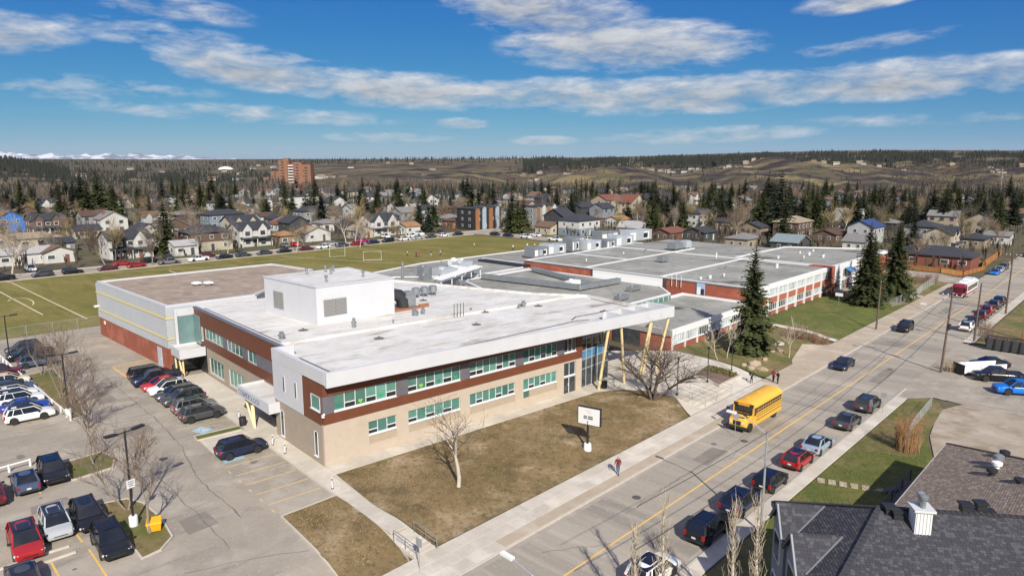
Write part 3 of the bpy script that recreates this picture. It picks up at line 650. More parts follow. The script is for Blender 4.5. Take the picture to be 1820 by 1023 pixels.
def local(b, o):
    "frame: local x along bearing b from origin o"
    return Vector(o), math.pi/2-R(b)
class Frame:
    "build in a local frame whose x axis runs along a bearing; y is to the left of it"
    def __init__(s, root): s.root = root
    def box(s, name, x0, x1, y0, y1, z0, z1, m, parent=None, **kw):
        mb = MB(); mb.box(x0, x1, y0, y1, z0, z1); return mb.build(name, m, parent or s.root, **kw)
def roof_with_parapet(root, poly, z, m_roof, m_par, par=0.35, w=0.3, name='roof', pname='parapet'):
    mb = MB(); n = len(poly); mb.add([(p[0], p[1], z) for p in poly], [tuple(range(n))]); mb.build(name, m_roof, root)
    pb = MB(); c = Vector((sum(p[0] for p in poly)/n, sum(p[1] for p in poly)/n))
    P2 = [Vector(p[:2]) for p in poly]; inn = []
    area = sum(P2[i].x*P2[(i+1) % n].y-P2[(i+1) % n].x*P2[i].y for i in range(n)); sg = 1 if area > 0 else -1
    for i in range(n):
        a, b, d = P2[i-1], P2[i], P2[(i+1) % n]
        e1 = (b-a).normalized(); e2 = (d-b).normalized(); n1 = Vector((-e1.y, e1.x))*sg; n2 = Vector((-e2.y, e2.x))*sg
        bi = n1+n2; k = w/max(0.3, bi.length_squared/2) if bi.length > 1e-6 else w
        inn.append(b+bi*k*0.5*1.0 if False else b+(n1+n2)*(w/(1+max(-0.5, n1.dot(n2)))))
    for i in range(n):
        j = (i+1) % n
        o1, o2, i1, i2 = P2[i], P2[j], inn[i], inn[j]
        pb.add([(o1.x, o1.y, z-0.3), (o2.x, o2.y, z-0.3), (i2.x, i2.y, z-0.3), (i1.x, i1.y, z-0.3), (o1.x, o1.y, z+par), (o2.x, o2.y, z+par), (i2.x, i2.y, z+par), (i1.x, i1.y, z+par)],
               [(4, 5, 6, 7), (0, 1, 5, 4), (3, 7, 6, 2)])
    return pb.build(pname, m_par, root, fix=True)
def window_band(root, x0, x1, y, z0, z1, n, ny=-1, vents=(), glass=None, dark=(), name='window', first_long=None, sill=0.18, hearts=()):
    "a row of n panes in the plane y=const, facing ny; frame members, sill, panes and hopper vents"
    w = thing_part(name, root)
    mb = MB(); f = 0.07; yo = y+ny*0.05
    lo, hi = min(y, yo), max(y, yo)
    st = (x1-x0)/n
    mb.box(x0, x1, lo, hi, z1-f, z1); mb.box(x0, x1, lo, hi, z0, z0+f*1.6)
    for i in range(n+1):
        xc = x0+i*st; h = f/2 if i in (0, n) else f*0.45
        mb.box(max(x0, xc-h), min(x1, xc+h), lo, hi, z0+f*1.6, z1-f)
    for i in vents:
        za = z0+(z1-z0)*0.36; mb.box(x0+i*st+f*.46, x0+(i+1)*st-f*.46, lo, hi, za-0.04, za+0.05)
    mb.build('frame', M_frame, w)
    sb = MB(); sb.box(x0-0.03, x1+0.03, min(y, y+ny*sill), max(y, y+ny*sill), z0-0.07, z0-0.004); sb.build('sill', M_frame, w)
    g = y-ny*0.03
    for i in range(n):
        a, b = x0+i*st+f*.45, x0+(i+1)*st-f*.45
        za = z0+f*1.6
        if i in vents:
            zz = z0+(z1-z0)*0.36
            pb = MB(); pb.box(a, b, min(g, y), max(g, y), za, zz-0.04); pb.build('vent', M_vent, w); za = zz+0.05
        pb = MB(); pb.box(a, b, min(g, y), max(g, y), za, z1-f)
        pb.build('pane', M_glassdark if i in dark else (glass or (M_glassgreen2 if (i*7+int(x0*3)) % 5 == 0 and not hearts else M_glassgreen)), w)
    for i, c in hearts:
        a = x0+(i+.5)*st; hb = MB(); s = 0.24; zc = z0+0.42
        hp = []
        for k in range(20):
            t = 2*math.pi*k/20
            hp.append((a+s*math.sin(t)**3, y+ny*0.004, zc+s*(0.81*math.cos(t)-0.31*math.cos(2*t)-0.12*math.cos(3*t)-0.06*math.cos(4*t))))
        hb.add(hp, [tuple(range(20))] if ny < 0 else [tuple(reversed(range(20)))]); hb.build('paper_heart', mat('heart_'+c, {'green': (0.02, 0.32, 0.12), 'lime': (0.22, 0.50, 0.05), 'teal': (0.01, 0.20, 0.12)}[c], 0.7), w)
    return w
def thing_part(name, root):
    return link(name, None, root)

def new_wing():
    root = thing('school_wing', 'two-storey new school wing, brown band, beige block base, deep white roof fascia', 'building', B(0, 0, SITE), math.pi/2-BB)
    # local x = u, y = v, z above the site
    z = lambda q: q-SITE
    F = Frame(root)
    # ground-floor block and upper band, with recesses left for the windows
    groups_up = [(1.1, 7.75, 6, (1, 3, 5)), (9.08, 15.55, 6, (0, 2, 4)), (16.8, 23.3, 7, (0, 1, 4, 6)), (24.5, 29.9, 6, (1, 3, 5))]
    groups_lo = [(4.57, 7.68, 3, (0, 2)), (9.04, 15.5, 6, (0, 2, 4)), (16.78, 23.2, 7, (1, 4, 6)), (24.48, 29.88, 6, (1, 3))]
    z0u, z1u, z0l, z1l = z(5.72), z(7.34), z(2.52), z(3.86)
    mb = MB()
    xs = 0.0
    segs = []
    for (a, b, n, v) in groups_lo: segs.append((a, b))
    segs.append((31.05, 33.12))
    for (a, b) in segs: mb.box(xs, a, 0, 0.3, 0, z(4.7)); xs = b
    mb.box(xs, 34.15, 0, 0.3, 0, z(4.7))
    for k, (a, b) in enumerate(segs):
        if k < 4: mb.box(a, b, 0, 0.3, z1l, z(4.7)); mb.box(a, b, 0.0, 0.3, 0, z(1.62) if k < 3 else z(1.62))
        else: mb.box(a, b, 0, 0.3, z(4.46), z(4.7))
    mb.box(0.003, 0.3, 0.3, 10.6, 0, z(4.7)) if False else None
    mb.build('front_wall', M_stone, root)
    for k, (a, b) in enumerate(segs[:4]):
        F.box('infill_panel', a if k < 3 else a+1.0, b, 0.07, 0.28, z(1.62), z0l-0.08, M_stonedark)
    for k, (a, b, n, v) in enumerate(groups_lo):
        w = window_band(root, a, b, 0.16, z0l if k < 3 else z0l, z1l, n, -1, v)
    F.box('pane', 24.52, 25.4, 0.14, 0.2, z(1.7), z0l-0.08, M_glassgreen)
    # backing behind the glass so the wall is solid
    F.box('core_wall', 0.31, 34.1, 0.31, 0.5, 0.02, z(8.4), M_vent)
    # upper storey: brown band below the windows, brown head above, grey piers between
    F.box('lower_band', 0.0, 34.15, -0.06, 0.28, z(4.7)+.002, z0u-0.08, M_brownclad)
    F.box('upper_band', 0.0, 34.15, -0.06, 0.28, z1u+0.004, z(8.45), M_brownclad)
    xs = 0.0
    for (a, b, n, v) in groups_up:
        F.box('grey_pier', xs, a-.004, -0.02, 0.28, z0u-0.076, z1u, M_greyclad); xs = b+.004
    F.box('grey_pier', xs, 31.05, -0.02, 0.28, z0u-0.076, z1u, M_greyclad); F.box('brown_pier', 33.13, 34.15, -0.055, 0.28, z0u-0.076, z1u, M_brownclad)
    hr = [((0, 'teal'), (2, 'lime'), (4, 'green')), ((1, 'lime'), (3, 'teal'), (5, 'green')), (), ()]
    for (a, b, n, v), h in zip(groups_up, hr): window_band(root, a, b, 0.12, z0u, z1u, n, -1, v, hearts=h)
    window_band(root, 31.06, 33.12, 0.12, z0u, z1u, 3, -1, (), M_glassdark)
    # glazed exit door
    w = window_band(root, 31.06, 33.12, 0.2, z(2.75), z(4.45), 2, -1, (), M_glassdark)
    d = thing_part('door', root); 
    F.box('leaf', 31.1, 31.95, 0.12, 0.2, 0.02, z(2.5), M_darksteel, d); F.box('pane', 31.22, 31.83, 0.115, 0.12, 0.35, z(2.35), M_glassdark, d)
    F.box('sidelight', 32.05, 33.08, 0.14, 0.2, 0.02, z(2.55), M_glassdark, d); F.box('frame', 31.95, 32.05, 0.1, 0.2, 0.0, z(2.7), M_frame, d)
    F.box('transom_panel', 31.06, 33.12, 0.13, 0.2, z(2.55), z(2.72), M_louver, d); F.box('handle', 31.85, 31.9, 0.07, 0.115, 1.0, 1.3, M_frame, d)
    # left return: white upper panel, brown corner, beige base
    F.box('side_wall', 0.0, 0.29, 0.301, 10.6, 0, z(4.6), mat('beige_block_shaded_side', (0.37, 0.305, 0.235), 0.9, (0.31, 0.255, 0.195), 1.5, 0.8, 0.2, 12))  # same stone as the front, its colour darkened for the shaded side
    F.box('side_brown_panel', -0.05, 0.29, 0.285, 3.9, z(4.6)+.003, z(8.46), M_brownclad)
    F.box('side_white_panel', -0.08, 0.29, 3.905, 10.6, z(4.6)+.003, z(8.6), M_whitepanel)
    F.box('return_wall', 0.29, 2.0, 10.3, 10.6, 0, z(8.6), M_whitepanel)
    for v in (7.95, 5.3):
        s_ = thing_part('window', root); F.box('frame', -0.11, 0.0, v-0.2, v+0.2, z(5.85), z(7.5), M_frame, s_); F.box('pane', -0.125, -0.11, v-0.05, v+0.17, z(5.93), z(7.42), M_glassdark, s_)
    def side_window(v0, v1, za, zb, depth=0.0, m=M_glassgreen, nm=2, x=-0.06):
        s_ = thing_part('window', root)
        F.box('pane', x-0.01, x+0.02, v0+0.06, v1-0.06, za+0.06, zb-0.06, m, s_)
        fb = MB(); fb.box(x-0.05, x, v0, v1, za, za+0.08); fb.box(x-0.05, x, v0, v1, zb-0.06, zb); fb.box(x-0.05, x, v0, v0+0.07, za, zb); fb.box(x-0.05, x, v1-0.07, v1, za, zb)
        for i in range(1, nm): vv = v0+(v1-v0)*i/nm; fb.box(x-0.04, x, vv-0.03, vv+0.03, za, zb)
        fb.build('frame', M_frame, s_); F.box('sill', x-0.16, x, v0-0.02, v1+0.02, za-0.08, za-0.004, M_frame, s_)
        return s_
    side_window(0.35, 2.15, z(5.9), z(7.25), m=M_glassgreen, nm=1, x=-0.06)
    side_window(1.25, 1.95, z(1.3), z(3.7), m=M_glassdark, nm=1, x=-0.003)
    side_window(8.6, 9.4, z(1.0), z(3.7), m=M_glassdark, nm=1, x=-0.003)
    # deep side set back 1.8 m
    dx = 1.8
    sb = MB()
    vs_lo = [(23.8, 28.7), (30.5, 35.6)]
    ya = 10.6
    for (a, b) in vs_lo: sb.box(dx, dx+0.3, ya, a, 0, z(4.45)); sb.box(dx, dx+0.3, a, b, 0, z(1.25)); sb.box(dx, dx+0.3, a, b, z(3.3), z(4.45)); ya = b
    sb.box(dx, dx+0.3, ya, 36.4, 0, z(4.45)); sb.build('deep_side_wall', M_stonedark if False else MATS['beige_block_shaded_side'], root)
    for (a, b) in vs_lo: side_window(a, b, z(1.25), z(3.3), m=M_glassgreen, nm=4, x=dx+0.14)
    F.box('deep_band_low', dx-0.06, dx+0.3, 10.6, 40.2, z(4.45)+.002, z(5.6), M_brownclad); F.box('deep_band_top', dx-0.06, dx+0.3, 10.6, 40.2, z(7.06), z(9.1), M_brownclad)
    ya = 10.6
    for (a, b) in ((19.5, 22.1), (23.7, 28.6), (30.0, 36.5)): F.box('grey_pier', dx-0.02, dx+0.28, ya, a, z(5.6)+.002, z(7.06)-.002, M_greyclad); side_window(a, b, z(5.6), z(7.06), nm=max(2, int((b-a)/1.2)), x=dx+0.1); ya = b
    F.box('brown_pier', dx-0.055, dx+0.28, 36.5, 40.2, z(5.6)+.002, z(7.06)-.002, M_brownclad)
    F.box('dark_coping', dx-0.16, dx+0.28, 10.5, 40.3, z(9.1)+.002, z(9.28), M_greyclad); F.box('light_coping', dx+0.28, dx+0.62, 10.5, 40.3, z(9.05), z(9.22), M_whitepanel)
    F.box('deep_core', dx+0.31, dx+0.45, 10.6, 40.0, 0.02, z(9.0), M_vent)
    side_window(37.0, 37.5, z(5.2), z(7.0), nm=1, x=dx-0.075, m=M_glassdark)
    # glass stair strip and recess where the wing meets the hall
    F.box('stair_glass', -0.4, 1.7, 40.25, 40.45, z(4.3), z(8.2), M_glasspale); F.box('stair_head', -0.6, 1.75, 40.2, 40.5, z(8.2)+.002, z(9.15), M_whitepanel); F.box('stair_frame', -0.75, -0.42, 40.1, 40.5, z(4.3), z(9.1), M_whitepanel); F.box('stair_glass', 1.62, 1.76, 38.0, 40.2, z(4.5), z(8.3), M_glasspale)
    F.box('entry_recess', 1.9, 2.0, 36.4, 40.4, 0, z(3.2), M_darksteel); F.box('entry_wall', -1.2, 1.9, 40.46, 40.6, 0.0, z(4.2), M_glassdark)
    # roof decks
    zr = z(8.75)
    mb = MB(); mb.add([(0.1, -0.9, zr), (38.0, -2.95, zr), (38.0, 0.15, zr), (47.4, 0.3, zr), (48.2, 12.0, zr), (43.3, 18.8, zr), (34.3, 42.5, zr), (2.2, 42.5, zr), (2.2, 10.4, zr), (0.1, 10.4, zr)], [tuple(range(10))]); mb.build('roof', M_roofwhite, root)
    # raised front deck edge and seams
    pb = MB()
    for a, b in (((2.2, 14.9), (47, 13.2)), ((43.3, 18.8), (34.3, 42.5)), ((48.2, 12.0), (43.3, 18.8)), ((47.5, 0.6), (48.2, 12.0))):
        pb.bar((a[0], a[1], zr+0.12), (b[0], b[1], zr+0.12), 0.35, 0.3)
    pb.build('roof_kerb', M_roofwhite, root)
    sb = MB()
    for a, b in (((2.0, 1.2), (35.4, 1.9)), ((2.0, 1.2), (2.0, 8.6)), ((35.4, 1.9), (36.6, 1.2)), ((35.0, 2.6), (36.7, 3.6)), ((36.7, 3.6), (46.5, 3.0)), ((3.2, 16.0), (3.2, 40.5)), ((46.8, 3.2), (47.2, 10.5))):
        sb.bar((a[0], a[1], zr+0.03), (b[0], b[1], zr+0.03), 0.15, 0.06)
    sb.build('roof_seam', mat('dark_membrane_seam', (0.10, 0.09, 0.085), 0.8), root)
    # deep white fascia wrapping the front, open frame over the entrance
    zf0, zf1 = z(8.45), z(9.82)
    fb = MB()
    def plank(a, b, th, z0, z1):
        a, b = Vector(a), Vector(b); d = (b-a).normalized(); nn = Vector((-d.y, d.x))*th
        q = [a, b, b+nn, a+nn]; fb.prism([(p.x, p.y) for p in q], z0, z1)
    plank((-0.1, -1.15), (47.5, -3.75), 0.42, zf0, zf1)
    fb.build('fascia', M_whitepanel, root, fix=True)
    fb = MB(); plank((-0.1, 10.62), (-0.1, -0.73), 0.42, z(8.6)+.002, zf1); fb.build('side_fascia', M_whitepanel, root, fix=True)
    fb = MB(); plank((47.5, -3.32), (47.5, 0.6), 0.4, zf0+.01, zf1-.01); fb.build('end_fascia', M_whitepanel, root, fix=True)
    F.box('back_fascia', 0.33, 2.2, 10.35, 10.62, z(8.6)+.002, zf1-.01, M_whitepanel)
    fb = MB(); fb.add([(0.0, -1.1, zf0+.01), (47.4, -3.7, zf0+.01), (47.4, 0.5, zf0+.01), (34.2, 0.5, zf0+.01), (34.2, -0.08, zf0+.01), (0.0, -0.08, zf0+.01)], [(0, 1, 2, 3, 4, 5)]) if False else None
    fb = MB(); fb.add([(0.0, -0.75, zf0+.012), (38.0, -2.8, zf0+.012), (38.0, 0.3, zf0+.012), (0.0, 0.3, zf0+.012)], [(0, 3, 2, 1)]); fb.build('soffit', M_whitepanel, root)
    for k in range(4):
        u = 38.5+2.82*k; v0 = -1.15-0.0546*u+0.43
        F.box('frame_fin', u, u+0.14, v0, 0.02, zf0+.05, zf1-0.05, M_whitepanel)
    F.box('frame_beam', 37.9, 47.09, 0.03, 0.14, zf0+.06, zf1-0.04, M_whitepanel)
    # curtain wall round the entrance
    cw = thing_part('curtain_wall', root)
    def cwall(a, b, n):
        a, b = Vector(a), Vector(b)
        zl = [0.0, 2.4, 3.6, 4.7, 6.2, z(8.42)]
        for i in range(n):
            p, q = a.lerp(b, i/n), a.lerp(b, (i+1)/n)
            for k in range(5):
                m = M_blueglass if k == 2 else M_glassdark
                g = MB(); g.add([(p.x, p.y, zl[k]), (q.x, q.y, zl[k]), (q.x, q.y, zl[k+1]), (p.x, p.y, zl[k+1])], [(0, 1, 2, 3)]); g.build('pane', m, cw)
        fb = MB()
        for i in range(n+1):
            p = a.lerp(b, i/n); fb.bar((p.x, p.y, 0), (p.x, p.y, z(8.42)), 0.09)
        for zz in zl[1:]: fb.bar((a.x, a.y, zz), (b.x, b.y, zz), 0.08)
        fb.build('mullion', M_frame if False else mat('mullion_grey', (0.42, 0.44, 0.45), 0.4), cw)
    cwall((34.2, 0.35), (40.4, 1.2), 5); cwall((40.4, 1.2), (40.9, 5.8), 3)
    F.box('plant_screen', 40.9, 41.1, 5.8, 9.0, 0, z(8.6), M_louver)
    F.box('white_wall_panel', 44.0, 48.5, 8.9, 9.1, z(4.0), z(6.6), M_whiteplain); F.box('grey_glass_wall', 44.0, 48.5, 8.95, 9.05, 0, z(4.0), M_glassdark)
    F.box('rear_wall', 41.0, 48.0, 9.1, 9.3, 0, z(8.6), M_louver); F.box('rear_side_wall', 47.7, 47.9, 0.4, 11.9, z(6.2), z(8.7), M_whitepanel); F.box('back_wall', 2.2, 34.3, 42.2, 42.45, 0, z(8.7), M_whitepanel)
    sw_ = MB(); sw_.bar((43.3, 18.7, 4), (34.3, 42.4, 4), 0.2, 8.2); sw_.bar((48.1, 11.9, 4), (43.3, 18.7, 4), 0.2, 8.2); sw_.build('back_wall', M_whitepanel, root)
    # raking cream columns
    cols = [((35.6, -1.55), (35.7, -2.75)), ((40.0, -1.9), (38.0, -2.8)), ((43.4, -2.1), (43.2, -3.05)), ((43.7, -0.4), (43.9, -3.0)), ((47.0, -1.2), (46.9, -3.2))]
    cols = [((35.6, -1.5), (35.7, -2.8)), ((40.0, -1.9), (37.9, -2.9)), ((42.9, -1.9), (43.4, -3.2)), ((44.9, -1.0), (43.7, -3.1)), ((46.2, -2.0), (46.9, -3.35))]
    for a, b in cols:
        mb = MB(); mb.tube([(a[0], a[1], 0.05), (b[0], b[1], zf0+.05)], 0.17, 10); mb.build('column', M_column, root, smooth=40)
    # penthouse
    ph = thing_part('penthouse', root); zp0, zp1 = zr, z(13.35)
    pq = [(10.0, 21.0), (20.8, 20.9), (20.8, 33.0), (8.6, 33.0)]
    mb = MB(); mb.prism(pq, zp0, zp1); mb.build('penthouse_wall', M_whitepanel, ph, fix=True)
    mb = MB(); mb.prism([(9.9, 20.9), (20.9, 20.8), (20.9, 33.1), (8.5, 33.1)], zp1+.002, zp1+0.12); mb.build('penthouse_coping', M_whitepanel, ph, fix=True)
    mb = MB(); mb.add([(10.3, 21.3, zp1+.125), (20.5, 21.2, zp1+.125), (20.5, 32.7, zp1+.125), (9.0, 32.7, zp1+.125)], [(0, 1, 2, 3)]); mb.build('penthouse_roof', M_roofwhite, ph)
    for k in range(2):
        lv = MB(); x0 = 10.9+1.55*k
        lv.box(x0, x0+1.45, 20.86, 20.97, zp0+1.0, zp0+3.0)
        for i in range(12): lv.bar((x0, 20.83, zp0+1.1+i*.165), (x0+1.45, 20.83, zp0+1.1+i*.165), 0.09, 0.05)
        lv.build('louver', M_louver, ph)
    for k in range(2):
        lv = MB(); t0 = 0.62+0.10*k; a = Vector((10.0, 21.0)).lerp(Vector((8.6, 33.0)), t0); b = Vector((10.0, 21.0)).lerp(Vector((8.6, 33.0)), t0+0.09)
        for i in range(13): lv.bar((a.x-.06, a.y, zp0+1.0+i*.17), (b.x-.06, b.y, zp0+1.0+i*.17), 0.09, 0.12)
        lv.build('louver', M_louver, ph)
    # canopies over the side doors
    def canopy(u0, u1, v0, v1, z0, z1, txt=None):
        c = thing_part('canopy', root)
        mb = MB(); mb.box(u0, u1, v0, v1, z0, z1-0.25); mb.box(u0, u0+0.2, v0, v1, z1-0.25, z1); mb.box(u0+.2, u1, v0, v0+0.2, z1-0.25, z1-.002); mb.box(u0+.2, u1, v1-0.2, v1, z1-0.25, z1-.002); mb.build('canopy_frame', M_whitepanel, c)
        F.box('canopy_roof', u0+.22, u1-.02, v0+.22, v1-.22, z1-0.249, z1-0.24, M_roofwhite, c)
        if txt:
            me = text_mesh(txt, 0.78, 0.02, M_signtext); o = link('lettering', me, c)
            o.matrix_local = Matrix.Translation((u0-0.025, (v0+v1)/2+0.9, (z0+z1)/2-0.02)) @ Matrix(((0, 0, -1, 0), (-1, 0, 0, 0), (0, 1, 0, 0), (0, 0, 0, 1)))
        return c
    canopy(-1.15, 2.0, 9.5, 17.9, z(3.35), z(4.45), 'COSMETOLOGY'); canopy(-1.5, 1.75, 36.6, 40.2, z(3.3), z(4.5))
    for a, b in (((-0.95, 14.1), (-0.75, 16.9)), ((-0.85, 14.5), (-0.55, 15.7)), ((-1.05, 13.7), (-0.85, 14.4))):
        mb = MB(); mb.tube([(a[0], a[1], 0.03), (b[0], b[1], z(3.36))], 0.12, 8); mb.build('column', M_column, root, smooth=40)
    for a, b in (((-1.0, 37.6), (-1.1, 38.4)), ((-0.9, 37.4), (-1.0, 37.2)), ((-1.0, 40.0), (-1.1, 40.0))):
        mb = MB(); mb.tube([(a[0], a[1], 0.03), (b[0], b[1], z(3.31))], 0.12, 8); mb.build('column', M_column, root, smooth=40)
    F.box('dark_doorway', 0.26, 0.31, 10.0, 10.3, 0, 2.6, M_vent); F.box('deep_doorway', dx-0.02, dx+0.0, 11.5, 18.5, 0.0, z(3.2), M_darksteel)
    # corner floodlight
    lb = MB(); lb.box(-0.22, 0.0, -0.3, -0.1, z(5.5), z(5.75)); lb.bar((-0.1, -0.06, z(5.6)), (-0.1, -0.4, z(5.85)), 0.16); lb.build('floodlight', M_whiteplain, root)
    # roof kit
    def vent(u, v, h=0.9, r=0.22):
        mb = MB(); mb.lathe([(r*0.8, 0), (r*0.8, h*0.35), (r*1.3, h*0.42), (r*1.3, h*0.62), (r*0.7, h*0.7), (r*0.9, h*0.95), (r*.3, h)], 10, (u, v, zr)); mb.build('roof_vent', M_steel, root, smooth=40)
    for (u, v, h, r) in ((3.9, 17.3, .9, .3), (12.7, 17.0, 1.2, .24), (22.3, 18.6, .9, .24), (21.9, 17.7, .8, .34), (23.2, 17.9, .9, .24), (36.0, 12.6, .9, .3), (35.0, 12.4, .6, .2), (29.5, 15.9, .3, .14), (17.5, 16.0, .5, .1)): vent(u, v, h, r)
    for k in range(3):
        mb = MB(); c = (28.8+1.5*k, 27.9); mb.lathe([(0.5, 0.55), (0.6, 0.6), (0.6, 1.4), (0.45, 1.5)], 12, (c[0], c[1], zr))
        for a in range(4): mb.bar((c[0]+.45*math.cos(a*1.57+.7), c[1]+.45*math.sin(a*1.57+.7), zr), (c[0]+.4*math.cos(a*1.57+.7), c[1]+.4*math.sin(a*1.57+.7), zr+.6), 0.07)
        mb.build('exhaust_fan', M_steel, root, smooth=40)
    mb = MB(); mb.tube([(20.8, 22.6, zr+2.1), (21.6, 22.6, zr+2.15), (22.5, 22.5, zr+1.9), (23.0, 22.4, zr+1.3), (23.1, 22.4, zr+.3)], [0.8, 0.8, 0.85, 0.9, 0.9], 14); mb.build('intake_duct', M_darksteel, root, smooth=50)
    mb = MB(); mb.box(23.0, 24.6, 21.6, 23.3, zr+.35, zr+1.9); mb.box(23.2, 24.4, 21.8, 23.1, zr+1.9, zr+2.3); mb.build('intake_unit', M_steel, root)
    F.box('duct_curb', 20.9, 25.0, 21.2, 23.8, zr+0.02, zr+0.3, M_rust); F.box('pipe_curb', 25.1, 26.6, 21.4, 21.8, zr+0.02, zr+0.45, M_rust)
    hb = MB()
    for x in (25.0, 26.0):
        hb.tube([(x, 13.6, zr), (x, 13.6, zr+1.7), (x+.5, 13.6, zr+1.7), (x+.5, 13.6, zr)], 0.04, 6)
    hb.build('ladder_rail', M_darksteel, root)
    for (u, v) in ((12.2, 10.5), (24.6, 8.6), (7.6, 19.8), (42.0, 3.4), (28.5, 25.6), (38.0, 11.8), (30.0, 13.6)):
        mb = MB(); mb.lathe([(0.62, 0.0), (0.5, 0.05), (0.12, 0.06), (0.1, 0.25), (0.02, 0.27)], 12, (u, v, zr+.005)); mb.build('roof_drain', mat('drain_stain_dark', (0.13, 0.11, 0.09), 0.9), root, smooth=60)
    for k, (u, v) in enumerate(((12.5, 23.2), (13.4, 30.5), (16.3, 30.9), (17.2, 30.4), (17.9, 23.6), (15.9, 28.6))):
        mb = MB(); mb.lathe([(0.14, 0), (0.14, .6), (0.24, .65), (0.24, .85), (0.1, .9)], 8, (u, v, zp1+.12)); mb.build('roof_vent', M_steel, ph, smooth=40)
    return root
new_wing()

def gym():
    pts = [B(-3.4, 71.1), B(-1.1, 42.4), B(11, 42.6), B(28.5, 60.0), B(26.0, 72.1)]
    root = thing('gym_hall', 'tall gymnasium with silver corrugated siding, brick base and brown gravel roof', 'building', (0, 0, 0))
    poly = [(p.x, p.y) for p in pts]; zt = 9.4
    roof_with_parapet(root, poly, zt-0.25, M_gravel, M_whitepanel, par=0.25, w=0.45)
    core = MB(); core.prism(poly, 0.3, zt-0.3); core.build('core_wall', M_louver, root, fix=True)
    n = len(poly)
    def facade(i, z0, z1, m, name, off, rib=None):
        a, b = Vector(poly[i]), Vector(poly[(i+1) % n]); d = (b-a).normalized(); o = Vector((d.y, -d.x))
        cx = sum(p[0] for p in poly)/n; cy = sum(p[1] for p in poly)/n
        if o.dot(Vector((cx, cy))-a) > 0: o = -o
        a = a-d*off; b = b+d*off
        mb = MB()
        if rib:
            k = int((z1-z0)/rib); prof = []
            for j in range(k):
                zz = z0+(z1-z0)*j/k; h = (z1-z0)/k
                prof += [(off, zz), (off, zz+h*.35), (off+0.028, zz+h*.5), (off+0.028, zz+h*.85)]
            prof.append((off, z1))
            for (q, zz) in prof: mb.v += [(a.x+o.x*q, a.y+o.y*q, zz), (b.x+o.x*q, b.y+o.y*q, zz)]
            for j in range(len(prof)-1): mb.f.append([2*j, 2*j+1, 2*j+3, 2*j+2]); mb.mi.append(0)
        else:
            q = [a, b, b+o*off, a+o*off]; mb.prism([(p.x, p.y) for p in q], z0, z1)
        return mb.build(name, m, root, fix=True)
    for i in (0, 1, 4, 3):
        facade(i, 0.4, 3.55, M_gymbrick, 'brick_base', 0.10)
        facade(i, 3.56, 4.75, M_corr, 'siding', 0.16, 0.26); facade(i, 5.05, 7.55, M_corr, 'siding', 0.16, 0.26); facade(i, 7.85, 9.15, M_corr, 'siding', 0.16, 0.26)
        facade(i, 4.755, 5.045, M_yellowtrim, 'yellow_trim', 0.24); facade(i, 7.555, 7.845, M_yellowtrim, 'yellow_trim', 0.24)
    # door near the corner and light
    a, b = Vector(poly[0]), Vector(poly[1]); d = (b-a).normalized(); o = Vector((d.y, -d.x))
    if o.dot(Vector((poly[2][0], poly[2][1]))-a) > 0: o = -o
    L_ = (b-a).length
    def on(t, z, q): p = a+d*t+o*q; return Vector((p.x, p.y, z))
    mb = MB(); mb.obox(on(L_-3.2, 1.9, 0.13), (d.x*.75, d.y*.75, 0), (o.x*.05, o.y*.05, 0), (0, 0, 1.3)); dr = mb.build('door', mat('pale_blue_door', (0.42, 0.47, 0.52), 0.5), root)
    mb = MB(); mb.obox(on(L_-2.7, 1.7, 0.2), (d.x*.05, d.y*.05, 0), (o.x*.03, o.y*.03, 0), (0, 0, .12)); mb.build('handle', M_frame, dr)
    mb = MB(); mb.obox(on(2.6, 3.0, 0.16), (d.x*.3, d.y*.3, 0), (o.x*.05, o.y*.05, 0), (0, 0, .25)); mb.build('wall_light', mat('cream_light', (0.8, 0.72, 0.5), .5), root)
    mb = MB(); mb.obox(on(0.3, 5.4, 0.45), (d.x*.3, d.y*.3, 0), (o.x*.35, o.y*.35, 0), (0, 0, .12)); mb.build('floodlight', M_whiteplain, root)
    for k in range(2):
        c = B(7.6+1.5*k, 57.3-0.9*k, zt-0.2); mb = MB(); mb.lathe([(0.3, 0), (0.3, .25), (0.85, .3), (0.8, .5), (0.3, .62)], 4, (c.x, c.y, c.z)); mb.build('roof_hatch', M_whiteplain, root)
gym()

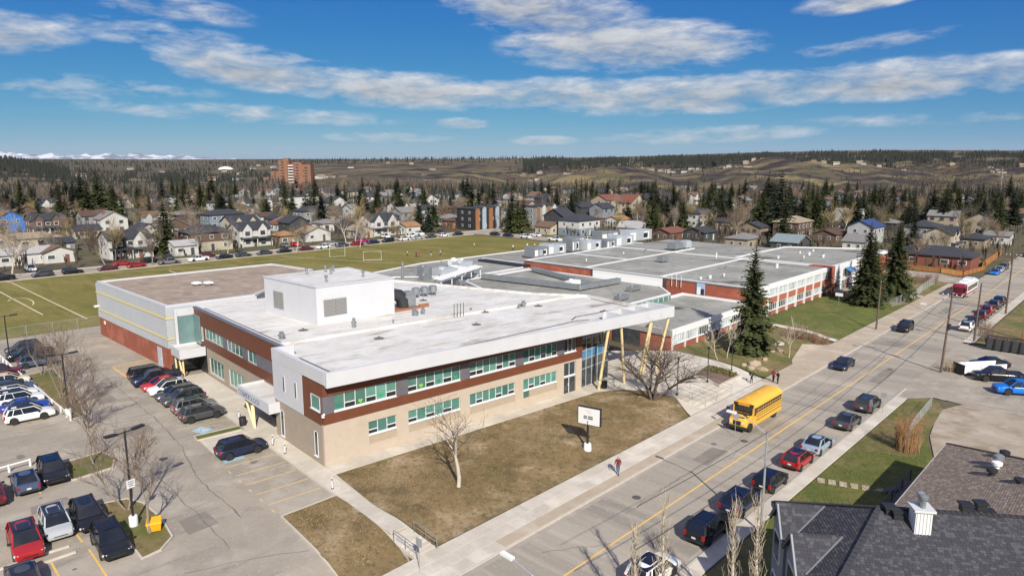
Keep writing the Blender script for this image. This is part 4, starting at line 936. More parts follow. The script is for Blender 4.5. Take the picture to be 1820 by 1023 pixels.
def old_school():
    # local x = s along the road, y = t; built in world with W()
    root = thing('brick_school', 'old red brick school block with wide grey flat roofs and white fascia', 'building', W(0, 0, 0), math.pi/2-RB)
    F = Frame(root)
    def block(name, poly, z0, z1, m, roof=M_greyroof, par=0.14, w=0.45, pm=M_whiteplain):
        mb = MB(); mb.prism(poly, z0, z1-0.02); mb.build(name, m, root, fix=True); roof_with_parapet(root, poly, z1-0.01, roof, pm, par, w)
    # one-storey wing by the entrance
    block('low_wing_wall', [(89.3, 51.7), (117.8, 51.9), (117.8, 66.2), (89.3, 66.2)], 0.3, 3.45, M_brick, par=.42, w=.3)
    F.box('fascia', 89.2, 116.2, 51.5, 51.72, 3.05, 3.98, M_whiteplain); F.box('fascia', 89.05, 89.3, 51.5, 66.2, 3.0, 3.9, M_louver)
    for k in range(7):
        x0 = 89.6+3.72*k; window_band(root, x0, x0+3.45, 51.66, 1.65, 3.0, 5 if k < 4 else 4, -1, (), M_blind if k in (0, 1, 3, 4) else M_glassdark)
        F.box('white_pier', x0-0.2, x0-0.02, 51.45, 51.7, 0.4, 3.04, M_whiteplain)
    F.box('glass_wall', 89.15, 89.29, 57, 62, 0.5, 2.9, M_glassdark)
    # block between the wings with clerestory windows, and its ducts
    block('middle_block_wall', [(84, 65.3), (112, 65.3), (117.8, 71), (117.8, 104), (96, 104), (86, 80)], 2.8, 4.5, M_whitepanel)
    F.box('clerestory', 97, 111.9, 65.2, 65.27, 3.5, 4.25, M_glassgreen); 
    for k in range(9): F.box('clerestory_mullion', 97+1.75*k, 97.1+1.75*k, 65.14, 65.2, 3.5, 4.3, M_frame)
    # main brick block
    block('brick_wall', [(118.2, 51.9), (154.2, 51.9), (154.2, 107.0), (118.2, 107.0)], 0.3, 6.2, M_brick)
    F.box('white_wall', 118.05, 118.19, 70.7, 87.5, 2.5, 6.15, M_whiteplain); F.box('coping', 118.0, 118.3, 51.8, 107.05, 6.1, 6.28, M_louver)
    F.box('brown_pier', 118.0, 118.19, 69.9, 70.65, 2.5, 6.08, mat('dark_brown_brick', (0.07, 0.05, 0.045), .9)); F.box('brown_pier', 118.0, 118.19, 87.55, 87.95, 2.5, 6.08, MATS['dark_brown_brick'])
    F.box('roof_strip', 118.4, 154, 71.2, 71.95, 6.1, 6.3, M_whiteplain); F.box('roof_strip', 118.4, 165, 89.6, 90.3, 6.1, 6.3, M_whiteplain); F.box('roof_strip', 135.0, 135.6, 90.4, 107, 6.1, 6.28, M_whiteplain)
    F.box('roof_deck', 154.2, 181, 74.3, 107, 5.9, 6.07, M_greyroof); 
    # front: two rows of windows between white posts, brick spandrels
    F.box('fascia', 118.2, 153.2, 51.62, 51.9, 5.5, 6.26, M_whiteplain)
    for k in range(8):
        x0 = 118.5+4.33*k
        for (za, zb, g) in ((4.05, 5.46, M_blind), (1.45, 2.75, M_glassdark)):
            window_band(root, x0+.1, x0+4.1, 51.84, za, zb, 6 if za > 3 else 5, -1, (), g if (k*7) % 3 else M_blind)
        F.box('white_post', x0-0.12, x0+0.06, 51.5, 51.88, 0.4, 5.5, M_whiteplain)
    F.box('spandrel_band', 118.3, 153.1, 51.74, 51.9, 2.85, 3.95, mat('orange_brick_spandrel', (0.42, 0.13, 0.068), 0.9, (0.36, 0.105, 0.055), 1.0, 0.8))
    F.box('end_pier', 153.2, 155.6, 51.3, 56, 0.3, 6.4, M_brick)
    # blue louvred stair panel in the side wall over the low roof
    F.box('stair_panel', 118.02, 118.2, 61.8, 63.4, 3.9, 6.05, mat('pale_blue_panel', (0.32, 0.45, 0.62), .6)); F.box('stair_opening', 117.98, 118.03, 61.85, 62.5, 3.6, 5.0, M_vent); F.box('stair_door', 117.99, 118.04, 62.6, 63.3, 3.9, 5.3, M_whiteplain)
    for k in range(3): F.box('conduit', 117.9, 117.96, 66.6+1.0*k, 66.68+1.0*k, 4.8, 7.0+0.6*(k == 1), M_whiteplain)
    # entrance block further along the road
    block('entrance_block_wall', [(155.6, 51.7), (193, 51.7), (193, 59), (184, 74), (155.6, 74)], 0.3, 6.2, M_brick, par=0.2)
    F.box('fascia', 155.7, 193.2, 51.4, 51.7, 5.7, 6.42, M_whiteplain); F.box('entrance_wall', 156, 172, 51.45, 51.69, 0.4, 5.68, M_whiteplain)
    for (a, b, za, zb, m) in ((156.6, 159.2, 3.3, 5.5, M_blind), (156.6, 159.2, 1.2, 2.9, M_glassdark), (161, 163, 3.3, 5.2, M_glassdark), (164.5, 166.5, 3.3, 5.2, M_glassdark), (160.6, 163.4, 0.5, 2.8, M_glassdark), (173, 180, 3.4, 5.3, M_blind), (173, 180, 1.0, 2.8, M_glassdark)):
        window_band(root, a, b, 51.42, za, zb, 3, -1, (), m)
    F.box('yellow_panel', 157.4, 159.3, 51.40, 51.44, 2.95, 3.28, mat('lemon_panel', (0.70, 0.68, 0.25), .6)); F.box('red_panel', 163.6, 165.4, 51.38, 51.44, 0.5, 2.9, M_brick)
    mb = MB(); mb.add([(161.5, 51.3, 5.4), (165.5, 51.3, 5.4), (165.5, 49.8, 4.6), (161.5, 49.8, 4.6)], [(0, 3, 2, 1)]); mb.add([(161.5, 51.3, 5.32), (165.5, 51.3, 5.32), (165.5, 49.8, 4.52), (161.5, 49.8, 4.52)], [(0, 1, 2, 3)]); mb.build('glass_awning', M_blueglass, root)
    # field-side wing
    block('field_wing_wall', [(80, 104.2), (176, 107.2), (176, 125.5), (104, 127.2), (78, 121)], 0.3, 4.9, M_whitepanel, par=0.16)
    block('plant_block_wall', [(76, 96), (96, 104.05), (78, 120.8), (66, 114)], 0.3, 5.4, M_whitepanel, par=0.12)
    F.box('dark_gap', 116, 118.4, 105.1, 120, 4.95, 5.35, M_vent); F.box('step_edge', 118.4, 119, 105, 121, 4.95, 5.4, M_whiteplain)
    # rooftop ducts
    def duct(pts, w, h, z, m):
        for a, b in zip(pts[:-1], pts[1:]):
            mb = MB(); mb.bar((a[0], a[1], z), (b[0], b[1], z), w, h); A, Bv = Vector((*a, z)), Vector((*b, z)); n = max(1, int((Bv-A).length/1.6))
            for i in range(n+1): q = A.lerp(Bv, i/n); d = (Bv-A).normalized()*0.03; mb.bar(q-d, q+d, w+0.08, h+0.08)
            for i in range(1, n): q = A.lerp(Bv, i/n); mb.bar((q.x, q.y, z-h/2-.3), (q.x, q.y, z-h/2), 0.12)
            mb.build('duct', m, root)
        for a in pts[1:-1]: mb = MB(); mb.lathe([(w*.52, -h/2), (w*.52, h/2)], 10, (a[0], a[1], z)); mb.build('duct_elbow', m, root)
    duct([(100.0, 102.0), (103.2, 79.4), (114.6, 78.6)], 1.1, 0.9, 5.2, M_steel); duct([(114.6, 101.0), (108.2, 81.0)], 1.0, 0.8, 5.15, M_steel)
    # air handlers along the back roof
    for k, (s, t, w, d, h, m) in enumerate(((131, 114.5, 5.5, 3.2, 2.2, M_steel), (138, 115.2, 7.0, 3.2, 2.4, M_paleduct), (146, 115.5, 3.2, 3.2, 2.9, M_steel), (151.5, 113.5, 6.4, 3.0, 2.4, M_paleduct), (158, 112.8, 4.0, 3.4, 2.2, M_steel), (165.5, 113.2, 8.5, 3.2, 2.7, M_paleduct), (170, 121.5, 9.0, 3.6, 3.0, M_steel), (180.0, 117.5, 12.0, 3.4, 3.0, M_paleduct), (158.5, 124.3, 8.0, 2.2, 2.0, M_steel))):
        mb = MB(); mb.box(s-w/2, s+w/2, t-d/2, t+d/2, 5.2, 5.2+h); mb.box(s-w/2+.1, s-w/2+w*.32, t-d/2+.1, t+d/2-.1, 5.2+h, 5.2+h+.35); u = mb.build('air_handler', m, root)
        for q in range(3): F.box('access_panel', s-w/2+.3+q*w*.3, s-w/2+w*.27+q*w*.3, t-d/2-.05, t-d/2, 5.5, 5.0+h*.9, M_paleduct if q % 2 else M_whiteplain, u)
        F.box('louver_panel', s+w*.12, s+w*.3, t-d/2-.09, t-d/2-.05, 5.9, 5.2+h*.7, M_vent, u)
        for q in range(3): F.box('support_rail', s-w/2+.2+q*w*.4, s-w/2+.4+q*w*.4, t-d/2, t+d/2, 4.85, 5.2, M_darksteel, u)
    # plant on the near roofs
    for (s, t, z, w, d, h, m) in ((137, 82.3, 6.1, 2.4, 1.6, 1.0, M_steel), (160, 92.5, 6.1, 4.0, 2.4, 1.3, M_steel), (164, 91.8, 6.1, 2.6, 2.0, 1.6, M_paleduct), (118.2, 80, 2.6, 2.2, 1.4, 0.6, M_steel)):
        mb = MB(); mb.box(s-w/2, s+w/2, t-d/2, t+d/2, z+.35, z+.35+h); mb.box(s-w/2+.2, s+w/2-.2, t-d/2+.2, t+d/2-.2, z+.35+h, z+.55+h)
        for a in (-1, 1):
            for b in (-1, 1): mb.box(s+a*w*.4-.06, s+a*w*.4+.06, t+b*d*.4-.06, t+b*d*.4+.06, z, z+.35)
        mb.build('roof_unit', m, root)
    r = random.Random(4)
    spots = [(s, t, 6.2) for s, t in ((122, 99.5), (127, 96), (144, 97.5), (150, 95), (142, 85), (128, 63), (131, 57), (146, 60), (147.5, 60.6), (138, 67.5), (121.5, 64.5), (123.5, 63.6), (125.5, 62), (161, 66), (166, 62), (168, 68), (172, 63), (174, 66), (176, 61), (170, 59), (180, 65), (160, 60), (158, 80), (152, 77))]
    for k, (s, t, z) in enumerate(spots):
        mb = MB(); h = r.uniform(.35, .8); q = r.uniform(.16, .34); mb.lathe([(q, 0), (q*.7, h*.5), (q*.7, h*.7), (q*1.1, h*.75), (q*1.0, h)], 8, (s, t, z-.1)); mb.build('roof_vent', M_whiteplain if k % 3 else M_steel, root, smooth=40)
    # clutter between the wings: white canopy, tanks, pipes, hoods
    c = thing_part('plant_canopy', root)
    mb = MB(); mb.add([(84, 96.5, 6.9), (101.5, 103.5, 6.9), (100.8, 105.2, 7.15), (83.3, 98.2, 7.15), (84, 96.5, 6.8), (101.5, 103.5, 6.8), (100.8, 105.2, 7.05), (83.3, 98.2, 7.05)], [(0, 1, 2, 3), (7, 6, 5, 4), (0, 4, 5, 1), (1, 5, 6, 2), (2, 6, 7, 3), (3, 7, 4, 0)]); mb.build('canopy_sheet', M_whiteplain, c)
    for k in range(5): q = Vector((84.3, 97)).lerp(Vector((101, 103.8)), k/4); F.box('canopy_post', q.x-.08, q.x+.08, q.y-.08, q.y+.08, 5.3, 6.85, M_whiteplain, c)
    for (s, t, w, d, h, m) in ((95, 108, 4.5, 3.0, 1.6, M_paleduct), (99.5, 109.5, 3.0, 3.0, 1.2, M_whiteplain), (92, 111, 2.2, 2.0, 2.0, M_steel), (88, 106, 2.0, 1.6, 1.2, M_steel), (104, 112.5, 4.0, 2.4, 1.6, M_paleduct), (107, 118, 3.0, 2.0, 1.3, M_whiteplain), (84, 103, 2.0, 1.5, .8, M_steel), (92, 100, 1.5, 1.2, .7, M_steel), (107, 84, 3.2, 1.6, .8, M_whiteplain), (101, 68.5, 3.0, 1.2, .7, M_steel), (96, 74, 2.2, 1.0, .6, M_paleduct), (110, 72, 3.4, 1.0, .7, M_steel), (90, 86, 2.0, 1.6, .6, M_louver)):
        mb = MB(); z0 = 4.5 if t < 104 else 5.0; mb.box(s-w/2, s+w/2, t-d/2, t+d/2, z0+.2, z0+.2+h); mb.lathe([(d*.3, 0), (d*.3, .25), (d*.18, .4)], 10, (s-w*.2, t, z0+.2+h)); mb.box(s-w/2+.1, s-w/2+.25, t-d/2, t+d/2, z0-.1, z0+.2); mb.box(s+w/2-.25, s+w/2-.1, t-d/2, t+d/2, z0-.1, z0+.2); mb.build('roof_unit', m, root)
    for k, (s, t, h) in enumerate(((97.5, 112, 3.2), (86, 110.5, 3.8), (102, 107, 2.0), (90, 104, 1.6))):
        mb = MB(); mb.tube([(s, t, 5.0), (s, t, 5.0+h)], .28 if k == 1 else .12, 10); mb.build('flue_pipe', M_steel, root, smooth=50)
    for k in range(4):
        mb = MB(); a = (86+4*k, 101+1.2*k); mb.tube([(a[0], a[1], 5.5), (a[0]+3, a[1]+3, 5.6), (a[0]+6, a[1]+2.5, 5.5)], .12, 6); mb.build('pipe_run', M_steel, root)
    b0 = MB(); b0.add([(74, 108, 5.5), (80, 113, 5.5), (78.6, 114.6, 5.5), (72.6, 109.6, 5.5), (75.2, 108.8, 6.7), (79.2, 112.1, 6.7), (78.4, 113.1, 6.7), (74.4, 109.8, 6.7)], [(0, 1, 5, 4), (1, 2, 6, 5), (2, 3, 7, 6), (3, 0, 4, 7), (4, 5, 6, 7)]); b0.build('blue_skylight', mat('blue_grey_sheet', (0.30, 0.38, 0.50), .4), root, fix=True)
old_school()
# ---------------------------------------------------------------- vehicles
M_glasscar = mat('car_glass', (0.012, 0.014, 0.017), 0.04, spec=0.9)
M_tyre = mat('tyre_rubber', (0.018, 0.018, 0.018), 0.8)
M_rim = mat('alloy_rim', (0.42, 0.43, 0.45), 0.3, metal=0.7)
M_trim = mat('black_plastic_trim', (0.022, 0.022, 0.024), 0.55)
M_lens = mat('headlight_lens', (0.62, 0.64, 0.66), 0.12, spec=0.8)
M_tail = mat('tail_light_red', (0.30, 0.012, 0.012), 0.2)
M_plate = mat('number_plate', (0.6, 0.6, 0.58), 0.5)
PAINTS = {}
def paint(name):
    C = {'black': (0.010, 0.011, 0.013), 'dark grey': (0.055, 0.058, 0.062), 'grey': (0.16, 0.165, 0.17), 'silver': (0.40, 0.42, 0.44), 'white': (0.78, 0.78, 0.76), 'red': (0.34, 0.016, 0.018), 'bright red': (0.52, 0.02, 0.02), 'maroon': (0.11, 0.012, 0.020),
         'dark blue': (0.012, 0.018, 0.045), 'blue': (0.015, 0.05, 0.32), 'bright blue': (0.012, 0.17, 0.62), 'pale blue': (0.26, 0.34, 0.42), 'slate blue': (0.06, 0.085, 0.14), 'cream': (0.70, 0.62, 0.46), 'magenta': (0.42, 0.015, 0.13), 'yellow': (0.80, 0.55, 0.03), 'tan': (0.36, 0.29, 0.20)}[name]
    if name not in PAINTS: PAINTS[name] = mat('car_paint_'+name.replace(' ', '_'), C, 0.3, spec=0.4, coat=0.35)
    return PAINTS[name]
CARS = {}
def car_proto(kind):
    if kind in CARS: return CARS[kind]
    # L, W, H, wheelbase, wheel radius, belt height, hood height, cabin: base rear x, base front x, roof rear x, roof front x
    spec = {'sedan': (4.7, 1.82, 1.45, 2.75, 0.33, 0.92, 0.84, -1.75, 1.25, -0.95, 0.30, 0.98),
            'suv': (4.65, 1.88, 1.70, 2.70, 0.37, 1.04, 1.00, -2.15, 1.20, -1.80, 0.42, 1.06),
            'hatch': (4.2, 1.78, 1.52, 2.58, 0.32, 0.94, 0.88, -2.0, 1.20, -1.62, 0.30, 0.96),
            'minivan': (5.0, 1.95, 1.76, 2.95, 0.35, 1.02, 0.98, -2.38, 1.70, -2.10, 0.75, 1.04),
            'boxy': (4.1, 1.80, 1.64, 2.55, 0.34, 1.02, 0.98, -1.98, 1.08, -1.82, 0.50, 1.04),
            'wagon': (4.75, 1.82, 1.54, 2.75, 0.34, 0.95, 0.88, -2.22, 1.25, -1.80, 0.35, 0.98),
            'pickup': (5.7, 1.98, 1.85, 3.55, 0.42, 1.12, 1.12, -0.75, 1.55, -0.55, 0.75, 1.12)}[kind]
    L_, W_, H_, wb, r, belt, hood, cbr, cbf, crr, crf, tailz = spec
    hw = W_/2; xr, xf = -L_/2, L_/2; clr = 0.24 if kind not in ('pickup', 'suv') else 0.30
    wr, wf = -wb/2-(0.12 if kind != 'pickup' else 0.15), wb/2-(0.12 if kind != 'pickup' else 0.15); ra = r*1.16
    # stations along the car: x, underside, top, half width
    st = [(xr, 0.42, tailz*0.70, hw*0.80), (xr+0.06, 0.34, tailz*0.93, hw*0.90), (xr+0.30, clr+.02, tailz, hw*0.97)]
    def arch(xc):
        out = []
        for k in (-1.0, -0.82, -0.45, 0.0, 0.45, 0.82, 1.0):
            x = xc+k*ra; zb = clr if abs(k) == 1 else r+math.sqrt(max(0, 1-k*k))*ra
            out.append((x, min(zb, belt-0.12)))
        return out
    xs = []
    for x, zb in arch(wr)+[(0.0, clr)]+arch(wf): xs.append((x, zb))
    def top(x):
        if kind == 'pickup':
            if x < cbr: return belt
            if x <= cbf: return belt
            return hood-(x-cbf)/(xf-cbf)*0.10
        if x < cbr+0.05: return tailz-(0.02 if kind == 'sedan' else 0)
        if x <= cbf: return belt+(tailz-belt)*max(0, (0-x)/(0-cbr))*0.5
        return hood-(x-cbf)/(xf-cbf)*0.14
    for x, zb in xs:
        if x > xr+0.35 and x < xf-0.25: st.append((x, zb, top(x), hw))
    st += [(xf-0.28, clr+.02, top(xf-0.28), hw*0.965), (xf-0.07, 0.32, top(xf-.07)-0.06, hw*0.88), (xf, 0.42, top(xf)-0.22, hw*0.74)]
    st.sort(key=lambda q: q[0])
    mb = MB(); n = 0; vs = []
    for (x, zb, zt, w) in st:
        zm = zb+(zt-zb)*0.45
        prof = [(w*0.90, zb), (w*0.985, zb+min(.1, (zt-zb)*.3)), (w*1.0, zm), (w*0.985, zt-0.10 if zt-zb > .3 else zt-(zt-zb)*.25), (w*0.93, zt-0.025), (w*0.80, zt)]
        ring = [(x, y, z) for y, z in prof]+[(x, 0, zt+0.015)]+[(x, -y, z) for y, z in reversed(prof)]
        n = len(ring); vs += ring
    k = len(st)
    fs = [(i*n+j, (i+1)*n+j, (i+1)*n+(j+1) % n, i*n+(j+1) % n) for i in range(k-1) for j in range(n)]
    fs += [tuple(range(n)), tuple(reversed(range((k-1)*n, k*n)))]
    mb.add(vs, fs)
    root = link('car_'+kind, None, None)
    D = {}
    D['body'] = mb.build('body', paint('grey'), root, smooth=38, fix=True)
    # greenhouse glass
    hb, ht = hw*0.90, hw*0.74; zb = belt-0.02; zt = H_-0.05
    g = MB()
    q = [(cbr, -hb, zb), (cbf, -hb, zb), (cbf, hb, zb), (cbr, hb, zb), (crr, -ht, zt), (crf, -ht, zt), (crf, ht, zt), (crr, ht, zt)]
    g.add(q, [(0, 1, 5, 4), (1, 2, 6, 5), (2, 3, 7, 6), (3, 0, 4, 7), (4, 5, 6, 7)])
    D['glass'] = g.build('glass', M_glasscar, root, fix=True)
    # roof skin and pillars in body colour
    rf = MB(); nx, ny = 6, 5
    for i in range(nx+1):
        for j in range(ny+1):
            a = i/nx; b = j/ny*2-1
            x = crr-0.04+(crf-crr+0.08)*a; z = H_-0.03-0.05*b*b-0.05*(2*a-1)**4
            rf.v.append((x, b*(ht+0.02), z))
    for i in range(nx):
        for j in range(ny): rf.f.append([i*(ny+1)+j, (i+1)*(ny+1)+j, (i+1)*(ny+1)+j+1, i*(ny+1)+j+1]); rf.mi.append(0)
    for sg in (-1, 1):
        rf.bar((cbf, sg*hb, zb), (crf, sg*ht, zt), 0.09, 0.05); rf.bar((cbr, sg*hb, zb), (crr, sg*ht, zt), 0.20 if kind in ('suv', 'hatch', 'wagon', 'boxy', 'minivan') else 0.14, 0.06)
        xb = (cbr+cbf)/2-0.1; xt = (crr+crf)/2-0.05
        rf.bar((xb, sg*(hb+.005), zb), (xt, sg*(ht+.008), zt), 0.08, 0.03)
        if kind in ('suv', 'wagon', 'minivan'): rf.bar((cbr*.72+cbf*.28-.35, sg*(hb+.005), zb), (crr+.45, sg*(ht+.008), zt), 0.10, 0.03)
        rf.bar((crr, sg*(ht+.01), zt), (crf, sg*(ht+.01), zt), 0.05, 0.06)
    D['roof'] = rf.build('roof', paint('grey'), root, smooth=40)
    if kind in ('suv', 'wagon'):
        rr = MB()
        for sg in (-1, 1): rr.tube([(crr+.1, sg*ht*.9, H_-.03), (crr+.2, sg*ht*.9, H_+.03), (crf-.3, sg*ht*.9, H_+.02), (crf-.2, sg*ht*.9, H_-.04)], 0.025, 5)
        rr.build('roof_rail', M_trim, root)
    if kind in ('suv', 'boxy', 'hatch'):
        sb = MB(); sb.box(crr+0.75, crf-0.2, -ht*.55, ht*.55, H_-0.03, H_-0.012); sb.build('sunroof', M_glasscar, root)
    wm = MB(); wm.lathe([(r*.62, -.11), (r*.95, -.115), (r, -.08), (r, .08), (r*.95, .115), (r*.62, .11)], 18, (0, 0, 0), 'y'); tyre = wm.mesh('tyre', M_tyre, 40)
    wm = MB(); wm.lathe([(r*.63, -.09), (r*.60, -.10), (r*.15, -.07), (r*.1, -.07), (r*.1, .07), (r*.15, .07), (r*.60, .10), (r*.63, .09)], 14, (0, 0, 0), 'y'); rim = wm.mesh('rim', M_rim, 40)
    for x in (wr, wf):
        for sg in (-1, 1):
            w = link('wheel', None, root, (x, sg*(hw-0.12), r)); link('tyre', tyre, w); link('rim', rim, w)
    for sg in (-1, 1):
        h = MB(); zt = top(xf-.1)-0.20; h.obox((xf-0.17, sg*hw*.70, zt+.03), (0.10, -sg*0.10, 0), (0.03, sg*.17, 0), (0, 0, 0.075)); h.build('headlight', M_lens, root)
        t = MB(); t.obox((xr+0.055, sg*hw*.80, tailz*.83), (0.07, 0, 0), (0, 0.11, 0), (0, 0, 0.10 if kind == 'sedan' else .17)); t.build('tail_light', M_tail, root)
        m_ = MB(); m_.obox((cbf-0.42, sg*(hw+0.07), belt+0.06), (0.08, 0, 0), (0, 0.11, 0), (0, 0, 0.07)); m_.build('mirror', M_trim, root)
        dh = MB()
        for x in (0.25, -0.75): dh.box(x-.1, x+.1, sg*hw*.985-.02, sg*hw*.985+.02, belt-.2, belt-.16)
        dh.build('door_handle', M_trim, root)
    gr = MB(); gr.box(xf-0.10, xf+0.012, -hw*.48, hw*.48, 0.50, top(xf)-.28); gr.build('grille', M_trim, root)
    bp = MB(); bp.box(xr-0.012, xr+0.1, -hw*.72, hw*.72, 0.40, 0.56); bp.build('bumper', M_trim, root)
    pl = MB(); pl.box(xr-0.02, xr, -.16, .16, 0.62, .76); pl.build('number_plate', M_plate, root)
    if kind == 'pickup':
        b = MB(); b.box(xr+0.15, cbr-0.12, -hw*.80, hw*.80, belt+.018, belt+.022); b.build('cargo_bed', M_trim, root)
        b = MB()
        for sg in (-1, 1): b.box(xr+.08, cbr-.05, sg*hw*.9-.06, sg*hw*.9+.06, belt, belt+.10)
        b.box(xr+.05, xr+.15, -hw*.85, hw*.85, belt, belt+.10); D['rail'] = b.build('bed_side', paint('grey'), root)
    CARS[kind] = root
    for o in [root]+list(root.children_recursive): o['proto'] = 1
    return root
def place_car(kind, color, loc, brg, label, group=None, name=None, two_tone=None, plain=False):
    pr = car_proto(kind)
    cache = KIDS.get(pr.name)
    if cache is None:
        cache = KIDS[pr.name] = [(c, list(c.children)) for c in pr.children]
    nm = name or {'sedan': 'sedan_car', 'suv': 'suv_car', 'hatch': 'hatchback_car', 'minivan': 'minivan', 'boxy': 'boxy_car', 'wagon': 'estate_car', 'pickup': 'pickup_truck'}[kind]
    root = link(nm, None, None, loc, math.pi/2-R(brg), label, 'car' if kind not in ('pickup', 'minivan') else ('pickup' if kind == 'pickup' else 'minivan'), group)
    for c, gs in cache:
        base = c.name.split('.')[0]
        if plain and base in ('mirror', 'door_handle', 'number_plate', 'grille', 'roof_rail', 'sunroof'): continue
        k = bpy.data.objects.new(base, c.data); col.objects.link(k); k.parent = root; k.location = c.location
        if base in ('body', 'roof', 'bed_side'):
            k.material_slots[0].link = 'OBJECT'; k.material_slots[0].material = paint(color)
        for g in gs:
            h = bpy.data.objects.new(g.name.split('.')[0], g.data); col.objects.link(h); h.parent = k
    return root
HU = 48.48          # along the stalls, away from the lot's left side
HV = 138.48         # facing the camera side
g_lot = 'cars parked in the school lot'
for k, (kd, c, u, v, br, lab) in enumerate((
        ('minivan', 'black', -4.3, 40.2, HU, 'black minivan at the far end of the row by the school canopy'),
        ('pickup', 'dark blue', -4.2, 37.4, HU+180, 'dark navy pickup between the black minivan and the red car'),
        ('sedan', 'bright red', -4.3, 34.8, HU+180, 'bright red car in the row of cars along the school wall'),
        ('suv', 'white', -4.2, 32.3, HU+180, 'white SUV with dark sunroof in the row along the school wall'),
        ('wagon', 'dark grey', -4.1, 29.8, HU+180, 'dark grey estate car just in front of the white SUV by the school'),
        ('suv', 'dark grey', -4.1, 27.2, HU+180, 'charcoal SUV third from the open end of the row by the school'),
        ('suv', 'grey', -4.0, 23.6, HU, 'mid grey SUV second from the open end of the row by the school'),
        ('suv', 'dark grey', -4.1, 20.55, HU, 'dark grey SUV at the open end of the row by the blue marking'),
        ('suv', 'dark blue', -4.5, 8.3, HU, 'dark navy SUV alone in the blue-marked stall beside the corner'),
        ('suv', 'white', -18.3, 32.6, HU, 'white SUV nearest in the row behind the white rail'),
        ('sedan', 'blue', -18.2, 36.3, HU, 'deep blue car next to the nearest white SUV by the rail'),
        ('suv', 'white', -18.3, 39.4, HU, 'white SUV beside the deep blue car behind the rail'),
        ('hatch', 'white', -18.3, 42.3, HU, 'white hatchback in the middle of the row behind the rail'),
        ('wagon', 'slate blue', -18.4, 45.4, HU, 'slate blue estate car in the row behind the rail'),
        ('sedan', 'cream', -18.4, 49.3, HU, 'cream sedan in the row behind the rail'),
        ('suv', 'maroon', -18.7, 53.6, HU, 'dark maroon SUV at the far end of the row behind the rail'),
        ('suv', 'dark grey', -14.6, 66.2, HU+180, 'dark grey SUV nearest the chain-link fence in the far lot'),
        ('pickup', 'black', -14.4, 61.4, HU+180, 'black pickup between two SUVs by the far lot lamp'),
        ('suv', 'slate blue', -14.2, 56.6, HU, 'slate grey SUV at the end of the grass island'),
        ('sedan', 'slate blue', -21.1, 13.6, HV+180, 'slate blue sedan seen from behind by the short white rail'),
        ('suv', 'black', -19.0, 14.2, HV, 'black SUV beside the small grass island with one tree'),
        ('suv', 'red', -22.6, 1.6, HV, 'dark red SUV in the lower corner of the lot'),
        ('boxy', 'silver', -20.5, 3.1, HV, 'silver boxy car with black sunroof in the lower lot'),
        ('wagon', 'black', -18.4, 3.2, HV, 'black estate car parked nose to nose beside the lamp island'),
        ('suv', 'black', -18.0, -2.3, HV, 'black SUV nearest the camera beside the lamp island'),
        ('sedan', 'dark grey', -23.4, -4.2, HV, 'dark car cut off at the bottom edge of the lot'),
        ('sedan', 'maroon', -23.6, 12.6, HV+180, 'maroon car cut off at the edge of the lot'))):
    place_car(kd, c, B(u, v, SITE+0.0), br, lab, g_lot)
g_str = 'cars on the main road'
RD = 43.17
for (kd, c, s, t, br, lab) in (
        ('suv', 'dark grey', 85.0, 23.2, RD, 'dark grey SUV parked first in the kerb row below the school bus'),
        ('sedan', 'dark grey', 77.8, 23.1, RD, 'dark grey sedan parked second in the kerb row'),
        ('sedan', 'pale blue', 69.0, 23.1, RD, 'pale silver-blue sedan parked ahead of the red hatchback'),
        ('hatch', 'red', 64.1, 23.1, RD, 'red hatchback parked at the kerb across from the lawn'),
        ('hatch', 'black', 58.0, 23.1, RD, 'black hatchback parked behind the red hatchback'),
        ('suv', 'dark blue', 52.3, 23.2, RD, 'navy SUV with roof rails parked by the street light pole'),
        ('suv', 'black', 46.6, 23.1, RD, 'black SUV parked at the kerb by the grey roofed house'),
        ('suv', 'white', 38.6, 23.0, RD, 'white SUV at the bottom edge behind bare poplars'),
        ('sedan', 'dark blue', 100.4, 31.0, RD+180, 'dark navy car driving behind the yellow school bus'),
        ('suv', 'black', 130.5, 31.0, RD+180, 'black SUV driving on the road past the green lawn'),
        ('suv', 'white', 138.5, 23.4, RD, 'white SUV parked at the wooden fence end of the far kerb row'),
        ('sedan', 'dark blue', 144.6, 23.4, RD, 'dark blue sedan parked ahead of the white SUV by the fence'),
        ('suv', 'maroon', 150.6, 23.4, RD, 'dark maroon SUV parked third in the far kerb row'),
        ('suv', 'red', 156.8, 23.5, RD, 'red SUV parked in the far kerb row between utility poles'),
        ('suv', 'dark grey', 163.8, 23.5, RD, 'charcoal SUV parked ahead of the red SUV on the far kerb'),
        ('suv', 'black', 169.2, 23.5, RD, 'black SUV at the far end of the kerb row near the bus'),
        ('sedan', 'bright blue', 214.5, 31.6, RD+180, 'bright blue sedan parked by the corner house fence'),
        ('sedan', 'silver', 220.5, 31.6, RD+180, 'silver sedan parked between the blue and dark cars by the corner'),
        ('suv', 'dark grey', 226.5, 31.6, RD+180, 'dark SUV parked third by the corner house'),
        ('sedan', 'dark blue', 262, 31.0, RD+180, 'dark car far up the main road'), ('sedan', 'white', 270, 31.2, RD+180, 'white car far up the main road'), ('sedan', 'maroon', 290, 31.2, RD, 'maroon car farthest up the main road'),
        ('suv', 'grey', 252, 23.4, RD, 'grey SUV far up the road on the fence side')):
    place_car(kd, c, W(s, t, 0.0), br, lab, g_str)
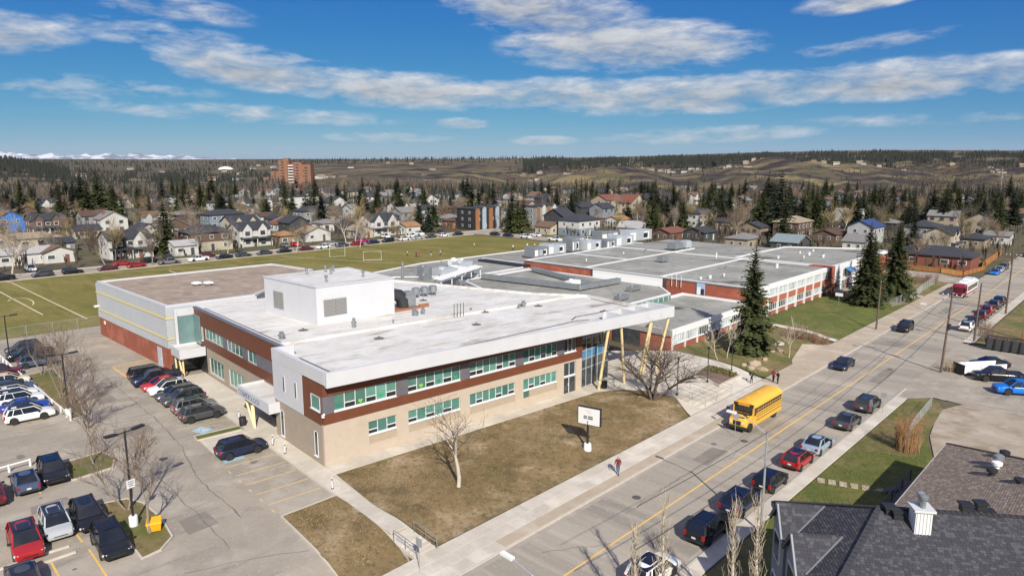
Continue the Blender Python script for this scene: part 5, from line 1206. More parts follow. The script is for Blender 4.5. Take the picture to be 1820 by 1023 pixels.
for (kd, c, px, py, br, lab) in (('pickup', 'black', 1772, 676, 283, 'black crew pickup parked beside the white trailer'), ('pickup', 'bright blue', 1812, 700, 283, 'bright blue pickup parked next to the black pickup'), ('sedan', 'black', 1758, 652, 283, 'black sedan behind the white trailer')):
    p = P(px, py, 0.05); place_car(kd, c, p, br, lab, 'vehicles in the driveway across the road')
# cars along the street behind the field
far = [(-6, 'grey', 'sedan'), (12, 'dark grey', 'sedan'), (19.5, 'dark blue', 'sedan'), (27.5, 'silver', 'wagon'), (37, 'black', 'pickup'), (45.5, 'dark grey', 'suv'), (52, 'black', 'suv'), (60, 'maroon', 'sedan'), (67, 'red', 'sedan'), (75.5, 'grey', 'pickup'), (83.5, 'white', 'pickup'), (91, 'black', 'sedan'), (97, 'dark grey', 'sedan'),
       (103.5, 'dark grey', 'sedan'), (110, 'black', 'sedan'), (118, 'maroon', 'sedan'), (124, 'white', 'suv'), (131, 'dark grey', 'sedan'), (137, 'red', 'sedan'), (143.5, 'dark blue', 'sedan'), (150, 'black', 'suv'), (157, 'white', 'suv'), (163, 'silver', 'sedan'), (169.5, 'dark grey', 'sedan'), (176, 'white', 'hatch'), (183, 'black', 'sedan')]
cnt = 0
for k, (s, c, kd) in enumerate(far):
    place_car(kd, c, W(s, 200.4 if k % 4 else 200.6), RD+(180 if k % 3 else 0), '%s %s, %s from left in the kerb row beyond the field' % (c, {'sedan': 'sedan', 'suv': 'SUV', 'pickup': 'pickup', 'wagon': 'estate car', 'hatch': 'hatchback'}[kd], ordinal(k)), 'cars parked along the sports field', plain=True)
far2 = [(33, 213, 'white', 'sedan'), (37, 214, 'dark grey', 'sedan'), (46, 213.5, 'white', 'suv'), (66, 207.2, 'red', 'sedan'), (73, 207.3, 'black', 'suv'), (80, 213, 'dark grey', 'sedan'), (89, 207.2, 'maroon', 'sedan'), (118, 214, 'grey', 'sedan'), (121.5, 213.5, 'bright red', 'hatch'), (131, 207, 'silver', 'sedan'), (144, 207.2, 'magenta', 'sedan'), (158, 213, 'white', 'suv'), (166, 207.2, 'white', 'suv'), (173, 212, 'white', 'pickup'), (186, 213, 'dark grey', 'sedan')]
for k, (s, t, c, kd) in enumerate(far2):
    place_car(kd, c, W(s, t), RD+(90 if t > 210 else 0), '%s %s by the field street houses, %s from left' % (c, {'sedan': 'sedan', 'suv': 'SUV', 'pickup': 'pickup', 'hatch': 'hatchback'}[kd], ordinal(k)), 'cars on the house side of the field street', plain=True)
for k, (s, t, c, kd) in enumerate(((193, 190, 'black', 'sedan'), (193, 183, 'black', 'sedan'), (193.1, 174, 'white', 'suv'), (193, 160, 'white', 'pickup'), (193, 153, 'silver', 'sedan'), (193, 146.5, 'white', 'sedan'), (193, 140, 'dark grey', 'suv'), (200.8, 176, 'white', 'sedan'), (200.6, 150, 'white', 'suv'), (193, 133, 'white', 'sedan'))):
    place_car(kd, c, W(s, t), RD+90, '%s %s, %s from the field corner along the cross street' % (c, {'sedan': 'sedan', 'suv': 'SUV', 'pickup': 'pickup'}[kd], ordinal(k)), 'cars along the cross street', plain=True)
for o in list(bpy.data.objects):
    if o.get('proto'): bpy.data.objects.remove(o)
KIDS.clear()
def bus_wheels(root, xs, hw, r):
    wm = MB(); wm.lathe([(r*.55, -.14), (r*.95, -.15), (r, -.1), (r, .1), (r*.95, .15), (r*.55, .14)], 18, (0, 0, 0), 'y'); tyre = wm.mesh('tyre', M_tyre, 40)
    wm = MB(); wm.lathe([(r*.56, -.12), (r*.2, -.06), (r*.2, .06), (r*.56, .12)], 14, (0, 0, 0), 'y'); rim = wm.mesh('rim', M_rim, 40)
    for x in xs:
        for sg in (-1, 1):
            w = link('wheel', None, root, (x, sg*(hw-0.15), r)); link('tyre', tyre, w); link('rim', rim, w)
def school_bus():
    Y = mat('school_bus_yellow', (0.80, 0.44, 0.05), 0.4, coat=0.2, spec=0.4); BK = M_trim
    root = thing('school_bus', 'yellow school bus with black hood panel standing by the school kerb', 'bus', W(72.3, 31.05, 0), math.pi/2-R(RD+180))
    hw = 1.18; L0, L1 = -4.3, 3.0     # body from the rear to the windscreen; x forward
    mb = MB(); prof = [(hw*.97, .45), (hw, .6), (hw, 2.2), (hw*.96, 2.62), (hw*.80, 2.90), (hw*.45, 3.04), (0, 3.08)]
    ring = prof+[(-y, z) for y, z in reversed(prof[:-1])]
    vs = []; xs = [L0, L0+.05, L0+.25, 2.7, L1]
    for x in xs:
        k = 0.93 if x == L0 else 1.0
        vs += [(x, y*k, (z-1.5)*(k if x == L0 else 1)+1.5) for y, z in ring]
    n = len(ring); fs = [(i*n+j, (i+1)*n+j, (i+1)*n+(j+1) % n, i*n+(j+1) % n) for i in range(len(xs)-1) for j in range(n)]+[tuple(range(n)), tuple(reversed(range((len(xs)-1)*n, len(xs)*n)))]
    mb.add(vs, fs); mb.build('body', Y, root, smooth=50, fix=True)
    rb = MB(); rb.v = []
    mb = MB()      # hood
    q = []
    for x, w, z in ((L1, 1.0, 1.72), (3.9, .98, 1.62), (4.35, .92, 1.45), (4.45, .86, 1.1)):
        q += [(x, -w, .55), (x, -w, z-.15), (x, -w*.8, z), (x, w*.8, z), (x, w, z-.15), (x, w, .55)]
    mb.add(q, [(i*6+j, (i+1)*6+j, (i+1)*6+(j+1) % 6, i*6+(j+1) % 6) for i in range(3) for j in range(6)]+[(18, 19, 20, 21, 22, 23)]); mb.build('hood', Y, root, smooth=40, fix=True)
    F = Frame(root)
    mb = MB(); mb.add([(3.05, -.72, 1.735), (4.2, -.68, 1.55), (4.2, .68, 1.55), (3.05, .72, 1.735)], [(0, 1, 2, 3)]); mb.build('hood_panel', BK, root)
    F.box('windscreen', 2.98, 3.03, -1.0, 1.0, 1.78, 2.5, M_glasscar); F.box('screen_pillar', 3.0, 3.05, -.03, .03, 1.75, 2.5, BK)
    h = F.box('header', 2.95, 3.06, -.62, .62, 2.58, 2.92, Y); 
    me = text_mesh('SCHOOL BUS', 0.24, 0.006, mat('bus_letter_red', (0.55, 0.05, 0.02), .5)); o = link('lettering', me, h); o.matrix_local = Matrix.Translation((3.07, 0, 2.74)) @ Matrix(((0, 0, 1, 0), (1, 0, 0, 0), (0, 1, 0, 0), (0, 0, 0, 1)))
    for sg in (-1, 1):
        F.box('warning_light', 2.9, 3.08, sg*.9-.2, sg*.9+.2, 2.55, 2.8, BK); F.box('headlight', 4.40, 4.47, sg*.66-.14, sg*.66+.14, .95, 1.2, M_lens)
        for k in range(11):
            x0 = -4.05+k*0.60; w = F.box('window', x0, x0+.5, sg*hw-.02, sg*hw+.02, 1.82, 2.42, M_glasscar); F.box('frame', x0, x0+.5, sg*hw-.025, sg*hw+.028, 2.10, 2.14, Y, w)
        F.box('door_glass' if sg < 0 else 'driver_window', 2.5, 2.92, sg*hw-.02, sg*hw+.02, 1.6 if sg > 0 else .8, 2.45, M_glasscar)
        for z in (1.0, 1.35, 1.62): F.box('black_rail', L0+.1, 2.4, sg*hw-.01, sg*hw+.03, z, z+.06, BK)
        mb = MB(); mb.tube([(3.6, sg*.9, 1.5), (4.2, sg*1.2, 1.9), (4.1, sg*1.25, 2.5), (3.1, sg*1.1, 2.5)], .03, 6); mb.box(4.05, 4.15, sg*1.25-.16, sg*1.25+.16, 2.0, 2.45); mb.build('mirror', BK, root)
    F.box('front_bumper', 4.4, 4.58, -1.1, 1.1, .42, .72, BK); F.box('grille', 4.42, 4.48, -.42, .42, .8, 1.25, BK); F.box('rear_bumper', L0-.12, L0+.02, -1.1, 1.1, .4, .7, BK); F.box('rear_window', L0-.02, L0+.03, -.8, .8, 1.8, 2.4, M_glasscar)
    F.box('roof_hatch', -1.5, -.9, -.3, .3, 3.06, 3.13, Y); F.box('roof_hatch', 1.2, 1.8, -.3, .3, 3.06, 3.13, Y); F.box('underbody', -4.2, 4.3, -.9, .9, .35, .56, BK)
    bus_wheels(root, (-2.6, 3.55), hw-.02, .5)
school_bus()
def city_bus():
    Wt = mat('bus_white', (0.76, 0.76, 0.75), 0.35, coat=.3); Rd = mat('bus_red', (0.22, 0.012, 0.028), 0.35, coat=.4)
    root = thing('city_bus', 'red and white city bus standing at the stop up the road', 'bus', W(177.0, 31.1, 0), math.pi/2-R(RD+180))
    F = Frame(root); hw = 1.28
    mb = MB(); prof = [(hw*.98, .35), (hw, .55), (hw, 2.5), (hw*.9, 2.82), (hw*.6, 2.92), (0, 2.95)]; ring = prof+[(-y, z) for y, z in reversed(prof[:-1])]; vs = []
    xs = (-6.0, -5.85, 5.1)
    for x in xs: vs += [(x, y, z) for y, z in ring]
    n = len(ring); mb.add(vs, [(i*n+j, (i+1)*n+j, (i+1)*n+(j+1) % n, i*n+(j+1) % n) for i in range(2) for j in range(n)]+[tuple(range(n)), tuple(reversed(range(2*n, 3*n)))]); mb.build('body', Wt, root, smooth=50, fix=True)
    mb = MB(); vs = []
    for x, k in ((5.102, 1.004), (5.9, 1.0), (6.1, .93)): vs += [(x, y*k, z if k == 1.004 else .35+(z-.35)*k) for y, z in ring]
    mb.add(vs, [(i*n+j, (i+1)*n+j, (i+1)*n+(j+1) % n, i*n+(j+1) % n) for i in range(2) for j in range(n)]+[tuple(reversed(range(2*n, 3*n)))]); mb.build('front_end', Rd, root, smooth=50, fix=True)
    F.box('windscreen', 6.02, 6.10, -1.08, 1.08, 1.15, 2.25, M_glasscar); s = F.box('destination_sign', 6.0, 6.08, -.85, .85, 2.32, 2.58, M_vent)
    F.box('roof_pod', -4.6, -1.0, -.85, .85, 2.94, 3.25, Wt); F.box('roof_pod', 0.3, 2.6, -.75, .75, 2.94, 3.15, Wt); F.box('bumper', 6.0, 6.2, -1.15, 1.15, .35, .62, M_trim)
    for sg in (-1, 1):
        for k in range(7): F.box('window', -5.3+1.42*k, -3.98+1.42*k, sg*hw-.02, sg*hw+.015, 1.35, 2.35, M_glasscar)
        F.box('red_stripe', -5.95, 5.0, sg*hw-.02, sg*hw+.012, .55, .95, Rd); F.box('headlight', 6.05, 6.13, sg*.9-.15, sg*.9+.15, .75, .98, M_lens)
        mb = MB(); mb.tube([(6.0, sg*1.1, 2.5), (6.35, sg*1.35, 2.4), (6.35, sg*1.38, 1.8)], .04, 6); mb.box(6.28, 6.42, sg*1.38-.12, sg*1.38+.12, 1.7, 2.1); mb.build('mirror', M_trim, root)
    F.box('bike_rack', 6.2, 6.8, -.8, .8, .75, .8, M_trim)
    bus_wheels(root, (-3.4, 3.6), hw-.02, .48)
city_bus()
# ---------------------------------------------------------------- trees
def leaf_mat(name, c, c2, rnd=0.25):
    return mat(name, c, 0.85, c2, 0.9, 0.9, rnd=rnd, spec=0.15)
M_needle = leaf_mat('spruce_needles', (0.024, 0.034, 0.012), (0.072, 0.080, 0.030), 0.25)
M_needle2 = leaf_mat('dark_needles', (0.014, 0.021, 0.012), (0.030, 0.038, 0.020), 0.35)
M_needletip = leaf_mat('cone_topped_needles', (0.13, 0.085, 0.03), (0.06, 0.06, 0.022), 0.1)
M_bark = mat('brown_bark', (0.12, 0.088, 0.062), 0.95, (0.07, 0.052, 0.038), 3, .9, .4, 9)
M_greybark = mat('grey_bark', (0.26, 0.215, 0.17), 0.95, (0.17, 0.14, 0.11), 3, .9, .3, 9, rnd=0.15)
M_palebark = mat('pale_bark', (0.56, 0.50, 0.41), 0.9, (0.36, 0.31, 0.25), 2.5, .9, .3, 9)
M_darkbark = mat('dark_bark', (0.085, 0.062, 0.050), 0.95, (0.15, 0.115, 0.09), 2.5, .9, .3, 9)
M_twig = mat('tan_twigs', (0.23, 0.165, 0.115), 0.95, (0.16, 0.115, 0.085), 1, .9, rnd=0.2)
M_redtwig = mat('red_brown_twigs', (0.20, 0.095, 0.062), 0.95, (0.13, 0.065, 0.046), 1, .9, rnd=0.2)
M_willow = mat('yellowish_twigs', (0.30, 0.235, 0.12), 0.95, (0.22, 0.17, 0.09), 1, .9, rnd=0.2)
def grow(rng, base, d0, L0, r0, levels, spread=0.6, n0=(3, 5), shrink=0.66, curl=0.18, up=0.25, twig_r=0.006, sides=(7, 5, 4, 3, 3), droop=0.0, seglen=4):
    "recursive bare branching; returns thick and thin mesh collectors"
    thick, thin = MB(), MB()
    def rec(p, d, L, r, lv):
        pts = [p.copy()]; rad = [r]; q = p.copy(); dd = d.copy(); k = seglen if lv < 2 else 3
        kids = []
        for i in range(k):
            dd = (dd+Vector((rng.gauss(0, curl), rng.gauss(0, curl), rng.gauss(0, curl)*.6+up*.12-droop*lv*.1))).normalized()
            q = q+dd*(L/k); pts.append(q.copy()); f = (i+1)/k; rad.append(max(twig_r, r*(1-0.55*f)))
            if lv < levels and (lv > 0 or i >= 1): kids.append((q.copy(), dd.copy(), rad[-1]))
        (thick if lv <= 1 else thin).tube(pts, rad, sides[min(lv, len(sides)-1)], cap=(lv == 0))
        if lv >= levels: return
        for (pp, di, rr) in kids:
            for j in range(rng.randint(*n0) if lv > 0 else rng.randint(n0[0], n0[1])):
                a = rng.uniform(0, 2*math.pi); ax = Vector((math.cos(a), math.sin(a), 0)); s = spread*rng.uniform(.6, 1.25)
                nd = (di*(1-s*.45)+ax*s+Vector((0, 0, up))).normalized()
                rec(pp, nd, L*shrink*rng.uniform(.7, 1.15), rr*0.62, lv+1)
    rec(Vector(base), Vector(d0).normalized(), L0, r0, 0)
    return thick, thin
def bare_tree(name, label, loc, height, seed, bark=M_greybark, twig=M_twig, stems=1, spread=.55, levels=3, group=None, trunk_r=None, lean=0.12, n0=(1, 2), **kw):
    r = random.Random(seed); root = thing(name, label, 'tree', loc, r.uniform(0, 6.28), group)
    T, t2 = MB(), MB(); tr = trunk_r or height*0.018
    for s in range(stems):
        a = 6.28*s/stems+r.uniform(-.4, .4); ln = lean if stems == 1 else 0.28
        th, tn = grow(r, (0.1*math.cos(a)*(stems > 1), 0.1*math.sin(a)*(stems > 1), -0.1), (ln*math.cos(a), ln*math.sin(a), 1), height*.52, tr*(1 if stems == 1 else .75), levels, spread, n0, **kw)
        for A, Bm in ((T, th), (t2, tn)): A.add(Bm.v, Bm.f)
    T.build('trunk', bark, root, smooth=60); t2.build('crown', twig, root)
    return root
def spruce_mesh(seed, h, r0, whorls, per, sprays, tip=False, fat=1.0):
    r = random.Random(seed); tr = MB(); tr.tube([(0, 0, -.2), (0, 0, h*.5), (0, 0, h)], [h*.017+.04, h*.011, .02], 7)
    cr = MB()
    for w in range(whorls):
        f = w/(whorls-1); z = h*(0.045+0.945*f); env = r0*(1-f)**0.82*(1+.12*math.sin(w*2.7+seed))+0.12
        n = max(3, int(per*(1-0.55*f)))
        off = r.uniform(0, 6.28)
        for b in range(n):
            a = off+6.28*b/n+r.uniform(-.25, .25); L_ = env*r.uniform(.58, 1.2); dr = r.uniform(.16, .36)*(1-f*.7)
            ca, sa = math.cos(a), math.sin(a); up0 = 0.12+0.5*f
            for k in range(sprays):
                t = (k+0.6+r.uniform(-.3, .3))/sprays; t = max(.12, t)
                x = L_*t; zz = z+L_*(up0*t-dr*t*t*2.0)
                wd = max(0.10, L_*0.30*(1.15-t*.75))*r.uniform(.8, 1.3)*fat; ln = L_/sprays*r.uniform(1.1, 1.8)
                mid = Vector((ca*x, sa*x, zz)); side = Vector((-sa, ca, 0)); out = Vector((ca, sa, up0-2.8*dr*t+r.uniform(-.15, .15)))
                dp = Vector((0, 0, -wd*r.uniform(.25, .6)))
                tip_ = mid+out*ln*.75; back = mid-out*ln*.45
                cr.add([back, mid+side*wd+dp, tip_, mid-side*wd+dp], [(0, 1, 2), (0, 2, 3)], 1 if (tip and f > .88) else 0)
                if r.random() < .7:
                    cr.add([mid+Vector((0, 0, .03)), mid+side*wd*.5+dp*2.3, mid+out*ln*.3+dp*1.2], [(0, 1, 2)], 1 if (tip and f > .88) else 0)
    return tr, cr
def big_spruce(label, loc, h, r0, seed, tip=True):
    root = thing('spruce_tree', label, 'tree', loc, 0)
    tr, cr = spruce_mesh(seed, h, r0*.92, 44, 13, 7, tip, 1.0); tr.build('trunk', M_bark, root, smooth=60); cr.build('crown', [M_needle, M_needletip], root)
big_spruce('tall spruce with orange cone-laden tip beside the low brick wing', W(97.4, 43.2), 16.6, 3.7, 3)
big_spruce('tall spruce at the green lawn corner, nearer the brick school', W(146.5, 42.2), 16.4, 3.9, 11)
big_spruce('broad tall spruce with pale orange tip near the city bus', W(158.5, 40.2), 16.6, 4.1, 19)
big_spruce('spruce standing between the two tall ones by the bus stop', W(152.5, 43.0), 13.5, 3.4, 23, False)
# far conifers, shared crowns
CON = []
for k in range(7):
    rr = random.Random(100+k); h = 10.0; tr, cr = spruce_mesh(50+k, h, (1.9, 2.3, 2.7, 2.0, 2.5, 3.0, 1.7)[k], 22, 11, 4, False, 1.45); CON.append((tr.mesh('trunk', M_bark), cr.mesh('crown', M_needle2 if k % 2 else M_needle)))
def conifer(loc, h, k, label, group, rz=0, name='conifer_tree'):
    root = link(name, None, None, loc, rz, label, 'tree', group, scale=h/10.0)
    link('trunk', CON[k][0], root); link('crown', CON[k][1], root); return root
DEC = []
for k in range(6):
    rr = random.Random(300+k); T, t2 = grow(rr, (0, 0, -.2), (rr.uniform(-.1, .1), rr.uniform(-.1, .1), 1), 4.6, .15, 3, .62, (2, 3), twig_r=.014, sides=(5, 4, 3, 3), shrink=.68)
    DEC.append((T.mesh('trunk', M_greybark if k % 2 else M_palebark), t2.mesh('crown', (M_twig, M_willow, M_greybark)[k % 3])))
def decid(loc, h, k, label, group, rz=0, name='bare_tree'):
    root = link(name, None, None, loc, rz, label, 'tree', group, scale=h/9.0)
    link('trunk', DEC[k][0], root); link('crown', DEC[k][1], root); return root
# trees of the school grounds
bare_tree('bare_tree', 'bare tree with pale whitish trunk on the dry front lawn', G(815, 866), 7.6, 7, M_palebark, mat('dark_twigs', (0.105, 0.08, 0.065), .95, rnd=.1), spread=.85, levels=3, trunk_r=.21, n0=(1, 2), shrink=.74, twig_r=.012)
bare_tree('crabapple_tree', 'spreading dark bare tree on the lawn by the entrance columns', G(1160, 712), 9.6, 22, M_darkbark, MATS['dark_twigs'], stems=5, spread=.85, levels=3, trunk_r=.24, up=.12, n0=(1, 3), droop=.22)
g_lt = 'bare trees on the lot islands'; M_lottwig = mat('grey_brown_twigs', (0.185, 0.135, 0.10), .95, (0.12, .088, .068), 1, .9, rnd=.15)
for (u, v, h, sd, st, lab) in ((-15.3, -1.9, 8.2, 31, 1, 'bare tree beside the yellow bin on the lamp island'), (-15.6, 3.2, 7.4, 32, 4, 'bushy many-stemmed bare tree behind the lamp on the near island'), (-15.7, 15.0, 7.2, 33, 1, 'slender bare tree alone on the small grass island'),
        (-14.3, 38.6, 7.6, 34, 2, 'bare tree by the dark lamp post on the long island'), (-14.5, 51.0, 7.2, 35, 2, 'bare tree at the far end of the long island'), (-13.4, 44.5, 8.0, 36, 3, 'bushy bare tree in the middle of the long island'), (-13.9, 34.0, 7.0, 37, 4, 'many-stemmed bare tree near the end of the white rail'), (-14.2, 25.5, 5.6, 38, 4, 'reddish many-stemmed shrub tree past the end of the long island')):
    bare_tree('bare_tree', lab, B(u, v, SITE+.08), h, sd, M_greybark, M_lottwig, stems=st, spread=.6, levels=3, group=g_lt, trunk_r=.12, n0=(1, 2), twig_r=.010)
for (px, py, h, sd, lab) in ((1276, 640, 5.5, 41, 'young pale birch left of its twin by the tall spruce'), (1292, 637, 6.5, 42, 'young pale birch closest to the tall spruce'), (1402, 636, 5.5, 43, 'slender young birch between spruce and bus bay')):
    bare_tree('birch_tree', lab, G(px, py, .09), h, sd, M_palebark, M_palebark, spread=.5, levels=3, group='young birches on the spruce lawn', trunk_r=.07, n0=(1, 2), twig_r=.008)
# columnar poplars at the bottom edge
def poplar(label, loc, h, seed):
    r = random.Random(seed); root = thing('poplar_tree', label, 'tree', loc, 0, 'bare columnar poplars by the grey roofed house'); T = MB(); T.tube([(0, 0, -.2), (.1, 0, h*.4), (0, .1, h*.75), (.05, .05, h)], [.16, .10, .06, .015], 7); C = MB()
    for k in range(95):
        z = h*(.06+.86*r.random()); a = r.uniform(0, 6.28); L_ = h*.17*r.uniform(.5, 1.1)*(1.1-z/h*.6); o = Vector((math.cos(a), math.sin(a), 0)); p = Vector((0, 0, z)); q = p+o*L_*.30+Vector((0, 0, L_*.5)); e = p+o*L_*.42+Vector((r.gauss(0, .06), r.gauss(0, .06), L_*1.05))
        C.tube([p, q, e], [.024, .014, .005], 3, False)
        for j in range(2):
            m_ = q.lerp(e, r.random()); b = r.uniform(0, 6.28); C.tube([m_, m_+Vector((math.cos(b)*.14, math.sin(b)*.14, .4*r.uniform(.6, 1.3)))], [.012, .006], 3, False)
    T.build('trunk', M_palebark, root, smooth=60); C.build('crown', mat('poplar_twigs', (0.40, 0.34, 0.25), .95, (0.30, 0.25, 0.18), 2, .9), root)
for (px, py, ztop, h, sd, lab) in ((1182, 925, 0, 9, 61, 'thin bare poplar in front of the white SUV'), (1308, 940, 0, 9, 62, 'bare poplar beside the black SUV at the kerb'), (1352, 925, 0, 10.0, 63, 'thick bare poplar nearest the grey gabled house'), (1130, 985, 0, 7, 64, 'small bare poplar at the bottom edge of the road')):
    # foot found from the visible top
    p = P(px, py-55, h); poplar(lab, (p.x, p.y, 0.0), h, sd)
# shrubs
def shrub(name, label, loc, w, h, seed, m=M_redtwig, n=70, group=None):
    r = random.Random(seed); root = thing(name, label, 'shrub', loc, 0, group); mb = MB(); st = MB()
    for k in range(n):
        a = r.uniform(0, 6.28); q = math.sqrt(r.random())*w*.35; p = Vector((q*math.cos(a), q*math.sin(a), -.05)); o = Vector((math.cos(a)*w*.5*r.uniform(.3, 1), math.sin(a)*w*.5*r.uniform(.3, 1), h*r.uniform(.6, 1.05))); m_ = p.lerp(o, .5)+Vector((0, 0, h*.1))
        (st if k % 5 == 0 else mb).tube([p, m_, o], [.022, .014, .006], 3, False)
        for j in range(3):
            s = m_.lerp(o, r.random()); mb.tube([s, s+Vector((r.gauss(0, .2), r.gauss(0, .2), r.uniform(.1, .4)))*h*.4], [.010, .005], 3, False)
    mb.build('twigs', m, root); st.build('stems', M_darkbark, root)
shrub('shrub', 'orange-brown bare bush on the verge by the chain-link fence', P(1612, 800, 0), 3.2, 3.4, 71, mat('orange_twigs', (0.34, 0.17, 0.07), .95, (0.25, .13, .06), 1, .9), 160)
shrub('shrub', 'yellowish dry bush at the foot of the near utility pole', P(1690, 660, 0), 2.2, 1.7, 72, M_willow, 80)
for k, (px, py, w, h) in enumerate(((1412, 600, 4, 1.9), (1435, 605, 4, 1.8), (1458, 612, 3.6, 1.8))): shrub('shrub', 'brown bare shrub in the clump by the cross walk, %s from the spruce' % ordinal(k), G(px, py, .1), w, h, 80+k, M_redtwig, 90, 'bare shrubs along the cross walk')
for k, (px, py, w, h) in enumerate(((1640, 503, 5, 2.2), (1655, 502, 4, 2.0))): shrub('shrub', 'reddish round bare bush at the street corner, %s from the spruces' % ordinal(k), G(px, py, .1), w, h, 90+k, M_redtwig, 100, 'bushes at the street corner')
shrub('shrub', 'dark red bush against the end of the brick school', W(150.5, 50.3), 2.8, 3.2, 95, M_redtwig, 140)
for k, (s, t) in enumerate(((140, 21), (137, 20), (134.5, 20.3), (131.5, 19.5))): shrub('shrub', 'scraggy bare bush by the plank fence, %s from the white SUV' % ordinal(k), W(s, t), 2.6, 1.9, 97+k, M_twig, 60, 'bushes by the plank fence')
def groundcover(name, pts, m, n, h, seed, label):
    r = random.Random(seed); mb = MB(); xs = [p[0] for p in pts]; ys = [p[1] for p in pts]
    def inside(x, y):
        c = False; j = len(pts)-1
        for i in range(len(pts)):
            if ((pts[i][1] > y) != (pts[j][1] > y)) and x < (pts[j][0]-pts[i][0])*(y-pts[i][1])/(pts[j][1]-pts[i][1])+pts[i][0]: c = not c
            j = i
        return c
    k = 0
    while k < n:
        x, y = r.uniform(min(xs), max(xs)), r.uniform(min(ys), max(ys))
        if not inside(x, y): continue
        k += 1; z = zg(x, y)+.1; a = r.uniform(0, 6.28); q = h*r.uniform(.5, 1.2); d = Vector((math.cos(a), math.sin(a), 0))*q*.8
        mb.add([(x-d.x*.5, y-d.y*.5, z), (x+d.x*.5, y+d.y*.5, z), (x+d.x*.2+r.gauss(0, .05), y+d.y*.2+r.gauss(0, .05), z+q)], [(0, 1, 2)])
    o = mb.build(name, m); tag(o, label, 'plants', None, 'stuff')
bed = [W(83.4, 43.5), W(85.9, 43.7), W(85.8, 39.6), W(84.0, 39.6)]
groundcover('bed_plants', [(p.x, p.y) for p in bed], mat('bed_green', (0.09, 0.10, 0.03), .9, (0.16, 0.13, 0.05), 2, .9), 900, .38, 5, 'low green planting in the bed by the entrance steps')
def tufts(name, label, poly, m, n, h, seed):
    groundcover(name, [(p.x, p.y) for p in poly], m, n, h, seed, label)
M_straw = mat('dry_grass_blades', (0.31, 0.225, 0.115), .95, (0.18, 0.135, 0.06), .35, .9)
tufts('grass', 'dry brown grass tufts on the front lawn', [B(0.2, -2.3), B(32, -2.3), W(69.3, 46.4), W(71.3, 40.8), W(68, 37.1), W(31.3, 37.1), B(-0.2, -9.3)], M_straw, 16000, .09, 7)
tufts('grass', 'dry brown grass tufts on the corner lawn', [B(-6.5, -6.4), B(-2.2, -6.0), W(28.6, 38.3), B(-6.9, -16)], M_straw, 4000, .09, 8)
tufts('grass', 'short green blades on the verge lawn across the road', [W(56, 20.5), W(90, 20.5), W(80, 17), W(70, 13), W(56, 13)], mat('green_blades', (0.075, 0.11, 0.022), .95, (0.17, 0.15, 0.05), .3, .9), 9000, .08, 9)
# conifers and bare trees among the houses
rt = random.Random(77)
M_con = []
def row(px): return px
con_spots = []    # (px, base y, height)
for (px, py, h) in ((38, 402, 11), (60, 380, 15), (72, 404, 12), (95, 372, 14), (15, 378, 13), (26, 390, 10), (120, 360, 14), (132, 368, 15), (150, 398, 21), (160, 404, 20), (178, 398, 22), (186, 392, 18), (198, 372, 15), (205, 404, 17), (248, 370, 14), (262, 372, 12), (295, 450, 16), (318, 398, 14), (328, 404, 18), (340, 400, 15), (356, 360, 14), (372, 368, 14), (386, 372, 11), (410, 365, 10), (452, 385, 11), (468, 388, 12), (476, 392, 11), (505, 368, 11), (520, 385, 13), (545, 395, 12), (562, 372, 12), (590, 380, 14), (600, 362, 13), (640, 390, 16), (650, 392, 14), (668, 384, 12), (705, 398, 14), (712, 392, 15), (735, 376, 13), (755, 380, 14), (745, 408, 11), (762, 412, 12), (800, 378, 12), (820, 372, 12), (850, 366, 12), (870, 362, 13), (905, 412, 11), (920, 414, 15), (930, 408, 14), (950, 362, 14), (962, 360, 15), (975, 362, 15), (988, 366, 13), (1015, 392, 14), (1024, 388, 13), (1060, 362, 12), (1115, 398, 10), (1160, 418, 14), (1165, 424, 13), (1128, 376, 12), (1142, 380, 12), (1196, 380, 15), (1375, 408, 20), (1384, 414, 22), (1392, 440, 17), (1400, 402, 18), (1433, 388, 17), (1450, 394, 14), (1500, 400, 15), (1520, 406, 13), (1530, 398, 16), (1575, 400, 12), (1600, 398, 15), (1615, 404, 13), (1622, 396, 14), (1585, 392, 12), (1655, 395, 15), (1668, 400, 12), (1700, 402, 16), (1712, 400, 14), (1765, 420, 19), (1772, 426, 17), (1745, 404, 12), (1800, 402, 14), (1815, 395, 13), (1545, 420, 11), (1610, 430, 14), (1622, 436, 12), (1480, 392, 13), (1345, 396, 11)): con_spots.append((px, py, h))
for k in range(40): con_spots.append((rt.uniform(-40, 1860), rt.uniform(338, 372), rt.uniform(9, 15)))
for k in range(64): con_spots.append((rt.uniform(1150, 1830), rt.uniform(374, 408), rt.uniform(11, 15.4)))
for k in range(70): con_spots.append((rt.choice((rt.uniform(0, 480), rt.uniform(480, 1000), rt.uniform(1350, 1840))), rt.uniform(355, 405), rt.uniform(12, 18)))
for k in range(34): con_spots.append((rt.uniform(880, 1500), rt.uniform(352, 364), rt.uniform(12, 16)))
con_spots.sort()
kl = 0; zc = {}
for k, (px, py, h) in enumerate(con_spots):
    p = G(px, py); d = p.y
    zone = 'left suburb' if px < 450 else ('suburb beyond the field' if px < 950 else ('blocks behind the school' if px < 1400 else 'blocks up the road'))
    if h >= 15.5: lab = 'tall dark conifer, %s from left among the tall ones in the suburb' % ordinal(min(kl, 59)); kl += 1
    elif d > 420: zc[zone+'d'] = zc.get(zone+'d', 0)+1; lab = 'small dark conifer, %s from left deep in the %s' % (ordinal(zc[zone+'d']-1), zone)
    else:
        zc[zone] = zc.get(zone, 0)+1; lab = 'dark conifer, %s from left among those between houses, %s' % (ordinal(zc[zone]-1), zone)
    conifer(p, h*rt.uniform(1.0, 1.2), rt.randrange(7), lab, 'conifers among the houses, '+zone, rt.uniform(0, 6.28))
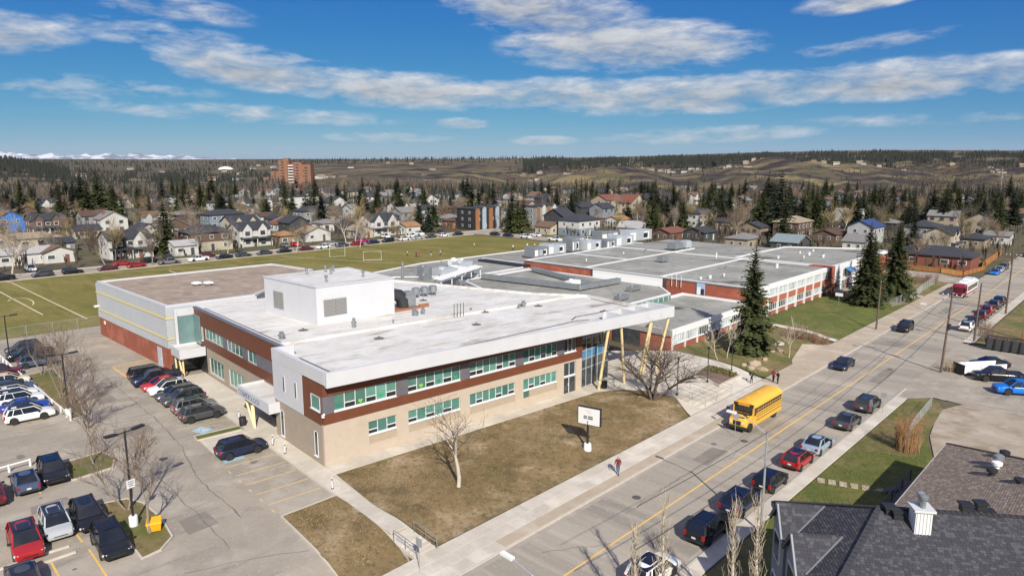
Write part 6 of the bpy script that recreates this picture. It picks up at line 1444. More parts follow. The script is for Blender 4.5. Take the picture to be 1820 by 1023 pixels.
dec_spots = [(22, 492, 14), (190, 473, 13), (205, 462, 12), (270, 470, 12), (240, 410, 11), (255, 398, 14), (345, 410, 12), (352, 455, 10), (405, 455, 10), (430, 400, 11), (345, 420, 12), (527, 448, 9), (540, 445, 8), (615, 432, 13), (632, 430, 15), (640, 440, 9), (703, 430, 8), (460, 378, 12), (470, 388, 11), (820, 388, 12), (795, 392, 10), (1300, 418, 14), (1310, 428, 12), (1290, 420, 11), (1322, 410, 12), (1480, 420, 12), (1500, 412, 11), (1560, 412, 12), (1660, 462, 9), (1680, 455, 8), (1630, 470, 8), (1720, 440, 11), (1750, 430, 10), (1780, 440, 10), (1440, 370, 14), (1425, 372, 13), (1250, 412, 10), (1140, 405, 9), (1095, 412, 9), (1060, 402, 9), (300, 408, 9), (110, 425, 10), (90, 455, 9), (130, 440, 9), (5, 440, 12), (560, 405, 9), (700, 372, 11), (585, 365, 10)]
for k in range(170): dec_spots.append((rt.uniform(-40, 1860), rt.uniform(338, 415), rt.uniform(6, 11)))
dec_spots.sort(); zc = {}
for k, (px, py, h) in enumerate(dec_spots):
    p = G(px, py)
    zone = 'left suburb' if px < 450 else ('suburb beyond the field' if px < 950 else ('blocks behind the school' if px < 1400 else 'blocks up the road'))
    zc[zone] = zc.get(zone, 0)+(p.y <= 330); zc[zone+'d'] = zc.get(zone+'d', 0)+(p.y > 330); lab = 'bare deciduous tree, %s from left deep in the %s' % (ordinal(zc[zone+'d']-1), zone) if p.y > 330 else 'bare street tree, %s from left before the houses, %s' % (ordinal(zc[zone]-1), zone)
    decid(p, h, rt.randrange(6), lab, 'bare trees among the houses, '+zone, rt.uniform(0, 6.28))
# the far woods: one mass of conifers, one of bare poplars
def wood(name, label, spots, m, kind, seed):
    r = random.Random(seed); mb = MB()
    for (x, y, z, h) in spots:
        if kind == 'con':
            w = h*r.uniform(.13, .20); n = 5; o = r.uniform(0, 6.28)
            for lv, (f0, f1, q) in enumerate(((0.08, .55, 1.0), (.35, .8, .72), (.62, 1.0, .42))):
                vs = [(x, y, z+h*f1)]
                for i in range(n): a = o+lv+6.28*i/n; k = w*q*r.uniform(.75, 1.25); vs.append((x+k*math.cos(a), y+k*math.sin(a), z+h*(f0+r.uniform(-.03, .03))))
                mb.add(vs, [(0, 1+i, 1+(i+1) % n) for i in range(n)])
        else:
            for i in range(9):
                a = r.uniform(0, 6.28); w = h*.16*r.uniform(.5, 1.2); b = Vector((x+r.gauss(0, h*.05), y+r.gauss(0, h*.05), z+h*r.uniform(0, .2))); t = Vector((x+math.cos(a)*w, y+math.sin(a)*w, z+h*r.uniform(.65, 1.05))); sd = Vector((-math.sin(a), math.cos(a), 0))*h*.035*r.uniform(.6, 1.4)
                m_ = b.lerp(t, .65)
                mb.add([b, m_+sd, t, m_-sd], [(0, 1, 2, 3)])
    o = mb.build(name, m); tag(o, label, 'woods', None, 'stuff')
M_farcon = mat('far_conifer_green', (0.011, 0.015, 0.012), .9, (0.026, 0.030, 0.020), .02, .9)
M_farbare = mat('far_bare_wood', (0.135, 0.108, 0.085), .95, (0.09, 0.075, 0.062), .02, .9)
rw = random.Random(5)
A, Bq = [], []
def clump(p0, p1, d0, d1, h0, h1, lst):
    for i in range(40):
        px, y = rw.uniform(p0, p1), rw.uniform(d0, d1); q = noise2(px/38.0+7, y/260.0+2)
        if q > -0.12+rw.uniform(-.1, .1): sp(px, y, (h0+(h1-h0)*min(1, max(0, q+.35)))*rw.uniform(.7, 1.2), lst); return
def sp(px, y, h, lst, jit=0): 
    x = (px-910)/FPX*(y*_c+CAM_H*_s); lst.append((x, y, ter_z(x, y) if y > 620 else zg(x, y), h))
for k in range(420): sp(rw.uniform(-200, 1950), rw.uniform(430, 720), rw.uniform(5, 10), A)
for k in range(760): clump(860, 1960, 490, 620, 5, 10, A)      # belt behind the houses, thicker to the right
for k in range(380): sp(rw.uniform(640, 1000), rw.uniform(590, 700), rw.uniform(7, 11), A)
for k in range(2300): clump(-250, 560, 560, 2200, 6, 14, A)
for k in range(1400): sp(rw.uniform(-250, 125), rw.uniform(1150, 1900), rw.uniform(10, 18), A)       # wooded hill on the left
for k in range(7000): clump(930, 2000, 1930, 3300, 12, 24, A)        # wooded tops of the escarpment
for k in range(620): sp(rw.uniform(900, 1950), rw.uniform(1720, 2250), rw.uniform(6, 12), A)
for k in range(1100): sp(rw.uniform(-200, 1000), rw.uniform(2600, 6000), rw.uniform(12, 24), A)
for k in range(1500): sp(rw.uniform(420, 1950), rw.uniform(620, 960), rw.uniform(5, 9), Bq)
for k in range(1700): clump(470, 1000, 640, 1000, 6, 12, Bq)
for k in range(500): sp(rw.uniform(-100, 480), rw.uniform(560, 800), rw.uniform(6, 10), Bq)
for k in range(900): sp(rw.uniform(1100, 1950), rw.uniform(640, 900), rw.uniform(6, 10), Bq)
for k in range(900): sp(rw.triangular(1580, 1800, 1660), rw.uniform(1150, 2100), rw.uniform(5, 10), Bq)
for k in range(900): sp(rw.uniform(1700, 2000), rw.uniform(1250, 2200), rw.uniform(5, 10), Bq)
for k in range(500): sp(rw.uniform(-200, 1950), rw.uniform(400, 650), rw.uniform(6, 11), Bq)
for k in range(900): clump(930, 2000, 1750, 2900, 7, 13, Bq)
for k in range(1500): clump(980, 1960, 930, 1300, 5, 10, Bq)
for k in range(260): clump(900, 1960, 950, 1600, 6, 10, A)
wood('woods', 'mass of dark conifers across the valley and hilltops', A, M_farcon, 'con', 1)
Uq = []
for k in range(8200):
    q = W(rw.uniform(-160, 640), rw.uniform(212, 560)) if k < 5800 else W(rw.uniform(204, 620), rw.uniform(36, 210))
    Uq.append((q.x, q.y, q.z-.2, rw.uniform(1.2, 5.4)))
wood('shrubbery', 'brown bare hedges and bushes filling the yards of the suburb', Uq, mat('yard_brush', (0.10, 0.074, 0.052), .95, (0.05, 0.04, 0.03), .08, .9), 'dec', 3)
wood('woods', 'grey mass of bare poplars along the river valley', Bq, M_farbare, 'dec', 2)
# ---------------------------------------------------------------- houses
WALLC = {'white': (0.72, 0.71, 0.68), 'cream': (0.62, 0.55, 0.42), 'beige': (0.48, 0.40, 0.30), 'tan': (0.36, 0.28, 0.20), 'grey': (0.34, 0.35, 0.35), 'pale grey': (0.52, 0.53, 0.53), 'blue-grey': (0.26, 0.32, 0.38), 'charcoal': (0.075, 0.078, 0.085), 'brown': (0.17, 0.11, 0.08), 'brick red': (0.30, 0.10, 0.065), 'black': (0.03, 0.031, 0.034), 'bright blue': (0.02, 0.22, 0.72), 'pale blue': (0.42, 0.52, 0.60), 'wood': (0.38, 0.17, 0.07)}
ROOFC = {'charcoal': (0.042, 0.045, 0.055), 'grey': (0.22, 0.215, 0.21), 'light grey': (0.42, 0.41, 0.40), 'brown': (0.17, 0.105, 0.07), 'dark brown': (0.10, 0.06, 0.045), 'orange-brown': (0.36, 0.19, 0.09), 'tan': (0.34, 0.27, 0.19), 'red-brown': (0.20, 0.075, 0.05), 'blue': (0.03, 0.06, 0.20), 'teal grey': (0.22, 0.28, 0.30), 'plywood': (0.50, 0.33, 0.16)}
def wallm(c): return mat('house_wall_'+c.replace(' ', '_').replace('-', '_'), tuple(q*.78 for q in WALLC[c]), .8, tuple(q*.62 for q in WALLC[c]), .5, .9)
def roofm(c): return mat('house_roof_'+c.replace(' ', '_').replace('-', '_'), ROOFC[c], .9, tuple(q*.7 for q in ROOFC[c]), 1.2, .9, .2, 6)
M_htrim = mat('house_trim_white', (0.70, 0.69, 0.66), .7)
M_hglass = mat('house_glass', (0.03, 0.035, 0.042), .08, (0.09, .10, .115), .3, .9, spec=.8)
_wm = MB(); _wm.box(-.5, .5, -.06, 0.02, -.5, .5); WIN_FRAME = _wm.mesh('window', M_htrim)
_wm = MB(); _wm.box(-.42, .42, -.075, -.05, -.42, .42); WIN_PANE = _wm.mesh('pane', M_hglass)
_wm = MB(); _wm.box(-.5, .5, -.06, 0.02, -.5, .5); WIN_DARKF = _wm.mesh('window', mat('dark_window_frame', (0.03, .03, .033), .5))
def gable(mb, x0, x1, y0, y1, z, h, axis='x', ov=.45, th=.22):
    "gable roof slabs over a rectangle; ridge along axis"
    if axis == 'x':
        ym = (y0+y1)/2; X0, X1 = x0-ov, x1+ov; s = h/((y1-y0)/2)
        for (ya, sg) in ((y0, -1), (y1, 1)):
            e = ya+sg*ov; ze = z-ov*s
            mb.add([(X0, e, ze), (X1, e, ze), (X1, ym, z+h), (X0, ym, z+h), (X0, e, ze-th), (X1, e, ze-th), (X1, ym, z+h-th), (X0, ym, z+h-th)], [(0, 1, 2, 3), (7, 6, 5, 4), (0, 4, 5, 1), (1, 5, 6, 2), (0, 3, 7, 4)])
    else:
        xm = (x0+x1)/2; Y0, Y1 = y0-ov, y1+(ov if ov else 0); s = h/((x1-x0)/2)
        for (xa, sg) in ((x0, -1), (x1, 1)):
            e = xa+sg*ov; ze = z-ov*s
            mb.add([(e, Y0, ze), (e, Y1, ze), (xm, Y1, z+h), (xm, Y0, z+h), (e, Y0, ze-th), (e, Y1, ze-th), (xm, Y1, z+h-th), (xm, Y0, z+h-th)], [(0, 1, 2, 3), (7, 6, 5, 4), (0, 4, 5, 1), (1, 5, 6, 2), (0, 3, 7, 4)])
def hip(mb, x0, x1, y0, y1, z, h, ov=.5):
    x0 -= ov; x1 += ov; y0 -= ov; y1 += ov; k = min((y1-y0)/2, (x1-x0)/2)*.98
    if x1-x0 >= y1-y0: a, b = (x0+k, (y0+y1)/2), (x1-k, (y0+y1)/2)
    else: a, b = ((x0+x1)/2, y0+k), ((x0+x1)/2, y1-k)
    v = [(x0, y0, z), (x1, y0, z), (x1, y1, z), (x0, y1, z), (a[0], a[1], z+h), (b[0], b[1], z+h), (x0, y0, z-.2), (x1, y0, z-.2), (x1, y1, z-.2), (x0, y1, z-.2)]
    f = [(0, 1, 5, 4), (1, 2, 5), (2, 3, 4, 5), (3, 0, 4)] if x1-x0 >= y1-y0 else [(0, 1, 4), (1, 2, 5, 4), (2, 3, 5), (3, 0, 4, 5)]
    mb.add(v, f+[(0, 6, 7, 1), (1, 7, 8, 2), (2, 8, 9, 3), (3, 9, 6, 0), (9, 8, 7, 6)])
NH = [0]
def house(loc, brg, w, d, style, wall, roof, label, group='houses', far=False, low=None, accent=None, seed=0, dark=False, chimney=False):
    r = random.Random(seed*13+5); NH[0] += 1
    nm = {'bung': 'bungalow', 'bungf': 'bungalow', 'hip1': 'bungalow', 'flat3': 'town_house'}.get(style, 'house')
    root = thing(nm, label, 'house', loc, math.pi/2-R(brg), group)
    x0, x1, y0, y1 = -w/2, w/2, 0, d; st = {'bung': 1, 'bungf': 1, 'hip1': 1, 'flat3': 3}.get(style, 2); wh = 2.75*st+.4
    wb = MB(); rb = MB(); pitch = .42 if st == 1 else .55
    ext = []
    if style in ('bung', 'gable2', 'farm2'):
        h = d/2*(.36 if st == 1 else .5); wb.box(x0, x1, y0, y1, -.3, wh); ym = d/2
        for x in (x0, x1): wb.add([(x, y0, wh), (x, y1, wh), (x, ym, wh+h)], [(0, 1, 2)])
        gable(rb, x0, x1, y0, y1, wh+.06, h, 'x')
    elif style in ('bungf', 'gablef2'):
        h = w/2*(.38 if st == 1 else .55); wb.box(x0, x1, y0, y1, -.3, wh)
        for y in (y0, y1): wb.add([(x0, y, wh), (x1, y, wh), (0, y, wh+h)], [(0, 1, 2)])
        gable(rb, x0, x1, y0, y1, wh+.06, h, 'y')
    elif style in ('hip1', 'hip2'):
        h = min(w, d)/2*(.38 if st == 1 else .42); wb.box(x0, x1, y0, y1, -.3, wh); hip(rb, x0, x1, y0, y1, wh+.06, h)
    else:
        h = .5; wb.box(x0, x1, y0, y1, -.3, wh); rb.box(x0-.25, x1+.25, y0-.25, y1+.25, wh+.003, wh+.35)
    wb.build('wall', wallm(wall), root); ro = rb.build('roof', roofm(roof), root)
    fb = MB()
    if style == 'farm2':      # two front gables in trim
        gw = w*.30
        for k, xc in enumerate((-w*.27, w*.22)):
            gh = gw*.62; g = MB(); g.box(xc-gw/2, xc+gw/2, y0-.55, y0+.3, 0 if k == 0 else 2.9, wh); g.add([(xc-gw/2, y0-.55, wh), (xc+gw/2, y0-.55, wh), (xc, y0-.55, wh+gh)], [(0, 1, 2)])
            g.build('gable_bay', wallm(accent if accent and k == 0 else wall), root)
            g = MB(); gable(g, xc-gw/2, xc+gw/2, y0-.55, d*.45, wh+.07, gh, 'y', .3); g.build('gable_roof', roofm(roof), root); ext.append((xc, gw))
        g = MB(); g.add([(x0, y0-1.6, 2.7), (x1, y0-1.6, 2.7), (x1, y0-.02, 3.25), (x0, y0-.02, 3.25), (x0, y0-1.6, 2.55), (x1, y0-1.6, 2.55), (x1, y0-.02, 3.1), (x0, y0-.02, 3.1)], [(0, 1, 2, 3), (7, 6, 5, 4), (0, 4, 5, 1), (0, 3, 7, 4), (1, 5, 6, 2)]); g.build('porch_roof', roofm(roof), root)
        for x in (x0+.3, 0, x1-.3): g = MB(); g.box(x-.1, x+.1, y0-1.5, y0-1.3, -.1, 2.6); g.build('porch_post', M_htrim, root)
    if low:
        g = MB(); g.box(x0-.04, x1+.04, y0-.05, y1+.02, -.28, 2.8); g.build('lower_wall', wallm(low), root)
    if style == 'flat3' and accent:
        n = 4
        for k in range(n):
            g = MB(); a = x0+w*(k+.08)/n; b = x0+w*(k+.62)/n; g.box(a, b, y0-.35, y0, .2, wh+(.9 if k % 2 else .2)); g.build('wall_panel', wallm(accent if k % 2 else 'wood'), root)
            if k % 2: g = MB(); gable(g, a, b, y0-.35, d*.5, wh+.7, (b-a)*.35, 'y', .25); g.build('gable_roof', roofm(roof), root)
    FR = WIN_DARKF if dark else WIN_FRAME
    def win(x, y, z, sx, sz, rz=0):
        o = link('window', FR, root, (x, y, z), rz, scale=(sx, 1, sz))
        if not far: link('pane', WIN_PANE, o)
        else: pass
    nf = max(2, int(w/3.4))
    if far:
        FRf = WIN_PANE
        for s in range(st):
            for k in range(min(3, nf)): link('window', FRf, root, (x0+w*(k+.5)/min(3, nf), y0-.02, 1.7+2.75*s), 0, scale=(1.7, 1, 1.5))
        link('window', FRf, root, (x0-.02, d*.5, 1.7+2.75*(st-1)), -math.pi/2, scale=(1.4, 1, 1.4))
    else:
        for s in range(st):
            for k in range(nf):
                xc = x0+w*(k+.5)/nf+r.uniform(-.2, .2); yy = y0-.03
                for (gx, gw) in ext:
                    if abs(xc-gx) < gw/2+.7: xc = gx; yy = y0-.58
                if s == 0 and k == nf//2:
                    g = MB(); g.box(xc-.5, xc+.5, yy-.06, yy, 0, 2.15); g.build('door', wallm(r.choice(['charcoal', 'brown', 'white', 'brick red'])), root); continue
                if low and s == 0: yy -= .06
                win(xc, yy, 1.65+2.75*s, r.choice((1.2, 1.6, 2.0)) if not ext else 1.6, 1.35 if st > 1 else 1.15)
            for k in range(2):
                win(x0-.03-(.05 if (low and s == 0) else 0), d*(.3+.4*k), 1.65+2.75*s, 1.1, 1.1, -math.pi/2)
    if chimney:
        g = MB(); zc = wh+h+.7; g.box(x0*.45-.4, x0*.45+.4, d*.55, d*.55+.6, wh*.6, zc); g.box(x0*.45-.48, x0*.45+.48, d*.55-.08, d*.55+.68, zc, zc+.12); g.build('chimney', wallm('brick red'), ro)
    return root
def hp(px, py, w, d, style, wall, roof, what, brg=43.17, **kw):
    p = G(px, py); far = p.y > 330
    return house((p.x, p.y, zg(p.x, p.y)), brg, w*.78, d*.85, style, wall, roof, what, far=far, seed=int(px), **kw)
G1 = 'houses facing the sports field'; G2 = 'houses deeper in the suburb'; G3 = 'houses behind the brick school'; G4 = 'houses up the main road'
hp(46, 470, 17, 9, 'bung', 'white', 'light grey', 'low white bungalow with pale grey roof near the field street', group=G1)
hp(108, 466, 10, 9, 'bungf', 'white', 'brown', 'white bungalow with brown front gable beside the pale roofed one', group=G1)
hp(234, 458, 15, 10, 'farm2', 'white', 'charcoal', 'black and white duplex with dark gabled roof facing the field', accent='black', group=G1)
hp(333, 453, 9, 8, 'bung', 'white', 'light grey', 'small white bungalow beside the tall conifer by the field', group=G1)
hp(378, 445, 17, 11, 'hip2', 'brown', 'charcoal', 'two-storey brown and cream house with dark hip roof', low='cream', group=G1)
hp(455, 437, 14, 10, 'farm2', 'white', 'charcoal', 'white farmhouse-style house with two gables near the field corner cars', dark=True, group=G1)
hp(515, 434, 9, 8, 'hip1', 'tan', 'orange-brown', 'small tan bungalow with orange-brown roof by the field street', group=G1)
hp(566, 428, 13, 9, 'bungf', 'white', 'tan', 'white gable-fronted bungalow with red brick chimney', chimney=True, group=G1)
hp(648, 423, 10, 8, 'bungf', 'cream', 'tan', 'cream bungalow tucked beside the white two-gabled house', group=G1)
hp(686, 418, 17, 11, 'farm2', 'white', 'charcoal', 'large white house with black roof and twin gables behind the goal', dark=True, group=G1)
hp(735, 415, 9, 8, 'bung', 'white', 'orange-brown', 'white bungalow with terracotta roof right of the twin-gabled house', group=G1)
hp(868, 407, 20, 13, 'flat3', 'black', 'charcoal', 'modern dark duplex with wood and pale blue panels', accent='pale blue', group=G1)
hp(972, 402, 18, 11, 'flat3', 'grey', 'charcoal', 'grey and white three-storey town house by the cross street', accent='white', group=G1)
hp(990, 416, 11, 9, 'bungf', 'cream', 'brown', 'cream bungalow with brown roof at the cross street corner', group=G1)
hp(1048, 418, 17, 12, 'hip2', 'white', 'charcoal', 'white and blue-grey two-storey house with black hip roof', low='blue-grey', group=G3)
hp(1110, 402, 11, 9, 'bung', 'white', 'orange-brown', 'white bungalow with orange-brown roof behind the air handlers', group=G3)
hp(1150, 418, 14, 11, 'bungf', 'cream', 'light grey', 'cream house with big grey gable roof beside a dark conifer', group=G3)
hp(1205, 427, 14, 9, 'bung', 'brown', 'red-brown', 'brown house with red-brown roof just behind the school roof', group=G3)
hp(1262, 427, 12, 10, 'bung', 'charcoal', 'charcoal', 'dark house with steep black roof behind the school', group=G3)
hp(1257, 402, 19, 10, 'hip2', 'white', 'charcoal', 'wide white two-storey house with black hip roof behind bare trees', group=G3, dark=True)
hp(1340, 440, 13, 9, 'hip1', 'beige', 'grey', 'grey-roofed bungalow at the edge of the school roof', group=G3)
hp(1428, 446, 13, 10, 'bungf', 'charcoal', 'teal grey', 'dark gable-fronted house with teal grey roof by the school', group=G3)
hp(1430, 422, 18, 11, 'hip2', 'brown', 'tan', 'large brown two-storey house with tan hip roof', group=G3)
hp(1495, 430, 15, 9, 'bung', 'brown', 'dark brown', 'long low brown bungalow right of the large brown house', group=G4)
hp(1560, 432, 15, 10, 'gable2', 'pale grey', 'blue', 'pale house with deep blue roof behind the tall spruces', group=G4)
hp(1545, 445, 12, 8, 'bungf', 'white', 'grey', 'white gabled house just left of the tall spruces', group=G4)
hp(1665, 432, 14, 11, 'hip2', 'grey', 'charcoal', 'grey two-storey house with wide dark hip roof', group=G4)
hp(1695, 447, 13, 9, 'farm2', 'cream', 'charcoal', 'house with two steep dark dormer gables above the corner bungalow', group=G4)
p_ = W(214, 47); house(p_, 133.17, 20, 11, 'hip1', 'brick red', 'charcoal', 'corner brick bungalow with dark hip roof and orange fence', G4, seed=9)
hp(1754, 440, 13, 9, 'hip1', 'tan', 'charcoal', 'low tan bungalow with black roof far up the road', group=G4)
hp(1797, 434, 8, 9, 'bungf', 'white', 'grey', 'small white gabled house far up the road', group=G4)
hp(1095, 372, 24, 14, 'gable2', 'beige', 'red-brown', 'large hall with long red-brown roof above the houses', group=G3)
hp(1135, 378, 20, 12, 'gablef2', 'cream', 'red-brown', 'cream building with red-brown gable beside the large hall', group=G3)
hp(1045, 388, 15, 10, 'gable2', 'charcoal', 'charcoal', 'dark blue-grey house in front of the red-brown hall', group=G3)
hp(1082, 390, 12, 10, 'gable2', 'blue-grey', 'charcoal', 'blue-grey gabled house under the red-brown hall', group=G3)
hp(22, 412, 12, 11, 'gablef2', 'bright blue', 'brown', 'house wrapped in bright blue sheeting under construction', group=G2)
hp(88, 417, 15, 10, 'farm2', 'brown', 'charcoal', 'brown craftsman duplex with dark gabled roof beside the blue-wrapped house', group=G2)
hp(60, 440, 21, 10, 'hip1', 'cream', 'tan', 'long bungalow with wide tan roof below the craftsman duplex', group=G2)
hp(112, 448, 9, 8, 'bung', 'grey', 'charcoal', 'small grey garage with dark roof by the tan roofed bungalow', group=G2)
hp(94, 378, 13, 10, 'farm2', 'white', 'charcoal', 'white and black gabled house high among the left conifers', group=G2)
hp(44, 388, 11, 9, 'bungf', 'beige', 'grey', 'beige gable-fronted bungalow among the left conifers', group=G2)
hp(214, 370, 13, 10, 'farm2', 'tan', 'brown', 'tan house with twin brown gables behind the conifers', group=G2)
hp(297, 368, 17, 10, 'hip2', 'white', 'charcoal', 'white two-storey house with wide black roof left of centre', group=G2)
hp(406, 405, 20, 11, 'hip2', 'blue-grey', 'charcoal', 'blue-grey two-storey house with long dark roof', group=G2)
hp(414, 382, 12, 9, 'hip1', 'brick red', 'orange-brown', 'brick bungalow with orange-brown roof in the suburb', group=G2)
hp(380, 395, 11, 9, 'bung', 'white', 'light grey', 'pale flat-roofed bungalow beside the blue-grey house', group=G2)
hp(540, 377, 26, 10, 'flat3', 'white', 'charcoal', 'long white modern terrace with black roof edges', group=G2)
hp(563, 397, 17, 11, 'hip2', 'grey', 'charcoal', 'grey two-storey house with broad black hip roof', group=G2)
hp(604, 378, 15, 11, 'gablef2', 'white', 'charcoal', 'white house with black gable roof behind the terrace', group=G2)
hp(517, 410, 13, 9, 'bungf', 'white', 'red-brown', 'white gabled bungalow with red-brown roof', group=G2)
hp(765, 393, 13, 10, 'hip2', 'pale grey', 'charcoal', 'pale grey cube-like house with dark hip roof', group=G2)
hp(816, 405, 9, 8, 'hip1', 'wood', 'dark brown', 'small brown wooden bungalow beside the modern duplex', group=G2)
hp(728, 362, 9, 9, 'farm2', 'white', 'charcoal', 'narrow white twin-gabled house behind conifers', group=G2)
hp(714, 347, 12, 9, 'bung', 'wood', 'plywood', 'house under construction with bare plywood roof', group=G2)
def wname(k): return k
# more of the suburb, block by block
rh = random.Random(21); taken = [o.location.copy() for o in bpy.data.objects if o.get('category') == 'house']
cnt = 0; rows_t = [236, 252, 292, 308, 330, 372, 388, 420, 462, 500, 540]
cand = []
for ri, t in enumerate(rows_t):
    for s in range(-150, 640, 13): cand.append((s+rh.uniform(-2, 2), t+rh.uniform(-2, 2)))
for s0 in (226, 262, 280, 320, 338, 380, 398, 440, 480, 520, 560):
    for t in range(52, 200, 17): cand.append((s0+rh.uniform(-2, 2), t+rh.uniform(-2, 2)))
rh.shuffle(cand); picks = []
for (s, t) in cand:
    p = W(s, t)
    if p.y < 150 or p.y > 640: continue
    px = 910+FPX*p.x/(p.y*_c+CAM_H*_s)
    if px < -60 or px > 1880: continue
    if any((p-q).length < 12.8 for q in taken): continue
    if px > 1000 and rh.random() < .45: continue
    taken.append(p); picks.append((px, p, s, t))
    if len(picks) >= 215: break
picks.sort(key=lambda q: q[0])
for k, (px, p, s, t) in enumerate(picks):
    wl = rh.choice(['white', 'white', 'white', 'white', 'cream', 'beige', 'grey', 'grey', 'pale grey', 'blue-grey', 'charcoal', 'charcoal', 'brown']); rf = rh.choice(['charcoal', 'charcoal', 'charcoal', 'charcoal', 'charcoal', 'grey', 'grey', 'brown', 'dark brown', 'dark brown', 'charcoal', 'grey'])
    if px > 1000: wl = rh.choice(['grey', 'brown', 'charcoal', 'beige', 'tan', 'white', 'blue-grey']); rf = rh.choice(['charcoal', 'charcoal', 'dark brown', 'grey', 'brown'])
    stl = rh.choice(['bung', 'bungf', 'hip1', 'hip2', 'gable2', 'farm2', 'gablef2', 'bung', 'hip1'])
    side = 'field' if t > 205 else 'cross street'
    house((p.x, p.y, zg(p.x, p.y)), 43.17 if t > 205 else 133.17, rh.uniform(8, 11.5), rh.uniform(7, 9), stl, wl, rf, '%s %s, %s roof, %s from left in blocks beyond the %s' % (wl, 'bungalow' if stl in ('bung', 'bungf', 'hip1') else 'two-storey house', rf, ordinal(cnt) if cnt < 60 else 'further', side) if cnt < 60 else '%s %s with %s roof, %s from left in the %s blocks' % (wl, 'bungalow' if stl in ('bung', 'bungf', 'hip1') else 'two-storey house', rf, ordinal(cnt-60) if cnt < 120 else ordinal(cnt-120), 'middle suburb' if cnt < 120 else 'right-hand suburb'),
          'houses filling the suburb', far=p.y > 260, seed=k+200, chimney=rh.random() < .25); cnt += 1
# tiny houses along the far ridges
rp = sorted(rh.uniform(930, 1860) for k in range(62))+sorted(rh.uniform(120, 900) for k in range(23))
for k in range(85):
    px = rp[k]; y = rh.uniform(1640, 1900) if k < 62 else rh.uniform(1500, 3200)
    if px < 930 and rh.random() < .4: y = rh.uniform(1000, 1500)
    x = (px-910)/FPX*(y*_c+CAM_H*_s); z = ter_z(x, y); root = thing('house', 'tiny house on the far hilltop, %s from left' % ordinal(k) if k < 62 else 'tiny house far across the plain, %s from left' % ordinal(k-62), 'house', (x, y, z), math.pi/2-R(rh.choice((30, 75, 110))), 'tiny houses on the far ridges')
    w, d, h = rh.uniform(11, 18), rh.uniform(9, 12), rh.uniform(3.5, 6); mb = MB(); mb.box(-w/2, w/2, 0, d, -4, h); mb.build('wall', wallm(rh.choice(['white', 'cream', 'beige', 'pale grey', 'tan'])), root); mb = MB(); gable(mb, -w/2, w/2, 0, d, h+.1, d*.22, 'x', .8, .4); mb.build('roof', roofm(rh.choice(['grey', 'charcoal', 'brown', 'tan'])), root)
# brick apartment tower far left of centre
def apartments():
    m = mat('orange_brick_tower', (0.27, 0.125, 0.075), .9, (0.21, .10, .06), .08, .9); dk = mat('tower_balcony_dark', (0.07, .05, .045), .8)
    p = Vector(((511-910)/FPX*(800*_c+CAM_H*_s), 800.0, 0)); root = thing('apartment_tower', 'stepped orange brick apartment tower rising far beyond the suburb', 'building', p, 0)
    for (x0, x1, y0, y1, h) in ((-27, -17, 0, 14, 12), (-19, -9, 4, 18, 19), (-8.8, 1, 0, 16, 31), (1.2, 7, 3, 18, 27), (7.2, 17, 1, 16, 29), (17.2, 27, 0, 15, 26.5), (-4, 2, 2, 10, 33.5)):
        mb = MB(); mb.box(x0, x1, y0, y1, 0, h); w = mb.build('tower_block', m, root); n = int(h/3.1)
        for k in range(1, n):
            g = MB(); g.box(x0+(x1-x0)*.30, x0+(x1-x0)*.62, y0-.12, y0-.05, k*3.1+.4, k*3.1+2.0); g.build('window', M_hglass, w)
            if k % 2 == 0: g = MB(); g.box(x0+(x1-x0)*.12, x0+(x1-x0)*.24, y0-.12, y0-.05, k*3.1+.5, k*3.1+1.8); g.build('window', M_hglass, w)
    for k in range(2, 9): g = MB(); g.box(-8.8, 17, .3, 1.0 if False else 0.9, k*3.1, k*3.1+.3) if False else g.box(1.2, 7.0, .8, 2.98, k*3.1, k*3.1+1.0); g.build('balcony', M_htrim, root)
apartments()
M_galv_far = mat('grey_mast', (0.30, 0.31, 0.32), .6)
def far_misc():
    D = 2600.0; x0, x1 = [(q-910)/FPX*D/_c for q in (118, 380)]
    mb = MB(); mb.add([(x0, D-300, CAM_H-D*.0032), (x1, D-900, CAM_H-D*.0056), (x1, D-860, CAM_H-D*.0047), (x0, D-260, CAM_H-D*.0016)], [(0, 1, 2, 3)]); mb.build('highway', mat('far_concrete', (0.45, .43, .41), .9), kind='structure')
    x = (416-910)/FPX*2300/_c; z = CAM_H-2300*(300-290)/FPX; root = thing('dome_hall', 'white domed sports hall far off on the plain', 'building', (x, 2300, z-3), 0)
    mb = MB(); mb.lathe([(24, 0), (22.5, 4), (18, 7.5), (10, 10), (2, 11)], 16); mb.build('dome', M_whiteplain, root, smooth=60); mb = MB(); mb.box(-6, 6, -30, -21, 0, 4); mb.build('porch', M_whiteplain, root)
    for k, (px, y, h) in enumerate(((1588/1*1.0+170, 1000, 34), (1509, 980, 16), (420, 2500, 60), (1757, 1250, 36))):
        xx = (px-910)/FPX*y/_c; rt_ = thing('pylon', 'thin pale mast standing before the far hills, %s' % ('by the ravine', 'in the valley wood', 'near the white dome', 'above the right bank')[k], 'mast', (xx, y, ter_z(xx, y)), 0, 'masts in the valley'); mb = MB(); mb.tube([(0, 0, 0), (0, 0, h)], [.3, .18], 5); mb.build('pole', M_galv_far, rt_); mb = MB(); mb.box(-1.5, 1.5, -.15, .15, h*.85, h*.87); mb.build('crossarm', M_galv_far, rt_)
far_misc()
